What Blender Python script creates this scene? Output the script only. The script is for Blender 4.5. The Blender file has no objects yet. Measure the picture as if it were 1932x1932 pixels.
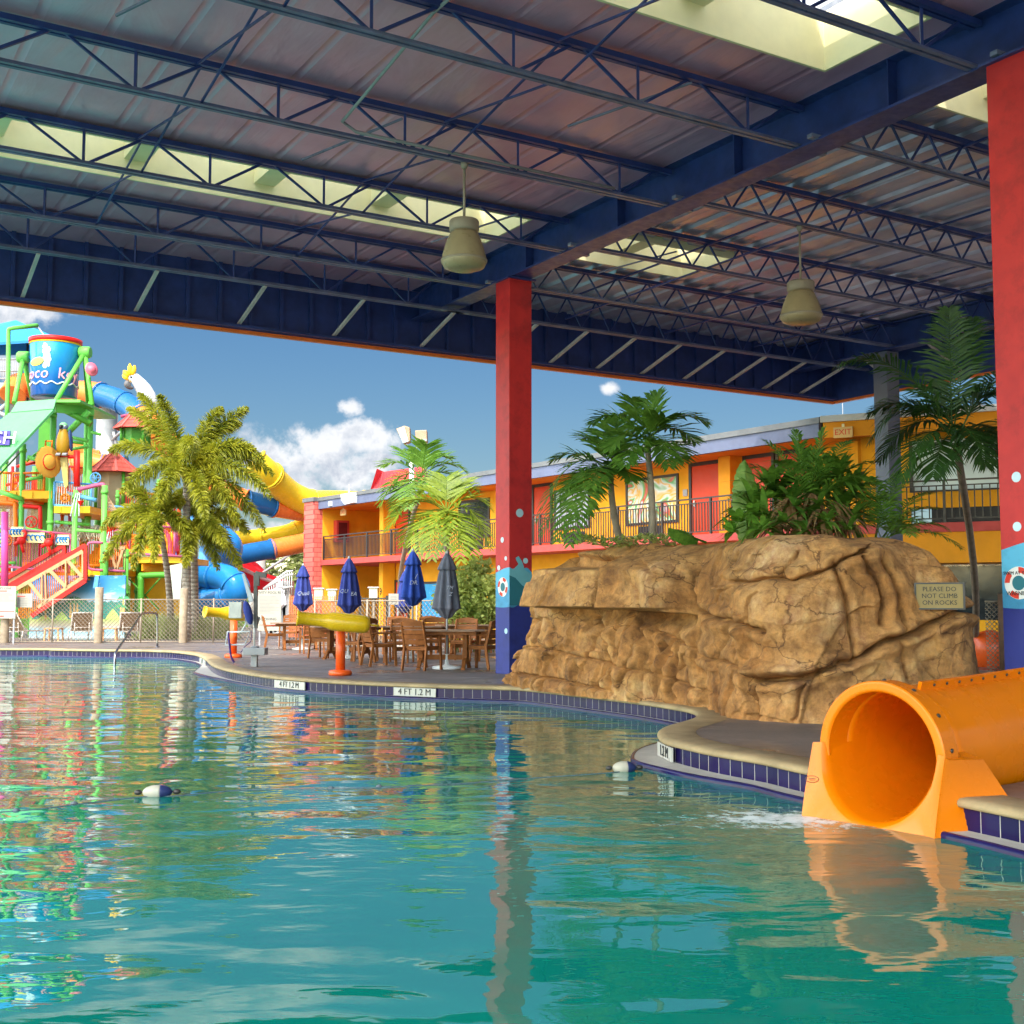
import bpy, bmesh, math, random
import numpy as np
from mathutils import Vector as V, Matrix, noise, geometry
from mathutils.bvhtree import BVHTree
random.seed(7)
R = math.radians
SC = bpy.context.scene
COL = SC.collection
# ---------------------------------------------------------------- camera model (metres; camera looks along +Y)
F, CX, CY, HOR, CAMZ = 2300.0, 966.0, 966.0, 1143.0, 1.19
TH = math.atan((HOR - CY) / F)
CT, ST = math.cos(TH), math.sin(TH)
Z = V((0, 0, 1))
WATER_Z = -0.225
def ray(x, y):
    u, v = (x - CX) / F, (CY - y) / F
    return V((u, CT - v * ST, ST + v * CT))
def at(x, y, Y):
    d = ray(x, y); k = Y / d.y
    return V((d.x * k, Y, CAMZ + d.z * k))
def gz(x, y, z=0.0):
    d = ray(x, y); k = (z - CAMZ) / d.z
    return V((d.x * k, d.y * k, z))
def onp(x, y, p, n):
    d = ray(x, y); o = V((0, 0, CAMZ))
    return o + d * ((p - o).dot(n) / d.dot(n))
def pxm(Y): return Y / F            # metres per picture unit at depth Y

# ---------------------------------------------------------------- mesh builder
class MB:
    def __init__(s): s.v = []; s.f = []; s.m = []; s.sm = []
    def add(s, vs, fs, mi=0, smooth=False):
        b = len(s.v); s.v.extend([V(p) for p in vs])
        for f in fs:
            s.f.append([b + i for i in f]); s.m.append(mi); s.sm.append(smooth)
    def box(s, c, size, ax=None, mi=0):
        c = V(c); X, Y, Zz = ax if ax else (V((1, 0, 0)), V((0, 1, 0)), Z)
        hx, hy, hz = size[0] / 2, size[1] / 2, size[2] / 2
        vs = [c + X * (i * hx) + Y * (j * hy) + Zz * (k * hz) for k in (-1, 1) for j in (-1, 1) for i in (-1, 1)]
        s.add(vs, [(0, 2, 3, 1), (4, 5, 7, 6), (0, 1, 5, 4), (2, 6, 7, 3), (0, 4, 6, 2), (1, 3, 7, 5)], mi)
        return s
    def bar(s, p, q, w, h=None, up=None, mi=0):
        p, q = V(p), V(q); h = h or w
        d = (q - p); L = d.length
        if L < 1e-6: return s
        d /= L; up = up or Z
        if abs(d.dot(up)) > .98: up = V((0, 1, 0)) if abs(d.y) < .9 else V((1, 0, 0))
        X = d.cross(up).normalized(); U = X.cross(d)
        return s.box((p + q) / 2, (w, L, h), (X, d, U), mi)
    def tube(s, pts, r, n=8, mi=0, cap=True, smooth=True, closed=False):
        pts = [V(p) for p in pts]; m = len(pts)
        rs = r if isinstance(r, (list, tuple)) else [r] * m
        b = len(s.v); U = None
        for i in range(m):
            if closed: t = pts[(i + 1) % m] - pts[i - 1]
            else: t = pts[min(i + 1, m - 1)] - pts[max(i - 1, 0)]
            t = t.normalized() if t.length > 1e-9 else Z
            if U is None:
                U = t.cross(Z)
                U = U.normalized() if U.length > 1e-3 else V((1, 0, 0))
            U = (U - t * U.dot(t)).normalized(); W = t.cross(U)
            for k in range(n):
                a = 2 * math.pi * k / n
                s.v.append(pts[i] + (U * math.cos(a) + W * math.sin(a)) * rs[i])
        for i in range(m if closed else m - 1):
            for k in range(n):
                a, c = b + i * n + k, b + i * n + (k + 1) % n
                i2 = (i + 1) % m
                s.f.append([a, c, b + i2 * n + (k + 1) % n, b + i2 * n + k]); s.m.append(mi); s.sm.append(smooth)
        if cap and not closed:
            s.f.append([b + k for k in range(n)][::-1]); s.m.append(mi); s.sm.append(False)
            s.f.append([b + (m - 1) * n + k for k in range(n)]); s.m.append(mi); s.sm.append(False)
        return s
    def lathe(s, c, prof, n=24, axis=None, mi=0, smooth=True, mod=None):
        c = V(c); A = (axis or Z).normalized()
        X = A.cross(V((0, 1, 0))) if abs(A.y) < .9 else A.cross(V((1, 0, 0)))
        X.normalize(); Y = A.cross(X); b = len(s.v)
        for (r, h) in prof:
            for k in range(n):
                a = 2 * math.pi * k / n
                rr = r * (mod(a, h) if mod else 1)
                s.v.append(c + A * h + (X * math.cos(a) + Y * math.sin(a)) * rr)
        for i in range(len(prof) - 1):
            for k in range(n):
                s.f.append([b + i * n + k, b + i * n + (k + 1) % n, b + (i + 1) * n + (k + 1) % n, b + (i + 1) * n + k])
                s.m.append(mi); s.sm.append(smooth)
        for i, rev in ((0, True), (len(prof) - 1, False)):
            if prof[i][0] > 1e-4:
                f = [b + i * n + k for k in range(n)]
                s.f.append(f[::-1] if rev else f); s.m.append(mi); s.sm.append(False)
        return s
    def prism(s, poly, vec, mi=0):
        poly = [V(p) for p in poly]; n = len(poly); vec = V(vec)
        vs = poly + [p + vec for p in poly]
        fs = [list(range(n))[::-1], list(range(n, 2 * n))] + [[i, (i + 1) % n, n + (i + 1) % n, n + i] for i in range(n)]
        s.add(vs, fs, mi); return s
    def quad(s, a, b, c, d, mi=0): s.add([a, b, c, d], [(0, 1, 2, 3)], mi); return s
    def ell(s, c, rad, ax=None, n=16, m=10, mi=0, fn=None):
        c = V(c); X, Y, W = ax if ax else (V((1, 0, 0)), V((0, 1, 0)), Z)
        vs = []; fs = []
        for j in range(m + 1):
            ph = math.pi * j / m - math.pi / 2
            for k in range(n):
                a = 2 * math.pi * k / n
                d = V((math.cos(a) * math.cos(ph), math.sin(a) * math.cos(ph), math.sin(ph)))
                q = fn(d) if fn else 1
                vs.append(c + (X * (d.x * rad[0]) + Y * (d.y * rad[1]) + W * (d.z * rad[2])) * q)
        for j in range(m):
            for k in range(n):
                fs.append((j * n + k, j * n + (k + 1) % n, (j + 1) * n + (k + 1) % n, (j + 1) * n + k))
        s.add(vs, fs, mi, True); return s
    def build(s, name, mats, parent=None, origin=None, bevel=0, label=None):
        o_w = ORG.get(parent.name, V((0, 0, 0))) if parent else V(origin or (0, 0, 0))
        me = bpy.data.meshes.new(name)
        me.from_pydata([tuple(p - o_w) for p in s.v], [], s.f)
        for m in (mats if isinstance(mats, (list, tuple)) else [mats]): me.materials.append(m)
        me.polygons.foreach_set('material_index', s.m)
        me.polygons.foreach_set('use_smooth', s.sm)
        me.update()
        o = bpy.data.objects.new(name, me); COL.objects.link(o)
        if parent: o.parent = parent
        else: o.location = o_w
        ORG[o.name] = o_w
        if bevel:
            b = o.modifiers.new('bevel', 'BEVEL'); b.width = bevel; b.segments = 2; b.limit_method = 'ANGLE'; b.angle_limit = R(40)
        if label: o['label'] = label
        return o
ORG = {}
def tag(o, label, cat, group=None):
    o['label'] = label; o['category'] = cat
    if group: o['group'] = group
    return o
def thing(name, label, cat, loc=(0, 0, 0), group=None):
    o = bpy.data.objects.new(name, None); COL.objects.link(o)
    o.location = loc; o.empty_display_size = .2
    ORG[o.name] = V(loc)
    return tag(o, label, cat, group)
def one(mb, name, mats, label, cat, group=None, origin=None, bevel=0):
    if origin is None:
        k = mb.v; origin = V((sum(p.x for p in k) / len(k), sum(p.y for p in k) / len(k), min(p.z for p in k)))
    return tag(mb.build(name, mats, origin=origin, bevel=bevel), label, cat, group)
def struct(o): o['kind'] = 'structure'; return o
KIDS = {}
def copy_tree(root, loc, rz, label, group=None):
    r = root.copy(); COL.objects.link(r); r.location = loc; r.rotation_euler = (0, 0, rz); r['label'] = label
    if group: r['group'] = group
    ORG[r.name] = V(loc)
    def rec(src, dst):
        for ch in [c for c in COL.objects if c.parent == src]:
            c = ch.copy(); COL.objects.link(c); c.parent = dst; rec(ch, c)
    rec(root, r)
    return r
def text_mesh(body, size, pos, right, up, mat, name, parent, depth=.004, align='CENTER', shear=0):
    cu = bpy.data.curves.new('t', 'FONT'); cu.body = body; cu.size = size; cu.extrude = depth
    cu.align_x = align; cu.align_y = 'CENTER'; cu.resolution_u = 2; cu.shear = shear
    ob = bpy.data.objects.new('t', cu); COL.objects.link(ob)
    bpy.context.view_layer.update()
    me = bpy.data.meshes.new_from_object(ob.evaluated_get(bpy.context.evaluated_depsgraph_get()))
    bpy.data.objects.remove(ob)
    right = V(right).normalized(); n = right.cross(V(up)).normalized(); upv = n.cross(right)
    M = Matrix((right, upv, n)).transposed().to_4x4(); M.translation = V(pos) - ORG.get(parent.name, V((0, 0, 0)))
    me.transform(M); me.materials.clear(); me.materials.append(mat)
    for p in me.polygons: p.material_index = 0
    o = bpy.data.objects.new(name, me); COL.objects.link(o); o.parent = parent; ORG[o.name] = ORG.get(parent.name, V((0, 0, 0)))
    return o
def catmull(pts, n=8, closed=False):
    pts = [V(p) for p in pts]; out = []
    m = len(pts)
    for i in range(m if closed else m - 1):
        if closed: p0, p1, p2, p3 = pts[i - 1], pts[i], pts[(i + 1) % m], pts[(i + 2) % m]
        else: p0, p1, p2, p3 = pts[max(i - 1, 0)], pts[i], pts[i + 1], pts[min(i + 2, m - 1)]
        for k in range(n):
            t = k / n
            out.append(.5 * ((2 * p1) + (p2 - p0) * t + (2 * p0 - 5 * p1 + 4 * p2 - p3) * t * t + (3 * p1 - p0 - 3 * p2 + p3) * t ** 3))
    if not closed: out.append(pts[-1])
    return out

# ---------------------------------------------------------------- materials
MATS = {}
def nt(name):
    m = bpy.data.materials.new(name); m.use_nodes = True
    t = m.node_tree; t.nodes.clear()
    o = t.nodes.new('ShaderNodeOutputMaterial'); b = t.nodes.new('ShaderNodeBsdfPrincipled')
    t.links.new(b.outputs[0], o.inputs[0])
    return m, t, b, o
def ramp(t, fac, stops):
    r = t.nodes.new('ShaderNodeValToRGB')
    e = r.color_ramp.elements
    while len(e) < len(stops): e.new(.5)
    for el, (p, c) in zip(e, stops):
        el.position = p; el.color = (*c, 1) if len(c) == 3 else c
    t.links.new(fac, r.inputs[0]); return r.outputs[0]
def noi(t, scale, detail=3, rough=.55, vec=None, dist=0):
    n = t.nodes.new('ShaderNodeTexNoise'); n.inputs['Scale'].default_value = scale; n.inputs['Detail'].default_value = detail
    n.inputs['Roughness'].default_value = rough; n.inputs['Distortion'].default_value = dist
    if vec is None:
        c = t.nodes.new('ShaderNodeTexCoord'); vec = c.outputs['Object']
    t.links.new(vec, n.inputs['Vector']); return n
def mix(t, fac, a, b, mode='MIX'):
    m = t.nodes.new('ShaderNodeMixRGB'); m.blend_type = mode
    for sock, val in ((0, fac), (1, a), (2, b)):
        if isinstance(val, (int, float)): m.inputs[sock].default_value = val
        elif isinstance(val, tuple): m.inputs[sock].default_value = (*val, 1)
        else: t.links.new(val, m.inputs[sock])
    return m.outputs[0]
def bump(t, b, h, strength=.3, dist=.02):
    n = t.nodes.new('ShaderNodeBump'); n.inputs['Strength'].default_value = strength; n.inputs['Distance'].default_value = dist
    t.links.new(h, n.inputs['Height']); t.links.new(n.outputs[0], b.inputs['Normal'])
    return n
def pm(name, col, rough=.55, metal=0, var=.14, scale=2.5, bmp=.1, bscale=30, coat=0, dirt=0, spec=.4):
    if name in MATS: return MATS[name]
    m, t, b, o = nt(name)
    n = noi(t, scale, 5, .6)
    lo = tuple(c * (1 - var) for c in col); hi = tuple(min(1, c * (1 + var)) for c in col)
    c = ramp(t, n.outputs['Fac'], [(.3, lo), (.7, hi)])
    if dirt:
        g = noi(t, scale * .6, 8, .7)
        d = ramp(t, g.outputs['Fac'], [(.5, (1, 1, 1)), (.75, (1 - dirt, 1 - dirt, 1 - dirt))])
        c = mix(t, 1.0, c, d, 'MULTIPLY')
    t.links.new(c, b.inputs['Base Color'])
    b.inputs['Metallic'].default_value = metal
    r = ramp(t, noi(t, scale * 3, 4).outputs['Fac'], [(.3, (max(rough - .1, .02),) * 3), (.7, (min(rough + .1, 1),) * 3)])
    t.links.new(r, b.inputs['Roughness'])
    b.inputs['Coat Weight'].default_value = coat; b.inputs['Specular IOR Level'].default_value = spec
    if bmp: bump(t, b, noi(t, bscale, 4).outputs['Fac'], bmp, .01)
    MATS[name] = m; return m
def leafm(name, a, c, trans=.35, rough=.45, scale=1.2):
    m, t, b, o = nt(name)
    n = noi(t, scale, 3, .6); n2 = noi(t, scale * 14, 2)
    f = mix(t, .4, n.outputs['Fac'], n2.outputs['Fac'])
    colr = ramp(t, f, [(.34, a), (.62, c)])
    t.links.new(colr, b.inputs['Base Color']); b.inputs['Roughness'].default_value = rough
    b.inputs['Specular IOR Level'].default_value = .35
    tr = t.nodes.new('ShaderNodeBsdfTranslucent'); t.links.new(colr, tr.inputs[0])
    ms = t.nodes.new('ShaderNodeMixShader'); ms.inputs[0].default_value = trans
    t.links.new(b.outputs[0], ms.inputs[1]); t.links.new(tr.outputs[0], ms.inputs[2]); t.links.new(ms.outputs[0], o.inputs[0])
    MATS[name] = m; return m
def paint(n, c, **k):
    k.setdefault('rough', .4); k.setdefault('spec', .22); k.setdefault('var', .08); k.setdefault('bmp', .03); k.setdefault('dirt', .12)
    return pm(n, c, **k)

red_col = None
navy = pm('navy_steel', (.022, .042, .17), .42, 0, .25, 3, .08, dirt=.2)
navy_lt = pm('steel_blue_paint', (.16, .18, .27), .35, 0, .25, 3, .08, dirt=.2)
orange_trim = paint('orange_trim_paint', (.75, .16, .03))
lime = paint('lime_green_paint', (.13, .46, .07))
lime_d = paint('deep_green_paint', (.07, .27, .025))
mint = paint('mint_roof_paint', (.12, .43, .15))
yel = paint('yellow_paint', (.74, .38, .010))
yel2 = paint('yellow_flume', (.80, .52, .02), rough=.25)
ora = paint('orange_paint', (.74, .15, .008))
ora2 = paint('orange_flume', (.78, .19, .035), rough=.25)
blu = paint('blue_flume', (.015, .11, .29), rough=.2)
sky_b = paint('sky_blue_flume', (.02, .22, .58), rough=.18)
blu_r = paint('blue_rail_paint', (.10, .32, .62))
redp = paint('bright_red_paint', (.62, .015, .010))
pink = paint('pink_paint', (.66, .07, .25))
rose = paint('rose_rail_paint', (.42, .085, .17))
whitep = paint('white_paint', (.62, .62, .60))
creamp = pm('cream_paint', (.78, .70, .42), .6, 0, .06)
greyp = pm('grey_paint', (.30, .30, .31), .5, 0, .15, dirt=.2)
concr = pm('grey_concrete', (.42, .41, .39), .8, 0, .2, 1.5, .3, dirt=.3)
steel = pm('brushed_steel', (.45, .46, .48), .25, 1, .12)
dkmet = pm('dark_bronze_metal', (.035, .028, .025), .4, 0, .2)
black = pm('black_plastic', (.015, .015, .017), .5, 0, .2)
wood = pm('resin_wood', (.24, .080, .020), .6, 0, .28, 6, .15, 60, dirt=.2, spec=.2)
wood_t = pm('table_top_wood', (.26, .145, .085), .45, 0, .22, 5, .1, dirt=.2)
postw = pm('weathered_post', (.33, .25, .17), .85, 0, .3, 5, .5, 25, dirt=.3)
tanw = pm('tan_timber', (.42, .24, .11), .7, 0, .2, 5)
hot_y = pm('hotel_yellow_wall', (.78, .345, .008), .8, 0, .10, 1.2, .15, 60, dirt=.12)
hot_o = pm('hotel_orange_wall', (.72, .27, .008), .8, 0, .10, 1.2, .15, 60, dirt=.12)
salmon = pm('salmon_band', (.46, .06, .05), .75, 0, .12)
fasc = pm('fascia_blue_grey', (.115, .13, .20), .7, 0, .1, dirt=.15)
capm = pm('roof_cap_grey', (.13, .13, .13), .5, 0, .2)
doorm = pm('door_vermilion', (.58, .045, .008), .5, 0, .06)
glassd = pm('dark_window_glass', (.02, .025, .03), .06, 0, .3)
navycloth = pm('navy_umbrella_cloth', (.022, .035, .19), .85, 0, .2, 6, .3, 80)
greycloth = pm('grey_umbrella_cloth', (.10, .105, .14), .85, 0, .2, 6, .3, 80)
whitecloth = pm('white_umbrella_cloth', (.75, .75, .78), .85, 0, .1)
slide_m = pm('golden_slide_gelcoat', (.72, .172, .001), .26, 0, .06, 1.5, .02, 10, coat=.05, spec=.25)
can_y = pm('cannon_yellow', (.66, .40, .010), .25, 0, .06)
can_o = pm('cannon_orange', (.80, .10, .012), .3, 0, .08)
tile_w = pm('plaque_white', (.44, .42, .38), .3, 0, .06)
inkm = pm('black_ink', (.02, .02, .02), .6, 0, .1)
# ---------------------------------------------------------------- world, sun, camera
def setup_world():
    w = bpy.data.worlds.new('World'); SC.world = w; w.use_nodes = True
    t = w.node_tree; t.nodes.clear()
    out = t.nodes.new('ShaderNodeOutputWorld'); bg = t.nodes.new('ShaderNodeBackground')
    sky = t.nodes.new('ShaderNodeTexSky'); sky.sky_type = 'NISHITA'; sky.sun_disc = False
    sky.sun_elevation = R(SUN_EL); sky.sun_rotation = R(180 + 5); sky.altitude = 0
    sky.air_density = 1.3; sky.dust_density = .25; sky.ozone_density = 3.0
    tc = t.nodes.new('ShaderNodeTexCoord'); vec = tc.outputs['Generated']
    n1 = noi(t, 20, 9, .62, vec, .2); n2 = noi(t, 16, 6, .6, vec); 
    def math_(op, a, b=None):
        m = t.nodes.new('ShaderNodeMath'); m.operation = op
        for i, v in enumerate((a, b)):
            if v is None: continue
            if isinstance(v, (int, float)): m.inputs[i].default_value = v
            else: t.links.new(v, m.inputs[i])
        return m.outputs[0]
    acc = None
    for (x, y, r, s) in SKY_BLOBS:
        d = ray(x, y).normalized()
        mp = t.nodes.new('ShaderNodeMapping'); mp.inputs['Scale'].default_value = (1, 1, 1.0 / s)
        mp2 = V((d.x, d.y, d.z / s))
        t.links.new(vec, mp.inputs[0])
        dn = t.nodes.new('ShaderNodeVectorMath'); dn.operation = 'DISTANCE'; dn.inputs[1].default_value = mp2
        t.links.new(mp.outputs[0], dn.inputs[0])
        mr = t.nodes.new('ShaderNodeMapRange'); mr.inputs[1].default_value = 0; mr.inputs[2].default_value = 1.45 * r / F
        mr.inputs[3].default_value = .66; mr.inputs[4].default_value = -.12
        t.links.new(dn.outputs['Value'], mr.inputs[0])
        acc = mr.outputs[0] if acc is None else math_('MAXIMUM', acc, mr.outputs[0])
    n3 = noi(t, 85, 6, .62, vec); n4 = noi(t, 5.5, 8, .6, vec)
    dens = math_('ADD', acc, math_('MULTIPLY', math_('SUBTRACT', n1.outputs['Fac'], .5), 1.7))
    dens = math_('ADD', dens, math_('MULTIPLY', math_('SUBTRACT', n3.outputs['Fac'], .5), .42))
    # a loose cover of far clouds over the rest of the sky (it lights the scene and shows in the water)
    sep = t.nodes.new('ShaderNodeSeparateXYZ'); t.links.new(vec, sep.inputs[0])
    hi = t.nodes.new('ShaderNodeMapRange'); hi.inputs[1].default_value = .20; hi.inputs[2].default_value = .29
    t.links.new(sep.outputs[2], hi.inputs[0])
    up = math_('MULTIPLY', math_('SUBTRACT', n4.outputs['Fac'], .37), 2.2)
    up = math_('MULTIPLY', up, hi.outputs[0])
    dens = math_('MAXIMUM', dens, up)
    mr = t.nodes.new('ShaderNodeMapRange'); mr.inputs[1].default_value = .16; mr.inputs[2].default_value = .52; mr.interpolation_type = 'SMOOTHSTEP'
    t.links.new(dens, mr.inputs[0])
    # cloud shading: offset noise gives lit tops and grey bases
    off = t.nodes.new('ShaderNodeVectorMath'); off.operation = 'ADD'; off.inputs[1].default_value = (0.003, 0, -.014); t.links.new(vec, off.inputs[0])
    nb = noi(t, 20, 9, .62, off.outputs[0], .2)
    sh = math_('ADD', math_('MULTIPLY', math_('SUBTRACT', nb.outputs['Fac'], n1.outputs['Fac']), 2.2), .62)
    shr = ramp(t, sh, [(.26, (.58, .63, .71)), (.66, (1.0, 1.0, 1.0))])
    k = t.nodes.new('ShaderNodeMixRGB'); k.blend_type = 'MULTIPLY'; k.inputs[0].default_value = 1; k.inputs[2].default_value = (*CLOUD, 1)
    t.links.new(shr, k.inputs[1])
    skc = t.nodes.new('ShaderNodeHueSaturation'); skc.inputs['Saturation'].default_value = 1.12; skc.inputs['Value'].default_value = 1.0
    t.links.new(sky.outputs[0], skc.inputs['Color'])
    # less glare low over the horizon ahead, unseen sky behind-left boosted as added fill
    hz = ramp(t, sep.outputs[2], [(0.0, (.165, .185, .21)), (.10, (.150, .182, .215)), (.22, (.140, .188, .232)), (.5, (.5, .5, .5))])
    sky1 = mix(t, 1.0, skc.outputs[0], hz, 'MULTIPLY')
    c = mix(t, mr.outputs[0], sky1, k.outputs[0])
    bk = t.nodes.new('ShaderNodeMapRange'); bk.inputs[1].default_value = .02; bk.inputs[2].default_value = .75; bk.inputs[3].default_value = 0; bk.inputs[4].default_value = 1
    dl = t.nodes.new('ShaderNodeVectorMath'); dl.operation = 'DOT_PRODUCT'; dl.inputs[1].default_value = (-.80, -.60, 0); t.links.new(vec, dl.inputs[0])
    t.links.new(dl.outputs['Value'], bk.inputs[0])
    wm = mix(t, bk.outputs[0], (1, 1, 1), (SKY_FILL * 1.0, SKY_FILL * .80, SKY_FILL * .58))
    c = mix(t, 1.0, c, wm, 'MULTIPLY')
    t.links.new(c, bg.inputs[0]); bg.inputs[1].default_value = SKY_STR
    t.links.new(bg.outputs[0], out.inputs[0])
SUN_EL = 53; SKY_STR = .15; CLOUD = (2.5, 2.55, 2.65); EXPO = 1.4; SUN_STR = 2.0; SKY_FILL = 16.0
SKY_BLOBS = [(600, 838, 95, .55), (520, 862, 95, .7), (690, 822, 80, .55), (668, 905, 105, .6), (655, 768, 40, .6), (540, 930, 120, .5), (700, 880, 60, .6), (20, 588, 95, .5),
             (440, 1000, 90, .4), (530, 1010, 90, .4), (10, 690, 60, .5), (1148, 732, 20, .7), (160, 880, 60, .5),
             (-150, 430, 200, .5), (140, 330, 190, .3), (470, 400, 150, .3), (800, 360, 190, .35), (1040, 300, 130, .3)]
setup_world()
sun = bpy.data.lights.new('sun', 'SUN'); sun.energy = SUN_STR; sun.angle = R(.5); sun.color = (1, .94, .84)
so = bpy.data.objects.new('sun', sun); COL.objects.link(so)
sd = V((.062, .763, 0)).normalized() * math.cos(R(SUN_EL)) + V((0, 0, -math.sin(R(SUN_EL))))
so.rotation_euler = sd.to_track_quat('-Z', 'Y').to_euler(); so.location = (0, -20, 40)
cam = bpy.data.cameras.new('camera'); cam.sensor_width = 36; cam.lens = 36 * F / 1932; cam.clip_end = 3000; cam.clip_start = .05
co = bpy.data.objects.new('camera', cam); COL.objects.link(co); co.location = (0, 0, CAMZ); co.rotation_euler = (math.pi / 2 + TH, 0, 0)
SC.camera = co
SC.view_settings.view_transform = 'Standard'; SC.view_settings.look = 'None'; SC.view_settings.exposure = EXPO; SC.view_settings.gamma = 1
SC.view_settings.use_curve_mapping = False
SC.cycles.use_denoising = True; SC.cycles.max_bounces = 8; SC.cycles.diffuse_bounces = 5; SC.cycles.glossy_bounces = 4
SC.cycles.transparent_max_bounces = 8; SC.cycles.caustics_reflective = True; SC.cycles.caustics_refractive = False
SC.cycles.sample_clamp_indirect = 6
# ---------------------------------------------------------------- special materials
def water_mat():
    m, t, b, o = nt('pool_water')
    tc = t.nodes.new('ShaderNodeTexCoord'); P = tc.outputs['Object']
    n0 = noi(t, .22, 3, .5, P)
    col = ramp(t, n0.outputs['Fac'], [(.35, (.001, .145, .110)), (.65, (.003, .215, .150))])
    # foam thrown by the slide
    c = t.nodes.new('ShaderNodeVectorMath'); c.operation = 'SUBTRACT'; c.inputs[1].default_value = (FOAM.x, FOAM.y, 0); t.links.new(P, c.inputs[0])
    mp = t.nodes.new('ShaderNodeMapping'); mp.vector_type = 'POINT'; mp.inputs['Rotation'].default_value = (0, 0, R(-12)); mp.inputs['Scale'].default_value = (.85, 1.5, 0)
    t.links.new(c.outputs[0], mp.inputs[0])
    ln = t.nodes.new('ShaderNodeVectorMath'); ln.operation = 'LENGTH'; t.links.new(mp.outputs[0], ln.inputs[0])
    fm = t.nodes.new('ShaderNodeMapRange'); fm.inputs[1].default_value = .05; fm.inputs[2].default_value = 1.5; fm.inputs[3].default_value = .30; fm.inputs[4].default_value = -.25
    t.links.new(ln.outputs['Value'], fm.inputs[0])
    nf = noi(t, 9, 8, .68, P, .4)
    ad = t.nodes.new('ShaderNodeMath'); ad.operation = 'ADD'; t.links.new(fm.outputs[0], ad.inputs[0]); t.links.new(nf.outputs['Fac'], ad.inputs[1])
    fk = t.nodes.new('ShaderNodeMapRange'); fk.inputs[1].default_value = .60; fk.inputs[2].default_value = .78; t.links.new(ad.outputs[0], fk.inputs[0])
    col = mix(t, fk.outputs[0], col, (.66, .74, .74))
    t.links.new(col, b.inputs['Base Color'])
    rr = t.nodes.new('ShaderNodeMapRange'); rr.inputs[3].default_value = .015; rr.inputs[4].default_value = .6; t.links.new(fk.outputs[0], rr.inputs[0])
    t.links.new(rr.outputs[0], b.inputs['Roughness'])
    b.inputs['IOR'].default_value = 1.70; b.inputs['Specular IOR Level'].default_value = .5
    # waves: long swell, ripple, chop (stronger near the slide)
    mpx = t.nodes.new('ShaderNodeMapping'); mpx.inputs['Scale'].default_value = (.55, 1, 1); t.links.new(P, mpx.inputs[0])
    a1 = noi(t, .9, 2, .5, mpx.outputs[0], .3); a2 = noi(t, 2.4, 3, .5, mpx.outputs[0], .4); a3 = noi(t, 11, 2, .5, mpx.outputs[0], .2)
    ch = t.nodes.new('ShaderNodeMapRange'); ch.inputs[1].default_value = .5; ch.inputs[2].default_value = 4.5; ch.inputs[3].default_value = .10; ch.inputs[4].default_value = .020
    t.links.new(ln.outputs['Value'], ch.inputs[0])
    def mul(a, k):
        x = t.nodes.new('ShaderNodeMath'); x.operation = 'MULTIPLY'; t.links.new(a, x.inputs[0])
        if isinstance(k, float): x.inputs[1].default_value = k
        else: t.links.new(k, x.inputs[1])
        return x.outputs[0]
    def add(a, c):
        x = t.nodes.new('ShaderNodeMath'); x.operation = 'ADD'; t.links.new(a, x.inputs[0]); t.links.new(c, x.inputs[1]); return x.outputs[0]
    h = add(add(mul(a1.outputs['Fac'], .16), mul(a2.outputs['Fac'], ch.outputs[0])), mul(a3.outputs['Fac'], mul(ch.outputs[0], .10)))
    bump(t, b, h, WAVE, 1.0)
    return m
WAVE = .30
def deck_mat():
    m, t, b, o = nt('deck_concrete')
    n = noi(t, .8, 8, .65); n2 = noi(t, 22, 6, .7)
    c = ramp(t, n.outputs['Fac'], [(.3, (.10, .082, .075)), (.7, (.20, .155, .135))])
    c = mix(t, .5, c, ramp(t, n2.outputs['Fac'], [(.3, (.25, .25, .25)), (.75, (.62, .62, .62))]), 'OVERLAY')
    t.links.new(c, b.inputs['Base Color'])
    w = noi(t, .55, 4, .6)
    t.links.new(ramp(t, w.outputs['Fac'], [(.45, (.62,) * 3), (.62, (.22,) * 3)]), b.inputs['Roughness'])
    bump(t, b, n2.outputs['Fac'], .35, .008)
    return m
def tile_mat():
    m, t, b, o = nt('navy_pool_tile')
    uv = t.nodes.new('ShaderNodeUVMap'); uv.uv_map = 'UVMap'
    br = t.nodes.new('ShaderNodeTexBrick'); br.offset = 0; br.inputs['Scale'].default_value = 1
    br.inputs['Brick Width'].default_value = .152; br.inputs['Row Height'].default_value = .30; br.inputs['Mortar Size'].default_value = .0035
    br.inputs['Color1'].default_value = (.008, .005, .040, 1); br.inputs['Color2'].default_value = (.016, .009, .060, 1); br.inputs['Mortar'].default_value = (.33, .31, .28, 1)
    t.links.new(uv.outputs[0], br.inputs['Vector'])
    t.links.new(br.outputs['Color'], b.inputs['Base Color'])
    b.inputs['Specular IOR Level'].default_value = .18
    t.links.new(ramp(t, br.outputs['Fac'], [(0, (.22,) * 3), (1, (.8,) * 3)]), b.inputs['Roughness'])
    return m
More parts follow.
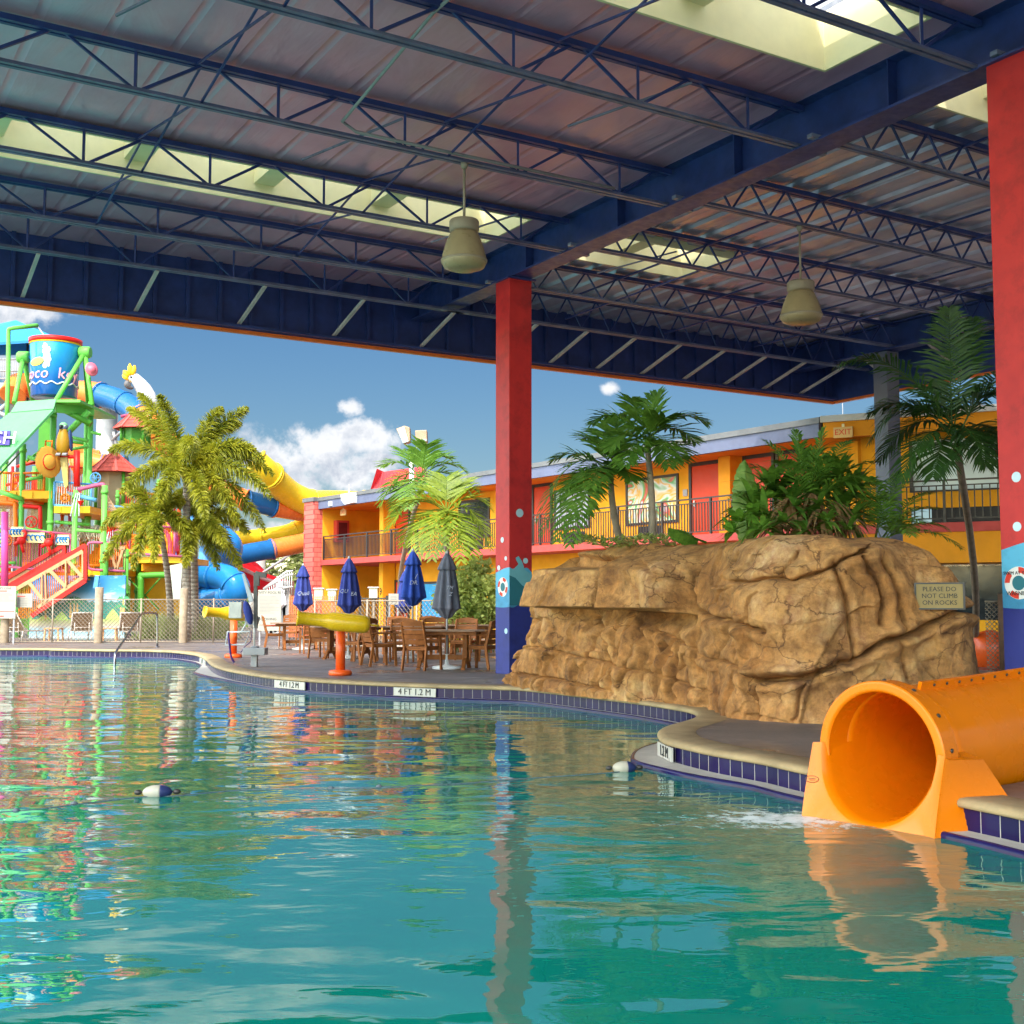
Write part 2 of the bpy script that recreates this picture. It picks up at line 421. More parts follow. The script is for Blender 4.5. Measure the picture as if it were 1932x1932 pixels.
def rock_mat():
    m, t, b, o = nt('sculpted_rock')
    n = noi(t, .9, 9, .65); n2 = noi(t, 7, 12, .74); n3 = noi(t, 2.2, 4, .6)
    c = ramp(t, n.outputs['Fac'], [(.30, (.19, .070, .016)), (.43, (.41, .180, .048)), (.55, (.55, .275, .09)), (.66, (.64, .39, .185)), (.76, (.74, .60, .45))])
    c = mix(t, .65, c, ramp(t, n2.outputs['Fac'], [(.34, (.12, .10, .085)), (.52, (.5, .48, .45)), (.72, (.86, .80, .70))]), 'OVERLAY')
    st = ramp(t, n3.outputs['Fac'], [(.56, (1, 1, 1)), (.68, (.50, .46, .42))])
    c = mix(t, .75, c, st, 'MULTIPLY')
    tcs = t.nodes.new('ShaderNodeTexCoord'); ms_ = t.nodes.new('ShaderNodeMapping'); ms_.inputs['Scale'].default_value = (3.4, 3.4, .55); t.links.new(tcs.outputs['Object'], ms_.inputs[0])
    sk = noi(t, 1.0, 8, .66, ms_.outputs[0], .5)
    c = mix(t, .55, c, ramp(t, sk.outputs['Fac'], [(.34, (.20, .15, .11)), (.46, (.5, .5, .5)), (.60, (.54, .54, .54)), (.72, (.92, .92, .94))]), 'OVERLAY')
    # thin dark hairline veins
    wn = noi(t, 1.7, 5, .6); va = t.nodes.new('ShaderNodeTexVoronoi'); va.feature = 'DISTANCE_TO_EDGE'; va.inputs['Scale'].default_value = 1.5
    mv = t.nodes.new('ShaderNodeMapping'); mv.inputs['Scale'].default_value = (1, 1, 1.5); t.links.new(mix(t, .55, tcs.outputs['Object'], wn.outputs['Color'], 'ADD'), mv.inputs[0]); t.links.new(mv.outputs[0], va.inputs['Vector'])
    vein = ramp(t, va.outputs['Distance'], [(0, (.30, .24, .20)), (.022, (1, 1, 1))])
    gatev = ramp(t, noi(t, 1.1, 3).outputs['Fac'], [(.45, (0, 0, 0)), (.55, (1, 1, 1))])
    c = mix(t, gatev, c, mix(t, 1.0, c, vein, 'MULTIPLY'))
    t.links.new(c, b.inputs['Base Color']); b.inputs['Roughness'].default_value = .8
    vz = t.nodes.new('ShaderNodeTexVoronoi'); vz.feature = 'DISTANCE_TO_EDGE'; vz.inputs['Scale'].default_value = 2.6
    tc = t.nodes.new('ShaderNodeTexCoord'); nn = noi(t, 2.5, 4, .6)
    ad = mix(t, .25, tc.outputs['Object'], nn.outputs['Color'], 'ADD')
    t.links.new(ad, vz.inputs['Vector'])
    e = ramp(t, vz.outputs['Distance'], [(0, (0, 0, 0)), (.06, (1, 1, 1))])
    h = mix(t, .07, n2.outputs['Fac'], e)
    h = mix(t, .12, h, noi(t, 45, 6, .7).outputs['Fac']); bump(t, b, h, .95, .09)
    return m
def ceil_mat(name, ribs):
    m, t, b, o = nt(name)
    n = noi(t, .5, 5, .6)
    c = ramp(t, n.outputs['Fac'], [(.32, ribs[1]), (.68, ribs[2])])
    t.links.new(c, b.inputs['Base Color']); b.inputs['Roughness'].default_value = ribs[3]; b.inputs['Metallic'].default_value = ribs[4]
    uv = t.nodes.new('ShaderNodeUVMap'); uv.uv_map = 'UVMap'
    w = t.nodes.new('ShaderNodeTexWave'); w.wave_type = 'BANDS'; w.bands_direction = 'X'; w.inputs['Scale'].default_value = ribs[0]; w.inputs['Distortion'].default_value = 0
    t.links.new(uv.outputs[0], w.inputs['Vector'])
    r = ramp(t, w.outputs['Fac'], [(.0, (0, 0, 0)), (.06, (1, 1, 1))])
    mp = t.nodes.new('ShaderNodeMapping'); mp.inputs['Scale'].default_value = (1.0, .25, 1); t.links.new(uv.outputs[0], mp.inputs[0])
    wv_ = noi(t, 1.6, 4, .55, mp.outputs[0], .6)
    hh = mix(t, .75, r, wv_.outputs['Fac'])
    bump(t, b, hh, .6, .10)
    return m
def brick_mat():
    m, t, b, o = nt('salmon_brick')
    tc = t.nodes.new('ShaderNodeTexCoord'); sp = t.nodes.new('ShaderNodeSeparateXYZ'); t.links.new(tc.outputs['Object'], sp.inputs[0])
    cb = t.nodes.new('ShaderNodeCombineXYZ')
    ad = t.nodes.new('ShaderNodeMath'); ad.operation = 'ADD'; t.links.new(sp.outputs[0], ad.inputs[0]); t.links.new(sp.outputs[1], ad.inputs[1])
    t.links.new(ad.outputs[0], cb.inputs[0]); t.links.new(sp.outputs[2], cb.inputs[1])
    br = t.nodes.new('ShaderNodeTexBrick'); br.inputs['Scale'].default_value = 1; br.inputs['Brick Width'].default_value = .42; br.inputs['Row Height'].default_value = .205; br.inputs['Mortar Size'].default_value = .014
    br.inputs['Color1'].default_value = (.62, .10, .075, 1); br.inputs['Color2'].default_value = (.70, .14, .10, 1); br.inputs['Mortar'].default_value = (.30, .035, .03, 1)
    t.links.new(cb.outputs[0], br.inputs['Vector']); t.links.new(br.outputs['Color'], b.inputs['Base Color']); b.inputs['Roughness'].default_value = .8
    inv = t.nodes.new('ShaderNodeInvert'); t.links.new(br.outputs['Fac'], inv.inputs[1])
    bump(t, b, inv.outputs[0], .5, .02)
    return m
def pane_mat():
    m, t, b, o = nt('skylight_pane')
    n = noi(t, 1.5, 4, .6)
    c = ramp(t, n.outputs['Fac'], [(.3, (.74, .76, .78)), (.7, (.92, .93, .94))])
    tr = t.nodes.new('ShaderNodeBsdfTranslucent'); t.links.new(c, tr.inputs[0])
    t.links.new(c, b.inputs['Base Color']); b.inputs['Roughness'].default_value = .2
    ms = t.nodes.new('ShaderNodeMixShader'); ms.inputs[0].default_value = .75
    t.links.new(b.outputs[0], ms.inputs[1]); t.links.new(tr.outputs[0], ms.inputs[2]); t.links.new(ms.outputs[0], o.inputs[0])
    return m
def pillar_mat():
    """red pillar with a painted wave mural at its foot"""
    m, t, b, o = nt('pillar_mural_paint')
    tc = t.nodes.new('ShaderNodeTexCoord'); sp = t.nodes.new('ShaderNodeSeparateXYZ'); t.links.new(tc.outputs['Object'], sp.inputs[0])
    n = noi(t, 4, 4)
    base = ramp(t, n.outputs['Fac'], [(.3, (.50, .013, .014)), (.7, (.60, .020, .018))])
    su = t.nodes.new('ShaderNodeMath'); su.operation = 'ADD'; t.links.new(sp.outputs[0], su.inputs[0]); t.links.new(sp.outputs[1], su.inputs[1])
    def edge(z0, amp, k, ph):
        a = t.nodes.new('ShaderNodeMath'); a.operation = 'MULTIPLY_ADD'; a.inputs[1].default_value = k; a.inputs[2].default_value = ph; t.links.new(su.outputs[0], a.inputs[0])
        s = t.nodes.new('ShaderNodeMath'); s.operation = 'SINE'; t.links.new(a.outputs[0], s.inputs[0])
        q = t.nodes.new('ShaderNodeMath'); q.operation = 'MULTIPLY_ADD'; q.inputs[1].default_value = amp; q.inputs[2].default_value = z0; t.links.new(s.outputs[0], q.inputs[0])
        l = t.nodes.new('ShaderNodeMath'); l.operation = 'LESS_THAN'; t.links.new(sp.outputs[2], l.inputs[0]); t.links.new(q.outputs[0], l.inputs[1])
        return l.outputs[0]
    c = mix(t, edge(1.80, .06, 13, .5), base, (.09, .40, .60))
    c = mix(t, edge(1.52, .07, 9, 2.6), c, (.05, .27, .47))
    c = mix(t, edge(1.22, .06, 8, 1.0), c, (.020, .028, .20))
    sc_ = noi(t, 2.2, 10, .72)
    c = mix(t, .8, c, ramp(t, sc_.outputs['Fac'], [(.34, (.62, .60, .60)), (.5, (1, 1, 1))]), 'MULTIPLY')
    t.links.new(c, b.inputs['Base Color']); b.inputs['Roughness'].default_value = .55
    bump(t, b, noi(t, 90, 3).outputs['Fac'], .25, .004)
    return m
# ---------------------------------------------------------------- pool outline
tile_px = [(0, 1227), (100, 1228), (200, 1229.5), (264, 1229.8), (323, 1232), (363, 1236.5), (378.6, 1240.5), (390, 1247), (400, 1256), (415, 1263), (437.7, 1269), (478.7, 1276), (521, 1282),
           (578, 1286.8), (661, 1292), (738.5, 1295.6), (831.5, 1299), (939.6, 1302), (1003.8, 1305.5), (1145, 1322), (1222, 1332), (1289, 1343), (1314, 1350), (1318, 1357), (1310, 1364),
           (1290, 1371), (1262, 1379), (1247, 1387), (1247, 1396), (1256, 1404), (1274, 1410), (1332.6, 1424), (1389, 1434.5), (1445.6, 1444.5), (1504.6, 1458), (1600, 1477), (1700, 1498), (1817.5, 1524), (1932, 1548), (2150, 1600), (2500, 1700)]
edge_pts = [V((-45, 30.5, 0)), V((-28, 33.5, 0))] + [V((p.x, p.y, 0)) for p in (gz(x, y, -.05) for x, y in tile_px)]
EDGE = catmull(edge_pts, 6)
nE = len(EDGE)
# smooth the hand-measured far part a little
ENRM = []
for i in range(nE):
    tg = (EDGE[min(i + 1, nE - 1)] - EDGE[max(i - 1, 0)]).normalized()
    ENRM.append(V((-tg.y, tg.x, 0)))       # points to the deck side (left of travel)
MC = V((2.57, 8.2, .218)); AX0 = V((.79, .61, 0)).normalized(); U_ = V((AX0.y, -AX0.x, 0))
def nearest(q): return min(range(nE), key=lambda i: (EDGE[i] - q).length)
flat = V((MC.x, MC.y, 0))
IA, IB = nearest(flat - U_ * .52), nearest(flat + U_ * .52)
notch = [flat - U_ * .40 - AX0 * .1, flat - U_ * .40 + AX0 * 3.0, flat + U_ * .40 + AX0 * 3.0, flat + U_ * .40 - AX0 * .1]
hole = [V((p.x, p.y, 0)) for p in EDGE[:IA + 1]] + notch + [V((p.x, p.y, 0)) for p in EDGE[IB:]] + [V((14, -3, 0)), V((14, -14, 0)), V((-45, -14, 0))]
inner = [EDGE[i] + ENRM[i] * .30 for i in range(nE)]
deckm = deck_mat()
outer = [V((-900, -600, 0)), V((900, -600, 0)), V((900, 900, 0)), V((-900, 900, 0))]
tri = geometry.tessellate_polygon([outer, hole])
mb = MB(); mb.add(outer + hole, [tuple(f) for f in tri])
for k, f in enumerate(mb.f):
    a, b_, c = (mb.v[i] for i in f)
    if (b_ - a).cross(c - a).z < 0: mb.f[k] = f[::-1]
struct(mb.build('pool_deck', deckm))
FOAM = gz(1500, 1545, WATER_Z)
mb = MB(); mb.quad((-46, -15, WATER_Z), (15, -15, WATER_Z), (15, 37, WATER_Z), (-46, 37, WATER_Z))
struct(mb.build('pool_water', water_mat()))
# coping, tile wall, ledge and bull-nose trim swept along the outline
def ledge_w(p):
    d = (p - gz(1247, 1392, 0)).length
    if p.x > .9 and p.y < 14: return .13 + .14 * max(0, 1 - d / 1.6)
    d2 = (p - gz(395, 1250, 0)).length
    return .035 + .30 * max(0, 1 - d2 / 3.0)
coping_m = pm('coping_sandstone', (.33, .24, .125), .75, 0, .22, 3, .3, 50, dirt=.25)
ledge_m = pm('ledge_plaster', (.38, .35, .31), .6, 0, .12, 4, .15)
trim_m = pm('trim_tile_navy', (.012, .009, .06), .15, 0, .2, 8, spec=.25)
tilem = tile_mat()
def sweep(prof, name, m, uv=False):
    mb = MB(); arc = [0]
    for i in range(1, nE): arc.append(arc[-1] + (EDGE[i] - EDGE[i - 1]).length)
    vs = []
    for i in range(nE):
        for (o, z) in prof(EDGE[i]): vs.append(EDGE[i] + ENRM[i] * o + V((0, 0, z)))
    n = len(prof(EDGE[0]))
    fs = [(i * n + k, i * n + k + 1, (i + 1) * n + k + 1, (i + 1) * n + k) for i in range(nE - 1) if not (IA <= i < IB) for k in range(n - 1)]
    mb.add(vs, fs, 0, not uv)
    o = mb.build(name, m)
    if uv:
        ul = o.data.uv_layers.new(name='UVMap')
        for p in o.data.polygons:
            for li in p.loop_indices:
                vi = o.data.loops[li].vertex_index
                ul.data[li].uv = (arc[vi // n], .28 + o.data.vertices[vi].co.z)
    return struct(o)
sweep(lambda p: [(.34, -.002), (.33, .006), (.05, .008), (.0, .004), (-.022, -.012), (-.028, -.03), (-.02, -.047), (.012, -.052)], 'pool_coping', coping_m)
sweep(lambda p: [(.012, -.05), (.012, -.188)], 'pool_wall_tiles', tilem, True)
sweep(lambda p: [(.014, -.185), (.0, -.188), (-ledge_w(p), -.190)], 'pool_ledge', ledge_m)
sweep(lambda p: [(-ledge_w(p), -.188), (-ledge_w(p) - .012, -.184), (-ledge_w(p) - .03, -.192), (-ledge_w(p) - .035, -.21), (-ledge_w(p) - .035, -.5)], 'pool_trim', trim_m)
def edge_near(px, py):
    g = gz(px, py, -.05); return min(range(nE), key=lambda i: (EDGE[i] - g).length)
def marker(pa, pb, label, words='4 FT 1.2 M', spread=None):
    a, b_ = EDGE[edge_near(*pa)], EDGE[edge_near(*pb)]
    a = gz(*pa, -.05); b_ = gz(*pb, -.05)
    a.z = b_.z = 0
    r = (b_ - a).normalized(); L = (b_ - a).length; n = V((r.y, -r.x, 0))
    i = edge_near(*pa); c = (a + b_) / 2
    k = min(range(nE), key=lambda q: (EDGE[q] - c).length)
    c = EDGE[k] - ENRM[k] * .006
    mb = MB(); mb.box(c + V((0, 0, -.118)), (L, .016, .124), (r, -n, Z))
    th = thing('depth_marker', label, 'depth marker', (c.x, c.y, -.16), 'depth markers on the pool edge')
    mb.build('plaque', tile_w, th)
    text_mesh(words, .135, c + V((0, 0, -.118)) + n * .012, r, Z, inkm, 'lettering', th, .003)
marker((521, 1282), (578, 1286.8), 'white depth plaque on the pool edge below the front yellow water cannon')
marker((738.5, 1295.6), (817, 1298.6), 'white depth plaque on the pool edge below the nearest dining table')
marker((1249, 1398), (1276, 1410.5), 'white depth plaque beside the curved pool ledge in front of the rock', '1.2 M')
marker((378, 1240.3), (389, 1245.5), 'small white depth plaque on the bend of the pool edge near the handrail', '4 FT')
# ---------------------------------------------------------------- pool canopy (steel roof on red pillars)
E1 = V((-.52, .854, 0)).normalized(); E2 = V((E1.y, -E1.x, 0))
C0 = V((.03, 21.62, 0))
def cp(a, b, z): return C0 + E1 * a + E2 * b + V((0, 0, z))
AX = (E2, E1, Z)
ZB, ZT, ZD = 7.04, 7.58, 7.66       # joist bottom chord, top chord, deck underside
A_F, A_BACK, B_L, B_R = 3.75, -23.5, -15.6, 11.9
canopy = thing('pool_canopy', 'navy steel canopy with open web joists and skylights over the pool', 'canopy', cp(0, 0, 0))
ceil_l = ceil_mat('ceiling_panel_lilac', (.42, (.56, .27, .40), (.70, .40, .54), .34, .30))
ceil_r = ceil_mat('ceiling_rib_metal', (1.9, (.40, .36, .48), (.72, .65, .76), .28, .42))
SKY_L = [(-1.72, -.25, -14.9, -.75), (-9.85, -8.35, -14.9, -.75)]
SKY_R = [(-1.72, -.25, .95, 3.7), (-9.85, -8.35, .95, 3.7)]
def deck(name, mat, b0, b1, holes, ribs):
    avals = sorted({A_BACK, A_F} | {h[0] for h in holes} | {h[1] for h in holes})
    bvals = sorted({b0, b1} | {h[2] for h in holes} | {h[3] for h in holes})
    mb = MB(); uvs = []
    for i in range(len(avals) - 1):
        for j in range(len(bvals) - 1):
            a0, a1, c0, c1 = avals[i], avals[i + 1], bvals[j], bvals[j + 1]
            if any(h[0] <= a0 + 1e-6 and a1 <= h[1] + 1e-6 and h[2] <= c0 + 1e-6 and c1 <= h[3] + 1e-6 for h in holes): continue
            if ribs:
                # trapezoid ribs running along E1
                n = max(1, round((c1 - c0) / .61)); w = (c1 - c0) / n
                for k in range(n):
                    x = c0 + k * w
                    for (s, e, z0, z1) in ((0, .55, 0, 0), (.55, .62, 0, .05), (.62, .93, .05, .05), (.93, 1, .05, 0)):
                        mb.quad(cp(a0, x + s * w, ZD + z0), cp(a1, x + s * w, ZD + z0), cp(a1, x + e * w, ZD + z1), cp(a0, x + e * w, ZD + z1))
            else:
                mb.quad(cp(a0, c0, ZD), cp(a1, c0, ZD), cp(a1, c1, ZD), cp(a0, c1, ZD))
            mb.quad(cp(a0, c0, ZD + .16), cp(a0, c1, ZD + .16), cp(a1, c1, ZD + .16), cp(a1, c0, ZD + .16), 1)
    o = mb.build(name, [mat, capm], canopy)
    ul = o.data.uv_layers.new(name='UVMap')
    for p in o.data.polygons:
        for li in p.loop_indices:
            q = o.data.vertices[o.data.loops[li].vertex_index].co
            ul.data[li].uv = (q.dot(E2), q.dot(E1))
deck('roof_deck', ceil_l, B_L, 0, SKY_L, False)
deck('roof_deck', ceil_r, 0, B_R, SKY_R, True)
pane_m = pane_mat()
def skylight(a0, a1, b0, b1, step):
    H = .62; mb = MB(); t = .04
    mb.box(cp((a0 + a1) / 2, b0 - t / 2, ZD + H / 2 - .05), (t, a1 - a0 + 2 * t, H + .1), AX); mb.box(cp((a0 + a1) / 2, b1 + t / 2, ZD + H / 2 - .05), (t, a1 - a0 + 2 * t, H + .1), AX)
    mb.box(cp(a0 - t / 2, (b0 + b1) / 2, ZD + H / 2 - .05), (b1 - b0, t, H + .1), AX); mb.box(cp(a1 + t / 2, (b0 + b1) / 2, ZD + H / 2 - .05), (b1 - b0, t, H + .1), AX)
    n = max(1, round((b1 - b0) / step)); w = (b1 - b0) / n
    for k in range(1, n):
        mb.box(cp((a0 + a1) / 2, b0 + k * w, ZD + H / 2 + .10), (.34, a1 - a0, H - .2), AX)
    o = mb.build('skylight', creamp, canopy)
    for k in range(n):
        mb = MB(); c = cp((a0 + a1) / 2, b0 + (k + .5) * w, ZD + H - .04)
        mb.box(c, (w - .36, a1 - a0 - .02, .02), AX); mb.build('pane', pane_m, o)
for s in SKY_L: skylight(*s, 1.95)
for s in SKY_R: skylight(*s, 1.4)
def girder(b, a0, a1, depth=.66, z0=ZB):
    mb = MB(); am = (a0 + a1) / 2; L = a1 - a0
    mb.box(cp(am, b, z0 + .02), (.40, L, .035), AX); mb.box(cp(am, b, z0 + depth / 2 + .004), (.06, L, depth - .08), AX); mb.box(cp(am, b, z0 + depth - .03), (.40, L, .035), AX)
    for k in range(int(L / 2.7)):
        for s in (-1, 1): mb.box(cp(a0 + 1.2 + k * 2.7, b + s * .11, z0 + depth / 2), (.15, .015, depth - .1), AX)
    return mb.build('girder', navy, canopy)
girder(0, A_BACK, A_F - .05); girder(10.5, A_BACK, A_F - .05, .62, ZB - .02)
JL = [-23.3, -20.8, -18.1, -15.4, -12.7, -10.0, -7.3, -4.6, -1.9, .8]; JR = [a - .35 for a in JL]
chord_m = pm('lit_chord_navy', (.11, .13, .23), .4, 0, .3, 3, .1, dirt=.3)  # lighter navy stands for light caught by the bottom chords
kick_m = pm('kicker_paint', (.42, .38, .38), .5, 0, .2)
def joist(a, b0, b1, kind):
    """open web joist from b0 (at the girder) to b1"""
    s = 1 if b1 > b0 else -1; L = abs(b1 - b0)
    mb = MB()
    for k in (-1, 1):     # double angle chords
        mb.box(cp(a + k * .045, (b0 + b1) / 2, ZT), (L, .06, .07), AX)
        pass
    o = mb.build('joist', navy, canopy)
    mb = MB()
    for k in (-1, 1): mb.box(cp(a + k * .045, (b0 + b1) / 2, ZB + .03), (L, .055, .012), AX); mb.box(cp(a + k * .022, (b0 + b1) / 2, ZB + .058), (L, .010, .05), AX)
    mb.build('bottom_chord', chord_m, o)
    ext = MB(); ext.box(cp(a, b0 - s * .18, ZB + .045), (.5, .09, .05), AX); ext.build('chord_extension', navy_lt, o)
    w = MB(); step = 1.72 if kind == 'wide' else .74
    x = .55
    if kind == 'wide':
        w.bar(cp(a, b0 + s * .25, ZT), cp(a, b0 + s * .9, ZB + .05), .035, .035)
        x = .9
        while x < L - .4:
            x2 = min(x + step, L)
            w.bar(cp(a, b0 + s * x, ZB + .05), cp(a, b0 + s * x, ZT), .032, .032)
            w.bar(cp(a, b0 + s * x, ZB + .05), cp(a, b0 + s * (x + step * .46), ZT), .030, .030)
            w.bar(cp(a, b0 + s * (x + step * .54), ZT), cp(a, b0 + s * (x + step - .04), ZB + .05), .05, .035)
            x += step
    else:
        x = .3; flip = 0
        while x < L - .3:
            za, zb = (ZT, ZB + .05) if flip == 0 else (ZB + .05, ZT)
            w.bar(cp(a, b0 + s * x, za), cp(a, b0 + s * (x + step / 2), zb), .026, .026); x += step / 2; flip ^= 1
    w.build('web', navy, o)
for a in JL: joist(a, -.12, B_L + .3, 'wide')
for a in JR: joist(a, .12, B_R - 1.3, 'narrow')
# outer joist with the fascia and its kickers
AO = 2.2
ZB -= .14
joist(AO, -.12, B_L + .3, 'wide'); joist(AO, .12, B_R - .4, 'narrow')
ZB += .14
ZF = 6.42
mb = MB(); mb.box(cp(A_F + .02, (B_L + B_R) / 2, (ZF + ZD + .2) / 2), (B_R - B_L, .04, ZD + .2 - ZF), AX)
k = B_L + .4
while k < B_R: mb.box(cp(A_F - .035, k, (ZF + ZD) / 2), (.07, .07, ZD - ZF), AX); k += .61
mb.box(cp(A_F - .10, (B_L + B_R) / 2, ZF + .04), (B_R - B_L, .16, .05), AX)
mb.build('fascia', navy, canopy)
mb = MB(); mb.box(cp(A_F + .03, (B_L + B_R) / 2 + .03, ZF - .03), (B_R - B_L + .06, .10, .06), AX); mb.box(cp((A_F + A_BACK) / 2, B_R + .03, ZF - .03), (.10, A_F - A_BACK - .1, .06), AX); mb.build('fascia_trim', orange_trim, canopy)
mb = MB(); mb.box(cp((A_F + A_BACK) / 2, B_R + .02, (ZF + ZD + .2) / 2), (.04, A_F - A_BACK, ZD + .2 - ZF), AX); mb.build('fascia', navy, canopy)
kb = -11.58
while kb < B_R - .3:
    mb = MB(); mb.bar(cp(AO + .02, kb, ZB - .11), cp(A_F - .06, kb, ZF + .08), .055, .055); mb.build('kicker_brace', kick_m, canopy); kb += 1.93 if kb < 0 else 1.25
ka = 1.6
while ka > A_BACK + 6:
    mb = MB(); mb.bar(cp(ka, 10.6, ZB + .05), cp(ka, B_R - .05, ZF + .08), .05, .05); mb.build('kicker_brace', kick_m, canopy); ka -= 1.9
# bridging rods between the joists and a conduit run
for (b, rs) in ((-3.9, navy), (-7.2, navy), (-10.6, navy)):
    for i in range(len(JL) - 1):
        mb = MB(); mb.bar(cp(JL[i], b, ZB + .06), cp(JL[i + 1], b, ZT - .02), .024); mb.bar(cp(JL[i], b + .06, ZT - .02), cp(JL[i + 1], b + .06, ZB + .06), .024)
        mb.build('cross_brace', rs, canopy)
for b in (2.6, 5.2, 7.8):
    mb = MB(); mb.bar(cp(A_BACK + .5, b, ZB + .07), cp(AO, b, ZB + .07), .03); mb.bar(cp(A_BACK + .5, b + .03, ZT - .05), cp(AO, b + .03, ZT - .05), .03); mb.build('bridging_rod', navy, canopy)
mb = MB(); mb.tube([cp(-4.6 - .12, -1.2, ZB + .08), cp(-4.6 - .12, -5.2, ZB + .08), cp(-4.6 - .15, -5.4, ZB + .16), cp(-7.2, -5.4, ZD - .10), cp(-12, -5.4, ZD - .10)], .022, 6); mb.build('conduit', greyp, canopy)
for (a, b, da, db) in ((-1.0, -2.2, 1.1, 1.0), (-3.4, -5.4, 1.2, .9), (-6.2, -3.0, 1.2, 1.0), (-6.2, -8.5, 1.2, .9), (-.9, 1.2, .9, 1.1)):
    mb = MB(); mb.bar(cp(a, b, ZB + .1), cp(a - da, b + db, ZT - .1), .025); mb.build('angle_brace', navy_lt, canopy)
# ---------------------------------------------------------------- pillars
pill_m = pillar_mat()
bub_m = paint('bubble_paint', (.42, .62, .72)); bub_l = paint('bubble_paint_pale', (.60, .74, .82))
buoy_w = paint('badge_white', (.78, .74, .70)); buoy_r = paint('badge_red', (.66, .05, .03))
wave_m = paint('wave_crest_paint', (.16, .42, .48)); wave_d = paint('wave_teal_paint', (.03, .16, .20))
def pillar(c, label, bubbles, badge):
    th = thing('pillar', label, 'pillar', c)
    mb = MB(); S = .47
    mb.box(c + V((0, 0, ZB / 2 - .005)), (S, S, ZB - .01), AX); sh = mb.build('shaft', pill_m, th, bevel=.008)
    mb = MB(); mb.box(c + V((0, 0, ZB - .02)), (S + .12, S + .12, .03), AX); mb.build('cap_plate', navy, th)
    def face(which):  # origin, right, normal of a visible face
        return (c - E2 * (S / 2), -E1, -E2) if which == 'L' else (c - E1 * (S / 2), E2, -E1)
    for (w, u, z, r, pale) in bubbles:
        o, rt, n = face(w)
        mb = MB(); mb.lathe(o + rt * u + V((0, 0, z)) - n * .001, [(r, 0), (r, .005)], 18, n); mb.build('painted_bubble', bub_l if pale else bub_m, th)
    w, u, z, r = badge
    o, rt, n = face(w); q = o + rt * u + V((0, 0, z))
    mb = MB(); mb.lathe(q, [(r, 0), (r, .004)], 28, n, 0)
    for k in range(4):
        a0 = R(90 * k + 22 + 23); pts = []
        for i in range(7):
            a = a0 + R(44) * i / 6; pts.append(q + n * .0045 + (rt * math.cos(a) + Z * math.sin(a)) * r * .97)
        for i in range(7):
            a = a0 + R(44) * (6 - i) / 6; pts.append(q + n * .0045 + (rt * math.cos(a) + Z * math.sin(a)) * r * .62)
        mb.prism(pts, n * .002, 1)
    mb.lathe(q, [(r * .45, 0.004), (r * .45, .0055)], 20, n, 2)
    mb.build('ring_badge', [buoy_w, buoy_r, wave_d], th)
    return th
col = pillar(C0, 'red pillar with a blue wave mural standing left of the rock', [('L', .0, 2.35, .05, 1), ('L', .12, 2.02, .038, 1), ('L', -.12, 1.86, .045, 1), ('L', .13, .75, .05, 0), ('R', -.02, 2.82, .075, 0), ('R', .10, 1.98, .05, 0)], ('L', .02, 1.52, .17))
# wave crest painted on the right face
q0 = C0 - E1 * .235
def wv(u, z): return q0 + E2 * (-.235 + u) + V((0, 0, z)) - E1 * .001
mb = MB(); mb.prism([wv(.004, 1.45), wv(.004, 1.83), wv(.10, 1.84), wv(.19, 1.92), wv(.14, 1.99), wv(.13, 2.03), wv(.19, 2.06), wv(.26, 1.97), wv(.32, 1.82), wv(.466, 1.74), wv(.466, 1.45)], -E1 * .004); mb.build('painted_wave', wave_m, col)
mb = MB(); mb.prism([wv(.004, 1.20), wv(.004, 1.72), wv(.12, 1.68), wv(.26, 1.55), wv(.35, 1.50), wv(.466, 1.34), wv(.466, 1.20)], -E1 * .006); mb.build('painted_wave', wave_d, col)
CR = C0 - E1 * 10.43
pr = pillar(CR, 'near red pillar with pale bubbles at the right behind the yellow slide', [('L', -.02, 1.19 + (1143 - 905) * 12.9 / F, .055, 1), ('L', -.03, 1.19 + (1143 - 997) * 12.9 / F, .05, 1)], ('L', -.03, 1.19 + 42 * 12.9 / F, .17))
o, rt, n = CR - E2 * .235, -E1, -E2
text_mesh('SWIM AT YOUR', .05, o + rt * -.03 + V((0, 0, 1.19 + 46 * 12.9 / F + .08)) + n * .008, rt, Z, inkm, 'lettering', pr, .002)
text_mesh('WARNING', .06, o + rt * -.03 + V((0, 0, 1.19 + 46 * 12.9 / F - .13)) + n * .008, rt, Z, inkm, 'lettering', pr, .002)
th = thing('support_post', 'grey square canopy post behind the tall dark palm', 'post', cp(.75, 10.5, 0))
c = cp(.75, 10.5, 0)
mb = MB(); mb.box(c + V((0, 0, ZB / 2 - .02)), (.40, .40, ZB - .04), AX); mb.build('shaft', pm('post_blue_grey', (.11, .12, .17), .5), th, bevel=.006)
mb = MB(); mb.box(c + V((0, 0, .012)), (.62, .62, .024), AX); mb.build('base_plate', greyp, th)
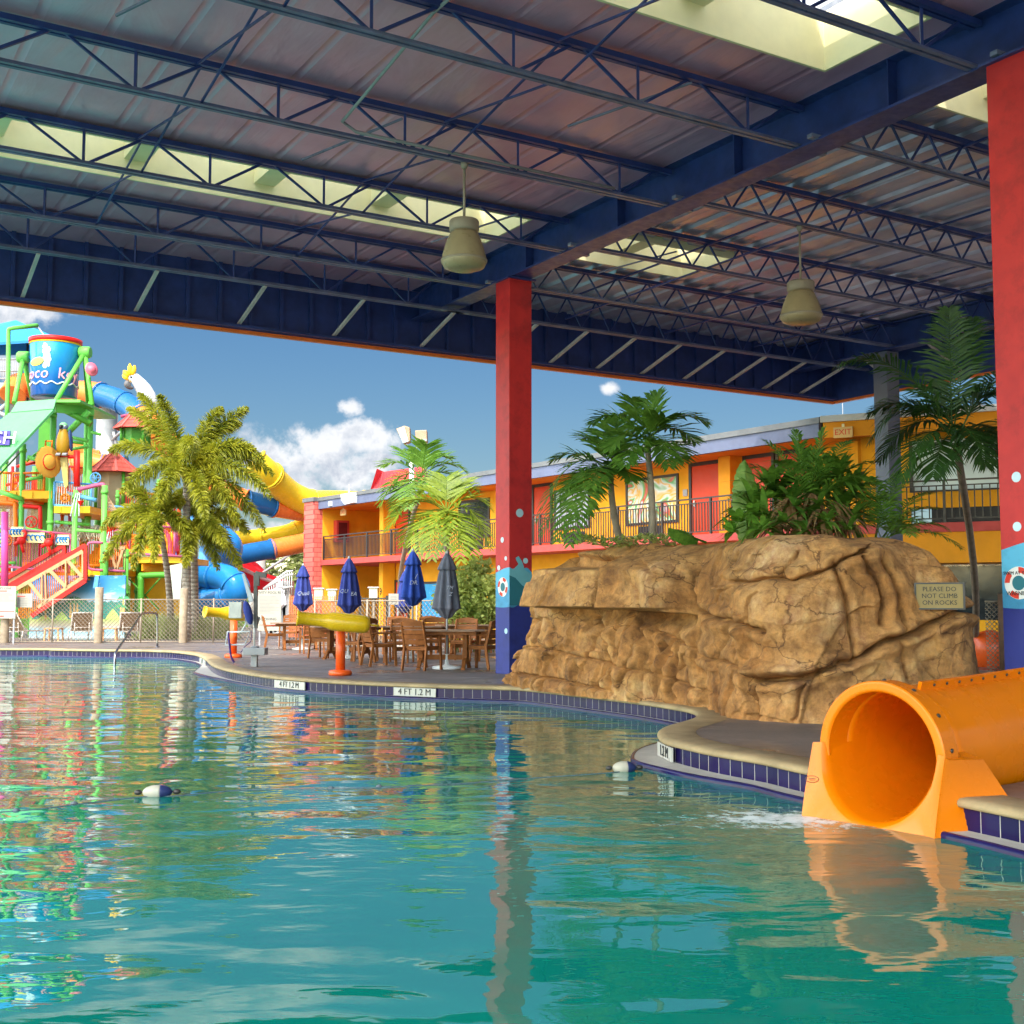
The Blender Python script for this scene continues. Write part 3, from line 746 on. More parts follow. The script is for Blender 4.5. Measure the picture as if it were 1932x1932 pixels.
# ---------------------------------------------------------------- pendant lamps
lampb = pm('lamp_cream_glass', (.33, .26, .15), .35, 0, .12, 4, .05, dirt=.2); lampc = pm('lamp_cream_metal', (.30, .25, .19), .45, 0, .12, dirt=.2)
def lamp(px, yt, yb, w, Y, ytop, label):
    a = at(px, yt, Y); b = at(px, yb, Y); h = a.z - b.z; r = w * pxm(Y) / 2; c = V((b.x, Y, b.z))
    th = thing('pendant_lamp', label, 'lamp', c, 'pendant lamps under the canopy')
    mb = MB(); mb.lathe(c, [(r * .62, h * 1.0), (r * .66, h * .97), (r * .66, h * .80), (r * .56, h * .76)], 28); mb.build('housing', lampc, th)
    mb = MB(); mb.lathe(c, [(r * .56, h * .77), (r * .66, h * .70), (r * .84, h * .50), (r * .96, h * .30), (r, h * .20), (r * 1.0, h * .15), (r * .9, h * .06), (r * .6, h * .01), (.001, 0)], 32); mb.build('bell_diffuser', lampb, th)
    mb = MB(); mb.lathe(c, [(r * .99, h * .215), (r * 1.03, h * .21), (r * 1.03, h * .165), (r * .99, h * .16)], 32); mb.build('rim', lampc, th)
    top = at(px, ytop, Y)
    mb = MB(); mb.tube([c + V((0, 0, h * .99)), V((c.x, Y, ZB + .03))], .018, 8); mb.build('rod', lampc, th)
    mb = MB(); mb.lathe(V((c.x, Y, ZB - .05)), [(.03, 0), (.05, .04), (.05, .09)], 12); mb.build('mount', lampc, th)
def on_joist(px, a):   # depth where the sight line to px meets the vertical plane of joist a
    p = onp(px, 400, cp(a, 0, 0), E1); return p.y
lamp(875.5, 416, 510, 87, on_joist(875.5, -4.6), 300, 'large cream bell lamp hanging left of the central red pillar')
lamp(1512, 532, 611, 79, on_joist(1510, -4.95), 408, 'cream bell lamp hanging above the rock on the right')
# ---------------------------------------------------------------- sculpted rock
def smooth(x, a, b):
    t = np.clip((x - a) / (b - a), 0, 1); return t * t * (3 - 2 * t)
def proj(P):   # world -> picture units (numpy)
    dx, dy, dz = P[:, 0], P[:, 1], P[:, 2] - CAMZ
    w = dy * CT + dz * ST; v = -dy * ST + dz * CT
    return CX + F * dx / w, CY - F * v / w
base_px = [(953, 1288), (974, 1296), (1016, 1301), (1094, 1311), (1170, 1319), (1248, 1327), (1310, 1334), (1345, 1343), (1375, 1355), (1450, 1362), (1546, 1366), (1650, 1368), (1760, 1366)]
bp = [V((.75, 20.3, 0)), V((.1, 19.7, 0))] + [gz(*p) for p in base_px] + [V((4.75, 12.55, 0)), V((5.0, 13.0, 0)), V((5.15, 13.8, 0)), V((5.2, 14.6, 0))]
cur = catmull(bp, 40)
arc = np.zeros(len(cur))
for i in range(1, len(cur)): arc[i] = arc[i - 1] + (cur[i] - cur[i - 1]).length
NS, NT = 760, 250
cx = np.interp(np.linspace(0, arc[-1], NS), arc, [p.x for p in cur]); cy = np.interp(np.linspace(0, arc[-1], NS), arc, [p.y for p in cur])
tx, ty = np.gradient(cx), np.gradient(cy); ln = np.hypot(tx, ty)
ker = np.ones(25) / 25
nxo, nyo = ty / ln, -tx / ln
nxo = np.convolve(np.pad(nxo, 12, mode='edge'), ker, 'valid'); nyo = np.convolve(np.pad(nyo, 12, mode='edge'), ker, 'valid')
ln = np.hypot(nxo, nyo); nxo /= ln; nyo /= ln        # outward (towards the pool)
bx = CX + F * cx / cy
topx = [940, 973, 1006, 1042, 1094, 1171, 1207, 1258, 1325, 1402, 1479, 1556, 1633, 1736, 1787, 1823, 1860, 1950]
topy = [1200, 1132, 1075, 1040, 1029, 1029, 1036, 1030, 1020, 1014, 1006, 1008, 1012, 1015, 1029, 1052, 1085, 1130]
ztop = CAMZ + (HOR - np.interp(bx, topx, topy)) * (cy + .75) / F
iL = np.argmin(np.hypot(cx - bp[2].x, cy - bp[2].y))
ztop[:iL] = np.linspace(.7, ztop[iL], iL); ztop = np.clip(ztop, .7, 3)
lean_l = np.interp(np.arange(NS), [0, iL, iL + 60, NS], [.9, .9, .34, .34])
ztop = np.convolve(np.pad(ztop, 6, mode='edge'), np.ones(13) / 13, 'valid')
tt = np.linspace(0, 1, NT)
pz = np.empty(NT); pin = np.empty(NT)
for j, t in enumerate(tt):
    if t < .72:
        pz[j] = t / .72 * .90; pin[j] = .34 * (pz[j]) ** 1.4
    elif t < .86:
        a = (t - .72) / .14 * math.pi / 2; pz[j] = .90 + .10 * math.sin(a); pin[j] = .34 * .9 ** 1.4 + .42 * (1 - math.cos(a))
    else:
        k = (t - .86) / .14; pz[j] = 1 - .03 * k - .10 * k * k; pin[j] = .34 * .9 ** 1.4 + .42 + 1.5 * k
Pz = np.outer(ztop, pz); PIN = pin[None, :] + (lean_l[:, None] - .34) * np.clip(pz[None, :], 0, 1) ** 1.5; X0 = cx[:, None] - nxo[:, None] * PIN; Y0 = cy[:, None] - nyo[:, None] * PIN
P = np.stack([X0.ravel(), Y0.ravel(), Pz.ravel()], 1)
px, py = proj(P)
Nx = np.repeat(nxo, NT); Ny = np.repeat(nyo, NT); Tt = np.tile(tt, NS)
front = 1 - smooth(Tt, .74, .88)
nz = np.array([(noise.noise(V(p) * 1.1), noise.noise(V(p) * 2.7 + V((9, 0, 0))), noise.noise(V((p[0] * 5, p[1] * 5, p[2] * 1.3))), noise.noise(V(p) * 8), noise.noise(V(p) * 20)) for p in P])
vor = np.array([noise.cell(V((p[0] * 1.6 + .6 * n[1], p[1] * 1.6, p[2] * 1.9 + .5 * n[0]))) for p, n in zip(P, nz)])
d = .14 * nz[:, 0] + .05 * nz[:, 1] + .016 * nz[:, 3] + .008 * nz[:, 4] + .045 * (vor - .5) * front
SEG = np.repeat((np.arange(NS) > iL - 10).astype(float), NT)
flute = smooth(py, 1150, 1190) * (1 - smooth(px, 1400, 1470)) * front
d += flute * (-.15 * np.clip(1 - np.abs(nz[:, 2]) * 5.5, 0, 1) + .09 * nz[:, 2])
cracks = [([(955, 1217), (1042, 1229), (1145, 1252), (1248, 1276), (1345, 1311)], .055, 4), ([(1222, 1188), (1299, 1219), (1366, 1250), (1422, 1283)], .07, 4),
          ([(1422, 1286), (1505, 1281), (1607, 1245), (1710, 1196), (1833, 1145)], .17, 7), ([(1322, 1080), (1320, 1150), (1376, 1170), (1453, 1191)], .13, 6),
          ([(1386, 1096), (1494, 1093), (1577, 1068), (1633, 1044), (1645, 1022)], .12, 4), ([(1574, 1066), (1602, 1152), (1607, 1242)], .10, 5),
          ([(1634, 1055), (1665, 1130), (1668, 1180)], .09, 5), ([(1668, 1062), (1697, 1120), (1706, 1185)], .09, 5), ([(1037, 1065), (1037, 1147)], .10, 5), ([(1178, 1070), (1176, 1150)], .13, 5),
          ([(960, 1270), (1060, 1284), (1140, 1305)], .07, 4), ([(1422, 1286), (1425, 1360)], .08, 5), ([(1100, 1160), (1145, 1215), (1128, 1310)], .08, 5), ([(1215, 1155), (1180, 1300)], .06, 4),
          ([(1240, 1058), (1300, 1085), (1322, 1100)], .07, 4), ([(1500, 1040), (1480, 1090)], .06, 4), ([(1520, 1290), (1490, 1355)], .07, 4), ([(1395, 1100), (1350, 1160)], .05, 4), ([(1700, 1200), (1720, 1280)], .07, 5),
          ([(1060, 1230), (1072, 1290)], .07, 4), ([(1285, 1230), (1262, 1310)], .08, 4), ([(1330, 1200), (1318, 1240)], .06, 4), ([(1000, 1150), (1010, 1215)], .06, 4), ([(1450, 1120), (1415, 1180)], .05, 4)]
wob = 10 * nz[:, 1] + 5 * nz[:, 3]
for pts, dep, w in cracks:
    dep *= 1.35; w *= .62
    best = np.full(len(px), 1e9); side = np.zeros(len(px))
    for (ax, ay), (bx_, by_) in zip(pts[:-1], pts[1:]):
        vx, vy = bx_ - ax, by_ - ay; L2 = vx * vx + vy * vy
        t = np.clip(((px + wob - ax) * vx + (py + wob * .6 - ay) * vy) / L2, 0, 1)
        dd = np.hypot(px + wob - ax - t * vx, py + wob * .6 - ay - t * vy)
        m = dd < best; best = np.where(m, dd, best)
    best = best + 900 * (1 - SEG)
    d -= dep * np.exp(-(best / w) ** 2) * front
    d += dep * .35 * np.exp(-((best - 16) / 11) ** 2) * front
# ledge and the boulder beside it, with an undercut
wl = 4 * nz[:, 1] + 2 * nz[:, 3]
led = smooth(px + wl * 1.5, 1040, 1052) * (1 - smooth(px, 1176, 1184)) * smooth(py + wl, 1071, 1077) * (1 - smooth(py + wl * .5, 1144, 1149))
bou = smooth(px, 1174, 1196) * (1 - smooth(px + wl, 1296, 1326)) * smooth(py + wl, 1030, 1080) * (1 - smooth(py + wl * .5 - (px - 1180) * .06, 1146, 1153))
und = smooth(px, 1050, 1080) * (1 - smooth(px, 1290, 1335)) * smooth(py, 1146, 1150) * (1 - smooth(py, 1158, 1200)) * front
rec = smooth(px, 1046, 1066) * (1 - smooth(px, 1168, 1182)) * (1 - smooth(py, 1070, 1076)) * smooth(py, 1044, 1058)
seg = np.repeat(((np.arange(NS) > iL + 6) & (bx > 1030)).astype(float), NT)
led = led * seg; bou = bou * seg; und = und * seg; rec = rec * seg
d += .50 * led + .56 * bou - .20 * und - .16 * rec
br = smooth(px, 1380, 1410) * (1 - smooth(px, 1550, 1600)) * smooth(py, 1098, 1130) * (1 - smooth(py, 1262, 1284))
d += .16 * br * front
d = np.where(Tt > .88, d * .35, d)
edge0 = smooth(Tt, 0, .03)
P[:, 0] += Nx * d * (.5 + .5 * edge0); P[:, 1] += Ny * d * (.5 + .5 * edge0)
P[:, 2] += np.where(Tt > .72, .05 * nz[:, 1] + .03 * nz[:, 0], 0)
P[np.isclose(Tt, 0), 2] = -.02
mb = MB()
fs = [(i * NT + j, (i + 1) * NT + j, (i + 1) * NT + j + 1, i * NT + j + 1) for i in range(NS - 1) for j in range(NT - 1)]
mb.add([V(p) for p in P], fs, 0, True)
rock_o = one(mb, 'rock', rock_mat(), 'large tan artificial rock with a square ledge beside the pool', 'rock', origin=V((2.6, 15, 0)))
bvh = BVHTree.FromPolygons([V(p) for p in P], fs)
def on_rock(x, y):
    h = bvh.ray_cast(V((0, 0, CAMZ)), ray(x, y).normalized())
    return h[0], h[1]
# sign on the rock
corners = [on_rock(x, y)[0] for x, y in ((1728, 1102), (1806, 1102), (1806, 1148), (1728, 1148))]
c = sum(corners, V()) / 4; nrm = V((-.42, -.9, 0)).normalized(); rt = V((-nrm.y, nrm.x, 0))
c = V((c.x, min(p.y for p in corners), c.z)) + nrm * .05
w, h = 77 * pxm(c.y) / abs(rt.x), 47 * pxm(c.y)
th = thing('warning_sign', 'small tan plaque fixed on the rock asking people not to climb', 'sign', c - Z * h / 2)
sgn = pm('plaque_tan', (.26, .18, .06), .6, 0, .08)
mb = MB(); mb.box(c - nrm * .02, (w, .05, h), (rt, -nrm, Z)); mb.build('panel', sgn, th, bevel=.004)
mb = MB()
for s in (-1, 1):
    mb.box(c + rt * (s * (w / 2 + .005)) - nrm * .012, (.018, .06, h + .02), (rt, -nrm, Z)); mb.box(c + Z * (s * (h / 2 + .003)) - nrm * .0115, (w, .058, .016), (rt, -nrm, Z))
mb.build('border', dkmet, th)
for k, s in enumerate(('PLEASE DO', 'NOT CLIMB', 'ON ROCKS')):
    text_mesh(s, h * .26, c + Z * (h * (.27 - .27 * k)) + nrm * .007, rt, Z, inkm, 'lettering', th, .002)
# ---------------------------------------------------------------- yellow tube slide in the foreground
sl = thing('tube_slide', 'big golden yellow tube slide emptying into the pool', 'slide', V((MC.x, MC.y, WATER_Z)))
ax0 = AX0
def rot(v, a): c_, s_ = math.cos(a), math.sin(a); return V((v.x * c_ - v.y * s_, v.x * s_ + v.y * c_, v.z))
path = []; p = MC.copy(); dirv = ax0.copy(); ang = 0
for k in range(76):
    path.append(p.copy())
    if k > 10 and ang < R(25): dirv = rot(dirv, -R(1.0)); ang += R(1.0)
    p = p + dirv * .075 + V((0, 0, .0015 + .0002 * k))
RT = .432
def ring_frame(i):
    t = (path[min(i + 1, len(path) - 1)] - path[max(i - 1, 0)]).normalized(); U = t.cross(Z).normalized(); W = U.cross(t)
    return t, U, W
def tubeshell(i0, i1, r, th_, n=48):
    mb = MB(); vs = []; fs = []; m = i1 - i0
    for i in range(i0, i1):
        t, U, W = ring_frame(i)
        for (rr) in (r, r - th_):
            for k in range(n):
                a = 2 * math.pi * k / n; vs.append(path[i] + (U * math.cos(a) + W * math.sin(a)) * rr)
    for i in range(m - 1):
        for k in range(n):
            a, b_ = i * 2 * n + k, i * 2 * n + (k + 1) % n
            fs.append((a, b_, b_ + 2 * n, a + 2 * n)); fs.append((b_ + n, a + n, a + 3 * n, b_ + 3 * n))
    for k in range(n):
        fs.append((k, n + k, n + (k + 1) % n, (k + 1) % n)); q = (m - 1) * 2 * n
        fs.append((q + k, q + (k + 1) % n, q + n + (k + 1) % n, q + n + k))
    mb.add(vs, fs, 0, True); return mb
tubeshell(0, 76, RT, .016).build('tube', slide_m, sl)
mb = MB(); te, Ue, We = ring_frame(74); mb.lathe(path[74], [(.001, 0), (RT - .01, 0), (RT - .01, .02)], 40, te); mb.build('light_stop_cap', slide_m, sl)  # added unseen cap, keeps light out of the tube's far end
# flange hood round the upper half of the mouth
def arcpt(c, U, W, r, a): return c + (U * math.cos(a) + W * math.sin(a)) * r
t0, U0, W0 = ring_frame(0)
mb = MB(); n = 40; vs = []; fs = []
prof = [(RT - .017, .0), (RT - .02, -.20), (RT - .008, -.215), (RT + .045, -.215), (RT + .052, -.205), (RT + .052, -.06), (RT + .012, -.05)]
for k in range(n + 1):
    a = R(-6) + R(192) * k / n
    for (r, o) in prof: vs.append(arcpt(MC + t0 * o, U0, W0, r, a))
m = len(prof)
for k in range(n):
    for j in range(m - 1): fs.append((k * m + j, k * m + j + 1, (k + 1) * m + j + 1, (k + 1) * m + j))
fs.append(tuple(range(m))[::-1]); fs.append(tuple(n * m + j for j in range(m)))
mb.add(vs, fs, 0, False)
hood = mb.build('mouth_hood', slide_m, sl, bevel=.008)
for k in range(7):
    a = R(8) + R(164) * k / 6; q = arcpt(MC - t0 * .13, U0, W0, RT + .050, a); nn = (U0 * math.cos(a) + W0 * math.sin(a))
    mb = MB(); mb.lathe(q, [(.016, 0), (.014, .008), (.004, .012)], 10, nn); mb.build('bolt', dkmet, hood)
# lower run-out: trough lip and the two shoulders as one thick moulded shell
mb = MB(); N_ = 64; rows = [[] for _ in range(8)]
def loc(u, w, off): return MC + U0 * u + W0 * w + t0 * off
for k in range(N_ + 1):
    a = R(180) + R(180) * k / N_; ca, sa = math.cos(a), math.sin(a); dn = -sa
    ux = max(-1, min(1, ca * 1.45)); wx = min(0, max(-1, sa * 1.45))
    mx = max(abs(ca), dn); ou, ow = ca / mx * .515, -dn / mx * .56
    ou = max(-.515, min(.515, ou)); top = .05 * (1 - min(1, dn * 3))
    off = -.20 - .13 * dn
    rows[0].append(loc(ca * (RT - .018), sa * (RT - .018) + top, .06)); rows[1].append(loc(ca * (RT - .018), sa * (RT - .018) + top, off + .05))
    rows[2].append(loc(ca * (RT - .008), sa * (RT - .008) + top, off - .005)); rows[3].append(loc(ca * (RT + .012), sa * (RT + .012) + top, off - .03))
    q = .12; rows[4].append(loc(ca * (RT + .02) * (1 - q) + ou * q, sa * (RT + .02) * (1 - q) + ow * q + top, off - .03))
    rows[5].append(loc(ou * .985, ow + top * .9, off - .05 - .10 * dn)); rows[6].append(loc(ou, ow + top * .4, off - .02 - .10 * dn))
    fl = .34 * max(0, -ow / .45) if abs(ou) > .5 else .26
    rows[7].append(loc(ou + math.copysign(fl, ca) * (1 if abs(ou) > .5 else abs(ou) / .515), ow - .01, .16))
vs = [p for r_ in rows for p in r_]; m = N_ + 1
mb.add(vs, [(i * m + k, (i + 1) * m + k, (i + 1) * m + k + 1, i * m + k + 1) for i in range(7) for k in range(N_)], 0, True)
RUNOUT_BVH = BVHTree.FromPolygons(vs, [(i * m + k, (i + 1) * m + k, (i + 1) * m + k + 1, i * m + k + 1) for i in range(7) for k in range(N_)])
# close the shoulder tops
for k in (0, N_):
    f = [i * m + k for i in range(8)]; mb.add([vs[q] for q in f], [tuple(range(8))], 0, False)
tr = mb.build('runout_mouth', slide_m, sl)
es = tr.modifiers.new('es', 'EDGE_SPLIT'); es.split_angle = R(48)
# maker's stamp on the left shoulder
# seam flange with bolts along the tube top
def seam(i0, i1, a):
    mb = MB(); vs = []; fs = []
    for i in range(i0, i1):
        t, U, W = ring_frame(i)
        for (r, o) in ((RT - .004, -.012), (RT + .055, -.012), (RT + .055, .012), (RT - .004, .012)):
            aa = a + o / RT; vs.append(path[i] + (U * math.cos(aa) + W * math.sin(aa)) * r)
    m = i1 - i0
    for i in range(m - 1):
        for j in range(3): fs.append((i * 4 + j, i * 4 + j + 1, i * 4 + 4 + j + 1, i * 4 + 4 + j))
    fs.append((0, 1, 2, 3)); fs.append(tuple((m - 1) * 4 + j for j in (3, 2, 1, 0)))
    mb.add(vs, fs, 0, False); o = mb.build('seam_flange', slide_m, sl)
    for i in range(i0 + 2, i1 - 1, 2):
        t, U, W = ring_frame(i); aa = a - .012 / RT
        q = path[i] + (U * math.cos(aa) + W * math.sin(aa)) * (RT + .030); nn = -(W * math.cos(aa) - U * math.sin(aa))
        mb = MB(); mb.lathe(q - nn * .002, [(.011, 0), (.010, .008), (.003, .011)], 10, nn); mb.build('bolt', dkmet, o)
seam(1, 50, R(74)); 
mb = MB(); vs = []; fs = []
t, U, W = ring_frame(40)
mb.lathe(path[40], [(RT - .01, -.02), (RT + .085, -.02), (RT + .085, .02), (RT - .01, .02)], 48, t); mb.build('joint_flange', slide_m, sl)
stm = pm('stamp_ink', (.12, .05, .02), .6)
mbv = RUNOUT_BVH
hit = mbv.ray_cast(V((0, 0, CAMZ)), ray(1532, 1470).normalized())
if hit[0] is not None:
    nn = hit[1] if hit[1].dot(ray(1532, 1470)) < 0 else -hit[1]
    mb = MB(); sx = nn.cross(Z).normalized() * -1; su = sx.cross(nn).normalized() * (1 if sx.cross(nn).z > 0 else -1); c = hit[0] + nn * .002
    mb.tube([c + sx * (.045 * math.cos(q * .393)) + su * (.022 * math.sin(q * .393)) for q in range(16)], .0022, 4, 0, False, True, True)
    for (u, v_, w) in ((0, .004, .05), (0, -.006, .036)): mb.bar(c + sx * (u - w / 2) + su * v_, c + sx * (u + w / 2) + su * v_, .003, .004)
    mb.build('maker_stamp', stm, sl)
# ---------------------------------------------------------------- lane rope and floats
def buoy(px, py, wpx, hpx, label, ang):
    c = gz(px, py, WATER_Z); c.z = WATER_Z + .03; Y = c.y; L = wpx * pxm(Y) / 2; r = hpx * pxm(Y) * .5
    dr = V((math.cos(ang), math.sin(ang), .0)).normalized()
    th = thing('rope_float', label, 'float', c, 'floats on the pool rope')
    prof = [(max(.004, r * math.sqrt(max(0, 1 - (k / 10) ** 2)) * (1.0)), k / 10 * L) for k in range(-10, 11)]
    mb = MB(); mb.lathe(c, prof[:13], 20, dr); mb.build('white_half', pm('float_offwhite', (.42, .38, .30), .5), th)
    mb = MB(); mb.lathe(c, prof[12:], 20, dr); mb.build('navy_half', paint('float_navy', (.02, .03, .10)), th)
    for s in (-1, 1):
        mb = MB(); mb.ell(c + dr * (s * (L + .03)), (.03, .02, .02)); mb.build('knot', dkmet, th)
buoy(297, 1502, 55, 26, 'white and navy rope float on the pool water, the nearer one', .12)
buoy(1178, 1455, 46, 24, 'white and navy rope float by the curved pool ledge', .2)
ropem = pm('wet_rope', (.10, .12, .14), .7, 0, .3, 40)
rp = []
for (x, y) in [(-120, 1540), (60, 1528), (150, 1517), (268, 1504), (326, 1502), (470, 1490), (624, 1489), (715, 1486), (860, 1479), (1010, 1468), (1100, 1462), (1152, 1458), (1205, 1452), (1290, 1440), (1330, 1434)]:
    rp.append(gz(x, y, WATER_Z) + V((0, 0, .0)))
mb = MB(); mb.tube(catmull(rp, 6), .006, 6)
for (x, y) in ((624, 1488), (715, 1485), (140, 1517), (30, 1530)): mb.ell(gz(x, y, WATER_Z), (.026, .02, .02))
one(mb, 'pool_rope', ropem, 'thin dark rope floating across the pool between the floats', 'rope')
# ---------------------------------------------------------------- palms and plants
lf_fox = leafm('foxtail_leaf', (.085, .12, .008), (.46, .43, .03), .42)
lf_sun = leafm('sunlit_palm_leaf', (.10, .17, .012), (.34, .42, .035), .45)
lf_mid = leafm('green_palm_leaf', (.045, .13, .014), (.20, .36, .045), .45)
lf_shade = leafm('shaded_palm_leaf', (.012, .04, .010), (.05, .12, .02), .3)  # leaf colour darkened to carry the shade on the right-hand palm
lf_far = leafm('far_palm_leaf', (.10, .13, .03), (.26, .28, .07), .3)
lf_bright = leafm('bright_leaf', (.10, .25, .02), (.28, .48, .06), .4)
lf_bush = leafm('bush_leaf', (.18, .27, .04), (.55, .58, .18), .45)
lf_ban = leafm('banana_leaf', (.16, .30, .05), (.34, .46, .12), .45)
lf_dead = leafm('dead_frond', (.12, .055, .018), (.42, .24, .10), .2, .8)
lf_grass = leafm('grass_blade', (.10, .15, .03), (.34, .38, .12), .3)
trunk_m = None
def trunk_mat():
    m, t, b, o = nt('palm_trunk')
    tc = t.nodes.new('ShaderNodeTexCoord'); w = t.nodes.new('ShaderNodeTexWave'); w.wave_type = 'BANDS'; w.bands_direction = 'Z'
    w.inputs['Scale'].default_value = 2.2; w.inputs['Distortion'].default_value = 2.5; w.inputs['Detail'].default_value = 3; t.links.new(tc.outputs['Object'], w.inputs[0])
    n = noi(t, 9, 6, .65)
    c = ramp(t, n.outputs['Fac'], [(.3, (.20, .165, .13)), (.7, (.42, .36, .30))])
    c = mix(t, .8, c, ramp(t, w.outputs['Fac'], [(.0, (.45, .42, .38)), (.25, (1, 1, 1))]), 'MULTIPLY')
    t.links.new(c, b.inputs['Base Color']); b.inputs['Roughness'].default_value = .85
    bump(t, b, w.outputs['Fac'], .6, .03); return m
trunk_m = trunk_mat()
trunk_d = pm('slim_palm_stem', (.30, .22, .16), .7, 0, .3, 6, .3)
shaft_m = pm('palm_crownshaft', (.16, .24, .06), .4, 0, .2, 4)
def frond(mb, c, tip, arch, L=.5, n=34, w=.032, fox=False, start=.16, droop=.35, rnd=None, mi=0, stem=.014):
    rnd = rnd or random
    c, tip = V(c), V(tip); mid = (c + tip) / 2 + V((0, 0, arch))
    mid = c * .45 + tip * .55 + V((0, 0, arch))
    B = lambda t: c * (1 - t) ** 2 + mid * (2 * t * (1 - t)) + tip * t * t
    pts = [B(i / 10) for i in range(11)]
    mb.tube(pts, [stem * (1 - .85 * i / 10) for i in range(11)], 4, mi, False)
    for i in range(n):
        t = start + (1 - start) * (i + .5) / n
        p = B(t); tg = (B(min(1, t + .02)) - B(max(0, t - .02))).normalized()
        S = tg.cross(Z)
        S = S.normalized() if S.length > .05 else V((1, 0, 0))
        N = S.cross(tg)
        env = math.sin(math.pi * min(1, .12 + .86 * t ** .8)) ** .6
        for s in (-1, 1):
            for rep in range(4 if fox else 1):
                if fox:
                    a = rnd.uniform(0, 2 * math.pi); side = S * math.cos(a) + N * math.sin(a)
                    ll = L * env * rnd.uniform(.75, 1.1); f = rnd.uniform(.45, .8)
                else:
                    side = S * s + N * rnd.uniform(-.05, .35); ll = L * env * rnd.uniform(.85, 1.1); f = rnd.uniform(.45, .75) + .5 * t ** 3
                d = (side.normalized() + tg * f).normalized()
                q = p + d * (ll * .55); e = p + d * ll * .97 + V((0, 0, -ll * droop * rnd.uniform(.6, 1.2)))
                wd = d.cross(N if not fox else V((rnd.uniform(-1, 1), rnd.uniform(-1, 1), rnd.uniform(-1, 1))))
                wd = wd.normalized() * (w * .5) if wd.length > .01 else S * w * .5
                q += V((0, 0, -ll * droop * .18))
                mb.add([p - wd * .5, p + wd * .5, q + wd, q - wd, e], [(0, 1, 2, 3), (3, 2, 4)], mi)
    return mb
def trunk_pts(base, top, bow=.0, n=9):
    base, top = V(base), V(top); out = []
    for i in range(n):
        t = i / (n - 1); p = base.lerp(top, t); p.x += bow * math.sin(math.pi * t); out.append(p)
    return out
def palm(name, label, group, base, top, r0, r1, tips, leaf, tm, Yc, opts=None, shaft=.0, seed=1, bow=0, extra=0, cat='palm tree'):
    """tips: picture points of frond tips (x, y, depth offset, arch); crown centre is the trunk top"""
    rnd = random.Random(seed); opts = opts or {}
    th = thing(name, label, cat, V(base), group)
    mb = MB(); tp = trunk_pts(base, top, bow); mb.tube(tp, [r0 + (r1 - r0) * (i / 8) ** .7 for i in range(9)], 12); mb.build('trunk', tm, th)
    if shaft:
        mb = MB(); d = (V(top) - V(base)).normalized(); mb.tube([V(top) - d * shaft * .2, V(top) + d * shaft * .3, V(top) + d * shaft], [r1 * 1.15, r1 * 1.25, r1 * .5], 10); mb.build('crownshaft', shaft_m, th)
    mb = MB(); c = V(top) + V((0, 0, shaft * .7))
    for tpx in tips:
        x, y, dy = tpx[:3]; arch = tpx[3] if len(tpx) > 3 else .3
        tip = at(x, y, Yc + dy)
        frond(mb, c + V((rnd.uniform(-.05, .05), rnd.uniform(-.05, .05), rnd.uniform(-.05, .05))), tip, arch, rnd=rnd, **opts)
    mb.build('crown', leaf, th); return th
# foxtail palms at the fence
YF = 41.0
PG = 'foxtail palms behind the pool fence'
fo = dict(L=.52, n=74, w=.040, fox=True, droop=.30, start=.06, stem=.028)
palm('foxtail_palm', 'tallest foxtail palm behind the fence with a thick ringed trunk', PG, gz(352, 1209), at(352, 905, YF), .17, .12,
     [(262, 742, .6, .5), (300, 745, -1.2, .5), (205, 850, .5, .9), (420, 770, .4, .7), (500, 870, .2, 1.2), (455, 800, 1.0, .9), (512, 940, -.6, 1.3), (228, 930, -1.6, .9), (388, 985, -2.2, 1.0), (500, 1005, .3, 1.2), (450, 985, -1.0, 1.0), (468, 770, 1.0, .7), (516, 895, .9, 1.1), (482, 850, .3, 1.0), (240, 770, .8, .7), (300, 950, -2.0, .9), (360, 840, -2.4, .9)], lf_fox, trunk_m, YF, fo, .5, 3)
palm('foxtail_palm', 'lower right foxtail palm whose fronds hang over the blue slide', PG, gz(368, 1206), at(366, 1000, YF + .6), .16, .11,
     [(470, 1005, .2, .9), (455, 1075, -.3, .9), (415, 935, .4, .6), (425, 1030, -1.6, .8), (335, 935, .5, .7), (350, 1070, -1.7, .8), (412, 1075, -.5, .9)], lf_fox, trunk_m, YF + .6, fo, .4, 5)
palm('foxtail_palm', 'slim leaning foxtail palm to the left of the tallest one', PG, gz(322, 1205), at(300, 985, YF - .6), .14, .09,
     [(190, 1000, .2, .9), (195, 1060, -.5, .9), (240, 925, .4, .6), (250, 1075, -1.0, .9), (290, 1060, -1.5, .8), (345, 950, .5, .6), (360, 1020, -.2, .7), (310, 920, -1.0, .6)], lf_fox, trunk_m, YF - .6, dict(fo, L=.46), .35, 8, bow=.12)
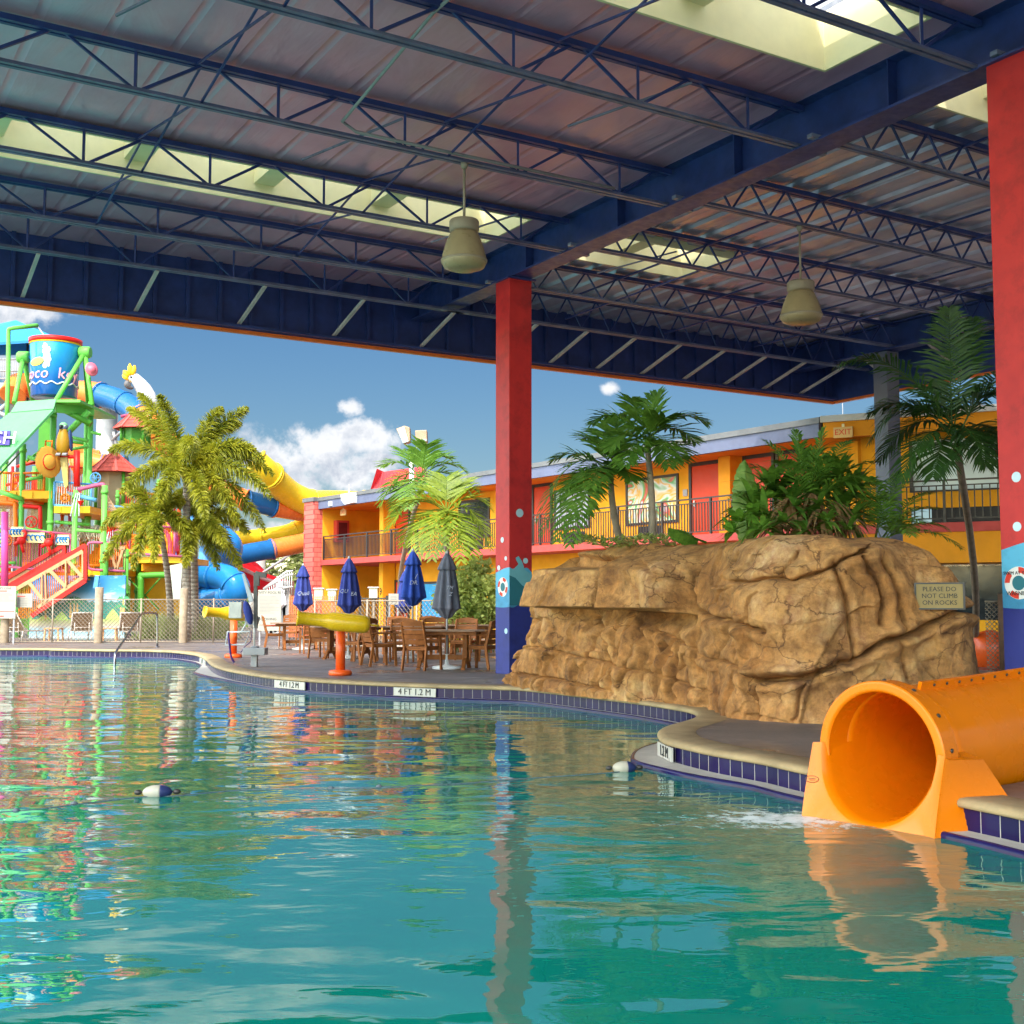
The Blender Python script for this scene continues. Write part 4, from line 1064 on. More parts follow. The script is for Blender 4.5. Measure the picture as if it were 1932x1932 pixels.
# sunlit palms in front of the hotel
SG = 'sunlit palms in front of the hotel'
YS = 33.0
so_ = dict(L=.80, n=20, w=.075, droop=.14, stem=.022)
palm('palm_tree', 'taller sunlit palm in front of the hotel below the floodlights', SG, gz(757, 1195), at(793, 925, YS + 2), .11, .07,
     [(720, 880, .5, .5), (716, 955, .2, .9), (755, 850, .6, .4), (806, 838, -.4, .4), (850, 865, .4, .5), (880, 890, 0, .6), (892, 940, -.3, .9), (770, 960, -1, .7), (745, 975, .8, .8), (830, 940, -1.2, .6), (820, 860, 1.2, .5)], lf_mid, trunk_d, YS + 2, so_, .5, 11, bow=-.3)
palm('palm_tree', 'shorter bright lime palm in front of the hotel beside the red pillar', SG, gz(844, 1203), at(843, 985, YS - 2), .11, .07,
     [(728, 1002, .4, 1.0), (735, 970, -.2, .7), (790, 930, .3, .5), (842, 900, .5, .4), (900, 925, .2, .5), (930, 965, 0, .7), (925, 1035, -.4, 1.1), (893, 1050, -1.0, .9), (785, 1055, -.9, .9), (815, 1055, -1.3, .8), (870, 1060, -1.4, .8), (760, 1030, .8, .8), (875, 910, 1.0, .5)], lf_sun, trunk_d, YS - 2, so_, .35, 13)
# palms growing on top of the rock
RG = 'palms planted on the rock'
YR = 17.2
ro = dict(L=.50, n=22, w=.046, droop=.18, stem=.012)
palm('palm_tree', 'leafy palm on the rock with fronds drooping towards the red pillar', RG, at(1172, 1030, YR), at(1152, 905, YR), .06, .04,
     [(1012, 985, -.2, .9), (1022, 1010, -.5, .8), (1052, 1022, -.9, .7), (1075, 1030, -1.2, .6), (1040, 870, .2, .35), (1100, 828, .3, .3), (1165, 785, .3, .15), (1062, 940, .4, .4), (1200, 860, -.4, .25), (1190, 905, -.6, .3), (1115, 920, -1.0, .4), (1140, 815, .6, .3), (1095, 980, -1.3, .5)], lf_mid, trunk_d, YR, ro, .16, 17, bow=-.03)
palm('palm_tree', 'tall slim palm on the rock rising above the hotel roof edge', RG, at(1232, 1030, YR - .5), at(1222, 850, YR - .5), .055, .04,
     [(1240, 742, .1, .1), (1192, 752, .4, .15), (1262, 790, -.3, .2), (1335, 800, 0, .45), (1312, 835, .4, .4), (1115, 800, .3, .45), (1150, 850, -.5, .4), (1180, 880, -.6, .35), (1262, 880, -.5, .4), (1290, 870, .6, .3)], lf_mid, trunk_d, YR - .5, ro, .16, 19, bow=.02)
# tall dark palm at the right
YK = 14.6
ko = dict(L=.52, n=42, w=.030, droop=.30, stem=.011)
palm('palm_tree', 'tall dark slender palm at the right in front of the hotel wing', RG, gz(1838, 1248), at(1806, 850, YK), .075, .045,
     [(1582, 690, -.2, .75), (1640, 835, .1, .8), (1660, 870, .8, .7), (1720, 780, .8, .4), (1790, 582, .2, .25), (1835, 600, .5, .2), (1890, 760, -.3, .5), (1915, 700, .3, .4), (1700, 905, -.4, .6), (1760, 900, -.5, .4), (1895, 900, 0, .5), (1860, 880, -.6, .4), (1905, 850, .5, .5), (1745, 730, .6, .3), (1640, 780, .5, .5)], lf_shade, trunk_d, YK, ko, .25, 23, bow=.12)
# fan of low fronds beside the clump
def low_plant(name, label, c, tips, leaf, Yc, opts, seed, cat='plant', group=None):
    rnd = random.Random(seed); mb = MB()
    for tpx in tips:
        x, y, dy = tpx[:3]; frond(mb, V(c) + V((rnd.uniform(-.1, .1), rnd.uniform(-.1, .1), 0)), at(x, y, Yc + dy), tpx[3], rnd=rnd, **opts)
    return one(mb, name, leaf, label, cat, group, origin=V(c))
low_plant('palm_shrub', 'low feathery palm shrub on the right end of the rock', at(1660, 1022, 14.6), [(1760, 930, .2, .3), (1740, 985, -.5, .25), (1790, 1000, -.3, .3), (1700, 890, .4, .2), (1815, 1035, -.8, .35), (1640, 900, .3, .2), (1720, 1010, -.9, .3), (1680, 930, .8, .2), (1770, 960, .6, .3), (1610, 930, .6, .2)], lf_mid, 14.6, dict(L=.30, n=28, w=.022, droop=.25, stem=.008), 29)
low_plant('palm_shrub', 'spiky arching palm clump on top of the rock above the dry brown skirt', at(1525, 960, 14.7), [(1400, 880, .2, .3), (1440, 830, .3, .25), (1500, 812, .2, .15), (1555, 808, .1, .15), (1605, 830, .3, .25), (1660, 870, .2, .3), (1690, 925, -.2, .35), (1375, 940, -.2, .3), (1580, 860, -.4, .25), (1470, 870, -.5, .25), (1630, 905, -.5, .3), (1530, 850, .5, .2), (1710, 965, .1, .35)], lf_mid, 14.7, dict(L=.30, n=22, w=.030, droop=.2, stem=.009), 33)
def rosette(mb, c, n, L, w, up, rnd, mi=0, droop=.5, curl=1.0):
    for i in range(n):
        a = rnd.uniform(0, 2 * math.pi); e = rnd.uniform(*up); l = L * rnd.uniform(.7, 1.1)
        d = V((math.cos(a) * math.cos(e), math.sin(a) * math.cos(e), math.sin(e))); S = V((-math.sin(a), math.cos(a), 0))
        pts = []
        for k in range(6):
            t = k / 5; p = V(c) + d * (l * t) + V((0, 0, -droop * l * t * t)); pts.append((p, w * (.5 + .8 * math.sin(math.pi * min(1, t * .9 + .12))) * (1 - t ** 3 * .95)))
        vs = []
        for p, ww in pts: vs += [p - S * ww * .5, p + S * ww * .5 + V((0, 0, .0))]
        mb.add(vs, [(2 * k, 2 * k + 1, 2 * k + 3, 2 * k + 2) for k in range(5)], mi, False)
    return mb
rnd = random.Random(31)
mb = MB()
for (x, y, dy) in ((1425, 960, .2), (1455, 925, .3), (1600, 985, -.2), (1580, 900, .4), (1445, 985, 0), (1490, 960, .2), (1540, 950, .3), (1590, 960, .3), (1470, 930, .5), (1560, 915, .6), (1520, 880, .8), (1610, 930, .6)):
    rosette(mb, at(x, y, 14.4 + dy), 30, .70, .07, (-.2, 1.3), rnd, 0, .4)
for (x, y, dy) in ((1465, 985, -.1), (1510, 975, -.2), (1550, 960, -.2), (1595, 975, -.1), (1530, 930, .1), (1490, 940, 0), (1575, 945, 0)):
    rosette(mb, at(x, y, 14.25 + dy), 30, .46, .034, (-1.2, .1), rnd, 1, .6)
for (x, y, dy) in ((1440, 1000, -.3), (1480, 985, -.35), (1520, 1000, -.4), (1560, 985, -.35), (1600, 1000, -.3), (1500, 955, -.2), (1545, 950, -.2)):
    rosette(mb, at(x, y, 14.1 + dy), 16, .42, .055, (-.2, 1.2), rnd, 0, .5)
one(mb, 'screw_pine', [lf_mid, lf_dead], 'shaggy plant on the rock with a skirt of dry brown leaves', 'plant')
mb = MB()
for (x, y, dy) in ((1395, 985, 0), (1420, 975, .1), (1380, 1005, -.1), (1450, 940, .1), (1432, 1000, -.2), (1460, 905, .3)): rosette(mb, at(x, y, 14.3 + dy), 14, .36, .08, (.1, 1.3), rnd, 0, .4)
one(mb, 'broad_leaf_plant', lf_bright, 'bright green broad leaved plant left of the shaggy plant on the rock', 'plant')
# banana-type leaf standing upright
def bigleaf(name, label, a, b, w, leaf, bend):
    mb = MB(); vs = []; n = 34; a, b = V(a), V(b); S = (b - a).cross(V((0, 1, 0))).normalized()
    for k in range(n + 1):
        t = k / n; p = a.lerp(b, t) + V((0, -bend * math.sin(math.pi * t), 0)); ww = w * (math.sin(math.pi * (.06 + .90 * t)) ** .55) * (1 if k % 3 else .90)
        vs += [p - S * ww + V((0, .06, -.05)), p - S * .008, p + S * .008, p + S * ww + V((0, .06, -.05))]
    mb.add(vs, [(4 * k + j, 4 * k + j + 1, 4 * k + 5 + j, 4 * k + 4 + j) for k in range(n) for j in range(3)], 0)
    st = [a + (a - b).normalized() * .12] + [a.lerp(b, t / 8) + V((0, -bend * math.sin(math.pi * t / 8) - .004, 0)) for t in range(8)]
    mb.tube(st, [.018] + [.014 * (1 - t / 9) for t in range(8)], 5, 0, False)
    return one(mb, name, leaf, label, 'plant')
bigleaf('banana_leaf', 'upright pale green banana leaf on the rock beside the vermilion door', at(1408, 1015, 14.6), at(1405, 868, 14.8), .17, lf_ban, .05)
bigleaf('broad_leaf', 'single dark green spoon shaped leaf leaning left on top of the rock', at(1318, 1018, 15.6), at(1262, 996, 15.4), .09, lf_mid, .03)
mb = MB(); rnd = random.Random(37)
for i in range(560):
    x = rnd.uniform(1085, 1290); y = 1022 + rnd.uniform(-7, 9) + 4 * math.sin(x * .05); p = at(x, y, 16.4 + rnd.uniform(-.5, .7))
    a = rnd.uniform(0, 6.28); l = rnd.uniform(.05, .12); d = V((math.cos(a), math.sin(a), rnd.uniform(-.1, .9))) * l; s = V((-math.sin(a), math.cos(a), .2)) * l * .28
    mb.add([p, p + d * .5 + s, p + d, p + d * .5 - s], [(0, 1, 2, 3)])
o = one(mb, 'ground_cover', lf_bush, 'low leafy ground cover along the top of the rock', 'plants'); o['kind'] = 'stuff'
# leafy shrub behind the tables and grass tufts
def bush(name, label, blobs, n, ls, leaf, seed, cat='shrub', group=None):
    rnd = random.Random(seed); mb = MB(); tot = sum(r[3] * r[3] for r in blobs); base = None
    for (x, y, Y, rr) in blobs:
        c = at(x, y, Y); r = rr * pxm(Y)
        for i in range(int(n * rr * rr / tot)):
            d = V((rnd.gauss(0, 1), rnd.gauss(0, 1), rnd.gauss(0, 1))).normalized() * r * rnd.uniform(.35, 1.08); p = c + d
            if p.z < .02: continue
            a = V((rnd.uniform(-1, 1), rnd.uniform(-1, 1), rnd.uniform(-.4, .8))).normalized(); s = a.cross(V((rnd.uniform(-1, 1), rnd.uniform(-1, 1), rnd.uniform(-1, 1)))).normalized(); l = ls * rnd.uniform(.6, 1.2)
            mb.add([p, p + a * l * .5 + s * l * .3, p + a * l, p + a * l * .5 - s * l * .3], [(0, 1, 2, 3)])
        for k in range(3): mb.tube([V((c.x, c.y, 0)) + V((rnd.uniform(-.1, .1), rnd.uniform(-.1, .1), 0)), c + V((rnd.uniform(-r, r) * .6, rnd.uniform(-r, r) * .6, rnd.uniform(0, r)))], [.02, .006], 5)
    return one(mb, name, leaf, label, cat, group)
bush('leafy_shrub', 'tall sunlit leafy shrub beside the red pillar behind the tables', [(880, 1100, 31.5, 40), (850, 1130, 31.9, 34), (915, 1120, 31.2, 38), (900, 1160, 31.5, 36), (865, 1168, 31.5, 30), (905, 1075, 31.9, 22), (925, 1158, 31.5, 30)], 3600, .17, lf_bush, 41)
def tuft(name, label, spots, n, L, leaf, seed, cat='grass tuft'):
    rnd = random.Random(seed); mb = MB()
    for (x, y, w) in spots:
        g = gz(x, y); k = pxm(g.y)
        for i in range(n):
            p = g + V((rnd.gauss(0, w * k * .4), rnd.gauss(0, w * k * .4), 0)); a = rnd.uniform(0, 6.28); l = L * rnd.uniform(.6, 1.1); sp = rnd.uniform(.15, .8)
            d = V((math.cos(a) * sp, math.sin(a) * sp, 1)); s = V((-math.sin(a), math.cos(a), 0)) * .011; q = p + d * l * .55; e = p + d * l * .8 + V((math.cos(a), math.sin(a), -.35)) * l * .3 * sp
            mb.add([p - s, p + s, q + s, q - s, e], [(0, 1, 2, 3), (3, 2, 4)])
    return one(mb, name, leaf, label, cat)
tuft('grass_tuft', 'big arching grass tuft behind the fence left of the wooden post', [(300, 1203, 30), (275, 1205, 24), (320, 1206, 24)], 330, 1.25, lf_grass, 43)
tuft('grass_tuft', 'big arching grass tuft behind the fence right of the wooden post', [(395, 1203, 34), (420, 1205, 30), (372, 1206, 20)], 330, 1.2, lf_grass, 47)
tuft('grass_tuft', 'grass tufts in front of the iron gate behind the tables', [(705, 1188, 22), (730, 1187, 22), (690, 1189, 16)], 300, .95, lf_grass, 53)
tuft('grass_tuft', 'reedy grass between the closed umbrellas and the shrub', [(790, 1190, 30), (815, 1192, 26), (860, 1196, 24), (925, 1200, 20)], 260, 1.1, lf_grass, 59)
# distant fan palms behind the slides
PF = 'far palms behind the slides'
for i, (x, y, r, Y) in enumerate(((505, 1072, 34, 76), (545, 1062, 36, 78), (565, 1040, 30, 82), (480, 1085, 26, 74), (560, 1090, 30, 76))):
    rnd = random.Random(61 + i); c = at(x, y, Y); th = thing('far_palm', ('leftmost distant palm', 'distant palm', 'distant palm', 'small distant palm', 'low distant palm')[i] + (' behind the red chute', ' above the white stair rail', ' against the brick pier top', ' between the grey slide posts', ' against the brick pier foot')[i], 'palm tree', V((c.x, c.y, 0)), PF)
    mb = MB(); mb.tube([V((c.x, c.y, 0)), c], [.2, .14], 8); mb.build('trunk', trunk_m, th)
    mb = MB()
    for k in range(34):
        a = rnd.uniform(0, 6.28); e = rnd.uniform(-.7, 1.2); R_ = r * pxm(Y) * rnd.uniform(.8, 1.15)
        tip = c + V((math.cos(a) * math.cos(e), math.sin(a) * math.cos(e), math.sin(e))) * R_ - Z * .25 * R_
        frond(mb, c, tip, .2, L=.5, n=9, w=.10, droop=.3, rnd=rnd, start=.4, stem=.02)
    mb.build('crown', lf_far, th)
# ---------------------------------------------------------------- dining chairs
def make_chair():
    """origin on the floor under the seat; the chair faces +Y"""
    th = thing('dining_chair', 'x', 'chair', (0, 0, 0), 'brown slatted chairs round the dining tables')
    W, D = .50, .46
    mb = MB(); mb.box((0, 0, .425), (W - .02, D, .035)); mb.box((0, -.02 + D / 2, .395), (W - .08, .025, .05)); mb.box((0, -D / 2 + .02, .395), (W - .08, .025, .05))
    for s in (-1, 1): mb.box((s * (W / 2 - .035), 0, .395), (.024, D - .06, .05))
    mb.build('seat', wood, th, bevel=.008)
    for s in (-1, 1):
        mb = MB(); x = s * (W / 2 - .005)   # front leg carries the arm
        mb.bar((x * 1.03, D / 2 + .02, 0), (x, D / 2 - .01, .63), .036, .055); mb.build('leg', wood, th, bevel=.005)
        mb = MB(); mb.bar((x * 1.03, -D / 2 - .07, 0), (x, -D / 2 + .0, .43), .036, .055); mb.bar((x, -D / 2, .42), (x * .97, -D / 2 - .12, .90), .034, .05); mb.build('leg', wood, th, bevel=.005)
        mb = MB(); mb.box((x, -.02, .645), (.06, D + .08, .026)); mb.build('armrest', wood, th, bevel=.008)
    mb = MB()
    n = 9
    def bk(u, z):   # backrest surface: raked and bowed
        return V((u * (W / 2 - .022), -D / 2 - .012 - .12 * (z - .43) / .47 - .035 * (1 - u * u), z + (.035 * (1 - u * u) if z > .85 else 0)))
    for (z0, z1) in ((.475, .565), (.574, .655), (.664, .745), (.762, .80), (.815, .90)):
        vs = []; fs = []
        for i in range(n + 1):
            u = -1 + 2 * i / n
            for (z, o) in ((z0, 0), (z1, 0), (z1, .018), (z0, .018)): vs.append(bk(u, z) + V((0, o, 0)))
        for i in range(n):
            for j in range(4): fs.append((i * 4 + j, i * 4 + (j + 1) % 4, i * 4 + 4 + (j + 1) % 4, i * 4 + 4 + j))
        fs += [(0, 1, 2, 3), tuple(n * 4 + j for j in (3, 2, 1, 0))]
        mb.add(vs, fs)
    mb.build('backrest', wood, th)
    return th
chair0 = make_chair(); chair_used = [False]
def chair(px, py, face, label):
    """stand a chair so that its centre is at picture point (px, py) on the deck; face = heading in degrees (0 = away from camera, 90 = left)"""
    g = gz(px, py)
    if not chair_used[0]:
        chair_used[0] = True; chair0.location = g; chair0.rotation_euler = (0, 0, R(face)); chair0['label'] = label
    else: copy_tree(chair0, g, R(face), label)
# ---------------------------------------------------------------- tables
def make_table():
    th = thing('dining_table', 'x', 'table', (0, 0, 0), 'brown dining tables')
    mb = MB(); L, W, c = 1.62, .92, .16
    pl = [(-L / 2 + c, -W / 2), (L / 2 - c, -W / 2), (L / 2, -W / 2 + c), (L / 2, W / 2 - c), (L / 2 - c, W / 2), (-L / 2 + c, W / 2), (-L / 2, W / 2 - c), (-L / 2, -W / 2 + c)]
    mb.prism([V((x, y, .705)) for x, y in pl], (0, 0, .03)); mb.build('tabletop', wood_t, th, bevel=.008)
    mb = MB()
    for s in (-1, 1): mb.box((0, s * (W / 2 - .10), .675), (L - .3, .03, .055)); mb.box((s * (L / 2 - .2), 0, .675), (.03, W - .24, .055))
    mb.build('apron', wood, th)
    for s in (-1, 1):
        mb = MB(); mb.box((s * .42, 0, .385), (.07, .30, .53)); mb.build('pedestal', wood, th, bevel=.006)
        for q in (-1, 1):
            mb = MB(); pts = [V((s * .42, q * .10, .20)), V((s * .42, q * .24, .14)), V((s * .42, q * .40, .03))]
            mb.bar(pts[0], pts[1], .06, .075); mb.bar(pts[1], pts[2], .06, .07); mb.box((s * .42, q * .41, .018), (.07, .10, .034)); mb.build('foot', wood, th)
    mb = MB(); mb.box((0, 0, .22), (.80, .05, .09)); mb.build('stretcher', wood, th)
    return th
tab0 = make_table(); tab_used = [False]
def table(px, py, rz, label):
    g = gz(px, py)
    if not tab_used[0]:
        tab_used[0] = True; tab0.location = g; tab0.rotation_euler = (0, 0, R(rz)); tab0['label'] = label; return tab0
    return copy_tree(tab0, g, R(rz), label)
T1 = table(838, 1262, -6, 'nearest brown dining table with the grey umbrella, beside the red pillar')
T2 = table(566, 1226, 12, 'farthest left brown dining table near the pool lift')
T3 = table(657, 1243, -10, 'brown dining table behind the front yellow water cannon')
T4 = table(778, 1243, 4, 'brown dining table under the dark blue umbrella, behind the nearest table')
T5 = table(885, 1236, 0, 'brown dining table in the back by the yellow bin')
chair(797, 1264, -30, 'nearest brown chair, its back to the pool, left of the nearest table')
chair(908, 1262, 62, 'brown chair at the right end of the nearest table, next to the red pillar')
chair(716, 1256, -62, 'brown chair at the left end of the nearest table, beside the yellow cannon')
chair(752, 1250, 172, 'brown chair behind the nearest table, its slatted back turned away, left of the blue umbrella')
chair(872, 1247, 165, 'brown chair on the far side of the nearest table, right of the grey umbrella pole')
chair(820, 1244, 185, 'brown chair on the far side of the nearest table, behind the umbrella pole')
chair(922, 1247, 100, 'brown chair at the back right, half hidden by the red pillar')
chair(690, 1247, -85, 'brown chair right of the front cannon post, turned to the right')
chair(745, 1234, 175, 'brown chair under the blue umbrella with only its curved top showing')
chair(806, 1232, 178, 'brown chair behind the far table, left of the yellow bin')
chair(845, 1232, 170, 'brown chair in the back row in front of the yellow bin')
chair(612, 1241, -20, 'brown chair left of the front cannon barrel, its back to the pool')
chair(640, 1232, 180, 'brown chair behind the cannon table facing the pool')
chair(588, 1233, 20, 'brown chair with its back to the pool at the far left table')
chair(520, 1226, -78, 'leftmost brown chair, next to the rules board')
chair(546, 1219, 178, 'brown chair on the far side of the far left table')
chair(672, 1250, 60, 'brown chair close behind the front cannon post')
chair(905, 1232, 190, 'brown chair in the back row left of the red pillar')
# ---------------------------------------------------------------- closed umbrellas
def umbrella(px, py, ytop, label, cloth, words=(), base=True, width=1.0, group='closed umbrellas at the dining tables'):
    g = gz(px, py); Y = g.y; zt = at(px, ytop, Y).z
    th = thing('patio_umbrella', label, 'umbrella', g, group)
    mb = MB(); mb.tube([g + Z * .03, g + Z * (zt - .06)], .021, 8); mb.build('pole', greyp, th)
    mb = MB(); mb.lathe(g, [(.03, zt - .07), (.04, zt - .05), (.026, zt - .02), (.012, zt)], 10); mb.build('finial', greyp, th)
    rnd = random.Random(int(px)); ph = [rnd.uniform(0, 6.28) for _ in range(3)]
    def fold(a, h): return 1 + .20 * math.cos(8 * a + ph[0]) * min(1, (zt - h) / .35) + .07 * math.cos(3 * a + ph[1] + h * 2) + .05 * math.cos(5 * a + ph[2] - h)
    z0 = zt - 1.20
    mb = MB(); w = width
    mb.lathe(g, [(.03, z0 - .10), (.09 * w, z0 - .07), (.14 * w, z0 + .01), (.175 * w, z0 + .05), (.235 * w, z0 + .09), (.232 * w, z0 + .12), (.215 * w, z0 + .25), (.185 * w, z0 + .5), (.145 * w, z0 + .75), (.105 * w, z0 + .90), (.07, z0 + 1.0), (.03, zt - .08)], 64, mod=fold)
    can = mb.build('canopy', cloth, th)
    mb = MB(); mb.lathe(g, [(.12 * w, zt - .37), (.168 * w, zt - .38), (.172 * w, zt - .35), (.12 * w, zt - .22), (.075, zt - .12), (.035, zt - .065)], 48, mod=lambda a, h: 1 + .10 * math.cos(8 * a + ph[0]) * min(1, (zt - h) / .3)); mb.build('vent_cap', cloth, th)
    if base:
        mb = MB(); mb.lathe(g, [(.27, 0), (.28, .02), (.27, .05), (.06, .075), (.04, .10), (.035, .28)], 28); mb.build('base', whitecloth if base == 2 else concr, th)
    fw = V((-g.x, -g.y, 0)).normalized(); rt = V((-fw.y, fw.x, 0))
    for (s, u, z, sz) in words:
        text_mesh(s, sz, g + Z * (z0 + z) + fw * (.262 * w) + rt * u, rt, Z, pm('faded_print', (.30, .32, .40), .8), 'lettering', th, .004, shear=.3)
umbrella(843, 1262, 1038, 'charcoal grey closed umbrella over the nearest dining table', greycloth, [('TM', .04, .48, .10), ('Z', .06, .36, .10)], 2)
umbrella(778, 1243, 1035, 'royal blue closed umbrella in front of the lime palm', pm('royal_umbrella_cloth', (.012, .045, .26), .85, 0, .2, 6, .3, 80), [('DR.', .02, .42, .13), ('/', .06, .56, .16)], 1, 1.05)
umbrella(764, 1220, 1073, 'dark blue closed umbrella standing behind the royal blue one', navycloth)
umbrella(657, 1243, 1049, 'navy closed umbrella behind the front yellow water cannon', navycloth, [('QU', -.12, .40, .12), ('EA', .10, .34, .12)], 1)
umbrella(570, 1226, 1063, 'navy closed umbrella in front of the salmon brick pier', navycloth, [('Quali', 0, .38, .15)], 1)
umbrella(527, 1196, 1092, 'small white closed umbrella behind the rules board', whitecloth, (), 1, 1.0, None)
# ---------------------------------------------------------------- water cannons
def cannon(base, ztop, p0, p1, Y0, Y1, label, rb):
    g = gz(*base); th = thing('water_cannon', label, 'water cannon', g, 'water cannons on the pool deck')
    a, b = at(*p0, Y0), at(*p1, Y1)
    mid = a.lerp(b, .62); top = mid.z - .05
    mb = MB(); mb.lathe(g, [(.185, 0), (.20, .02), (.20, .06), (.175, .09), (.10, .10)], 28); mb.build('base_flange', can_o, th)
    mb = MB(); mb.tube([g + Z * .09, g + Z * (top - .10)], .082, 20); mb.build('post', can_o, th)
    mb = MB(); mb.lathe(g + Z * (top - .11), [(.083, 0), (.087, .01), (.087, .08), (.08, .12)], 20); mb.build('swivel_collar', can_y, th)
    d = (b - a); L = d.length
    mb = MB(); mb.lathe(a, [(rb * .72, .03), (rb * .80, 0), (rb * .86, 0), (rb * .86, .03), (rb * .72, .06), (rb * .72, L * .34), (rb * .86, L * .43), (rb, L * .47), (rb * 1.02, L * .8), (rb * .98, L * .93), (rb * .8, L * .985), (rb * .3, L)], 28, d.normalized()); mb.build('barrel', can_y, th)
    mb = MB(); mb.tube([b - d.normalized() * .02, b + d.normalized() * .16], .018, 8); mb.build('handle', can_y, th)
    return th
cannon((642, 1274), 0, (560, 1165.5), (698, 1179), 20.7, 20.9, 'front yellow water cannon on an orange post at the pool edge', .155)
cannon((440, 1241), 0, (386, 1154), (470, 1160), 27.2, 27.8, 'smaller yellow water cannon half hidden by the pool lift', .15)
# ---------------------------------------------------------------- pool lift
g = gz(480, 1258); YL = g.y
def L_(x, y, dy=0): return at(x, y, YL + dy)
lift = thing('pool_lift', 'grey pool lift with a folded blue seat beside the smaller cannon', 'pool lift', g)
mb = MB(); mb.box(g + V((0, 0, .14)), (.12, .12, .28)); mb.build('pedestal', greyp, lift, bevel=.01)
a, b = L_(461, 1236), L_(503, 1222)
mb = MB(); mb.box(((a.x + b.x) / 2, YL, (a.z + b.z) / 2), (b.x - a.x, .34, abs(b.z - a.z))); mb.lathe(V((g.x, YL, max(a.z, b.z))), [(.09, 0), (.08, .03), (.03, .04)], 20); mb.build('base_block', greyp, lift, bevel=.02)
mb = MB(); mb.tube([L_(480, 1222), L_(480, 1172)], .02, 10); mb.build('mast', whitep, lift)
mb = MB(); mb.bar(L_(483, 1185), L_(482, 1080), .07, .06); mb.bar(L_(482, 1082), L_(503, 1086), .07, .10); mb.box(L_(485, 1095), (.10, .08, .22)); mb.build('arm', pm('lift_charcoal', (.09, .085, .08), .5, 0, .15), lift, bevel=.006)
mb = MB(); p = [L_(456, 1083, -.1), L_(461, 1081, -.1), L_(478, 1134, -.1), L_(470, 1137, -.1)]; mb.prism(p, (0, .05, 0)); mb.build('back_panel', pm('lift_grey', (.36, .40, .44), .3, 0, .15), lift, bevel=.005)
mb = MB(); mb.ell(L_(468, 1156, -.15), (.085, .08, .24), (V((.96, 0, .25)), V((0, 1, 0)), V((-.25, 0, .97)))); mb.build('seat_cushion', navycloth, lift)
mb = MB(); mb.box(L_(446, 1151, .05), (.25, .22, .32)); mb.build('control_box', pm('clear_grey_cover', (.46, .46, .42), .3, 0, .2), lift, bevel=.01)
mb = MB(); mb.prism([L_(461, 1150, .06), L_(490, 1165, .06), L_(486, 1180, .06), L_(462, 1178, .06)], (0, .04, 0)); mb.build('side_plate', greyp, lift)
mb = MB(); mb.tube([L_(428, 1193, -.1), L_(472, 1191, -.1), L_(462, 1216, -.1), L_(425, 1217, -.1), L_(430, 1193, -.1)], .017, 8); mb.tube([L_(455, 1193, -.1), L_(465, 1175, -.1)], .015, 8); mb.build('footrest', pm('lift_pale_tube', (.5, .52, .54), .3, 0, .1), lift)
purple = pm('purple_webbing', (.05, .02, .14), .8)
mb = MB(); mb.tube(catmull([L_(431, 1193, -.13), L_(433, 1215, -.14), L_(436, 1238, -.15), L_(442, 1250, -.15)], 5), .02, 6); mb.tube(catmull([L_(474, 1192, -.1), L_(473, 1210, -.1), L_(462, 1220, -.1), L_(454, 1232, -.1)], 5), .008, 6); mb.build('strap', purple, lift)
# ---------------------------------------------------------------- pool handrail
hp_ = [gz(216, 1256, -.35)] ; A = gz(216.5, 1254, WATER_Z); Bp = gz(296.8, 1221)
def hr(x, y, t): return at(x, y, A.y + (Bp.y - A.y) * t)
pts = [V((A.x, A.y, -.5)), hr(217, 1240, .02), hr(220, 1228, .06), hr(236, 1205, .25), hr(255, 1176, .5), hr(265, 1161, .68), hr(272, 1157, .78), hr(287, 1156.5, .93), hr(294, 1158, .98), hr(296.5, 1164, 1), Bp]
mb = MB(); mb.tube(catmull(pts, 5), .030, 10); mb.lathe(Bp, [(.07, 0), (.06, .02)], 14)
one(mb, 'handrail', pm('bronze_steel_rail', (.20, .20, .22), .25, 1, .1), 'bent steel handrail going down into the far end of the pool', 'handrail', origin=Bp)
# ---------------------------------------------------------------- chain link fence, posts and boards
YFN = 39.7
wire = pm('fence_wire', (.30, .235, .175), .5, .3, .1)
def chainlink(name, label, x0, x1, yb, yt, Y, posts, cell=.135, Y2=None):
    Y2 = Y2 or Y
    a = at(x0, yb, Y); b = at(x1, yb, Y2); a.z = b.z = .03; H = at(x0, yt, Y).z - .03
    d = (b - a); L = d.length; d.normalize(); n = V((-d.y, d.x, 0))
    th = thing(name, label, 'fence', V((a.x, a.y, 0)))
    mb = MB(); r = .0078
    k = -H
    while k < L:
        for s in (0, 1):
            u0, u1 = (k, k + H) if s == 0 else (k + H, k)
            z0, z1 = 0, H
            if u0 > u1: pass
            lo, hi = 0.0, 1.0
            for (uu0, uu1) in ((u0, u1),):
                du = uu1 - uu0
                t0, t1 = ((0 - uu0) / du, (L - uu0) / du)
                if t0 > t1: t0, t1 = t1, t0
                lo, hi = max(0, t0), min(1, t1)
            if hi - lo > .01:
                p = a + d * (u0 + (u1 - u0) * lo) + Z * (H * lo) + n * (.006 * (s * 2 - 1)); q = a + d * (u0 + (u1 - u0) * hi) + Z * (H * hi) + n * (.006 * (s * 2 - 1))
                mb.tube([p, q], r, 3, 0, False, False)
        k += cell
    mb.build('wire_mesh', wire, th)
    for z in (0, H):
        mb = MB(); mb.tube([a + Z * z, b + Z * z], .018, 6); mb.build('rail', wire, th)
    for x in posts:
        t = (at(x, yb, Y).x - a.x) / (b.x - a.x); p = a + d * (L * t); mb = MB(); mb.tube([V((p.x, p.y, 0)), p + Z * (H + .04)], .026, 8); mb.build('post', wire, th)
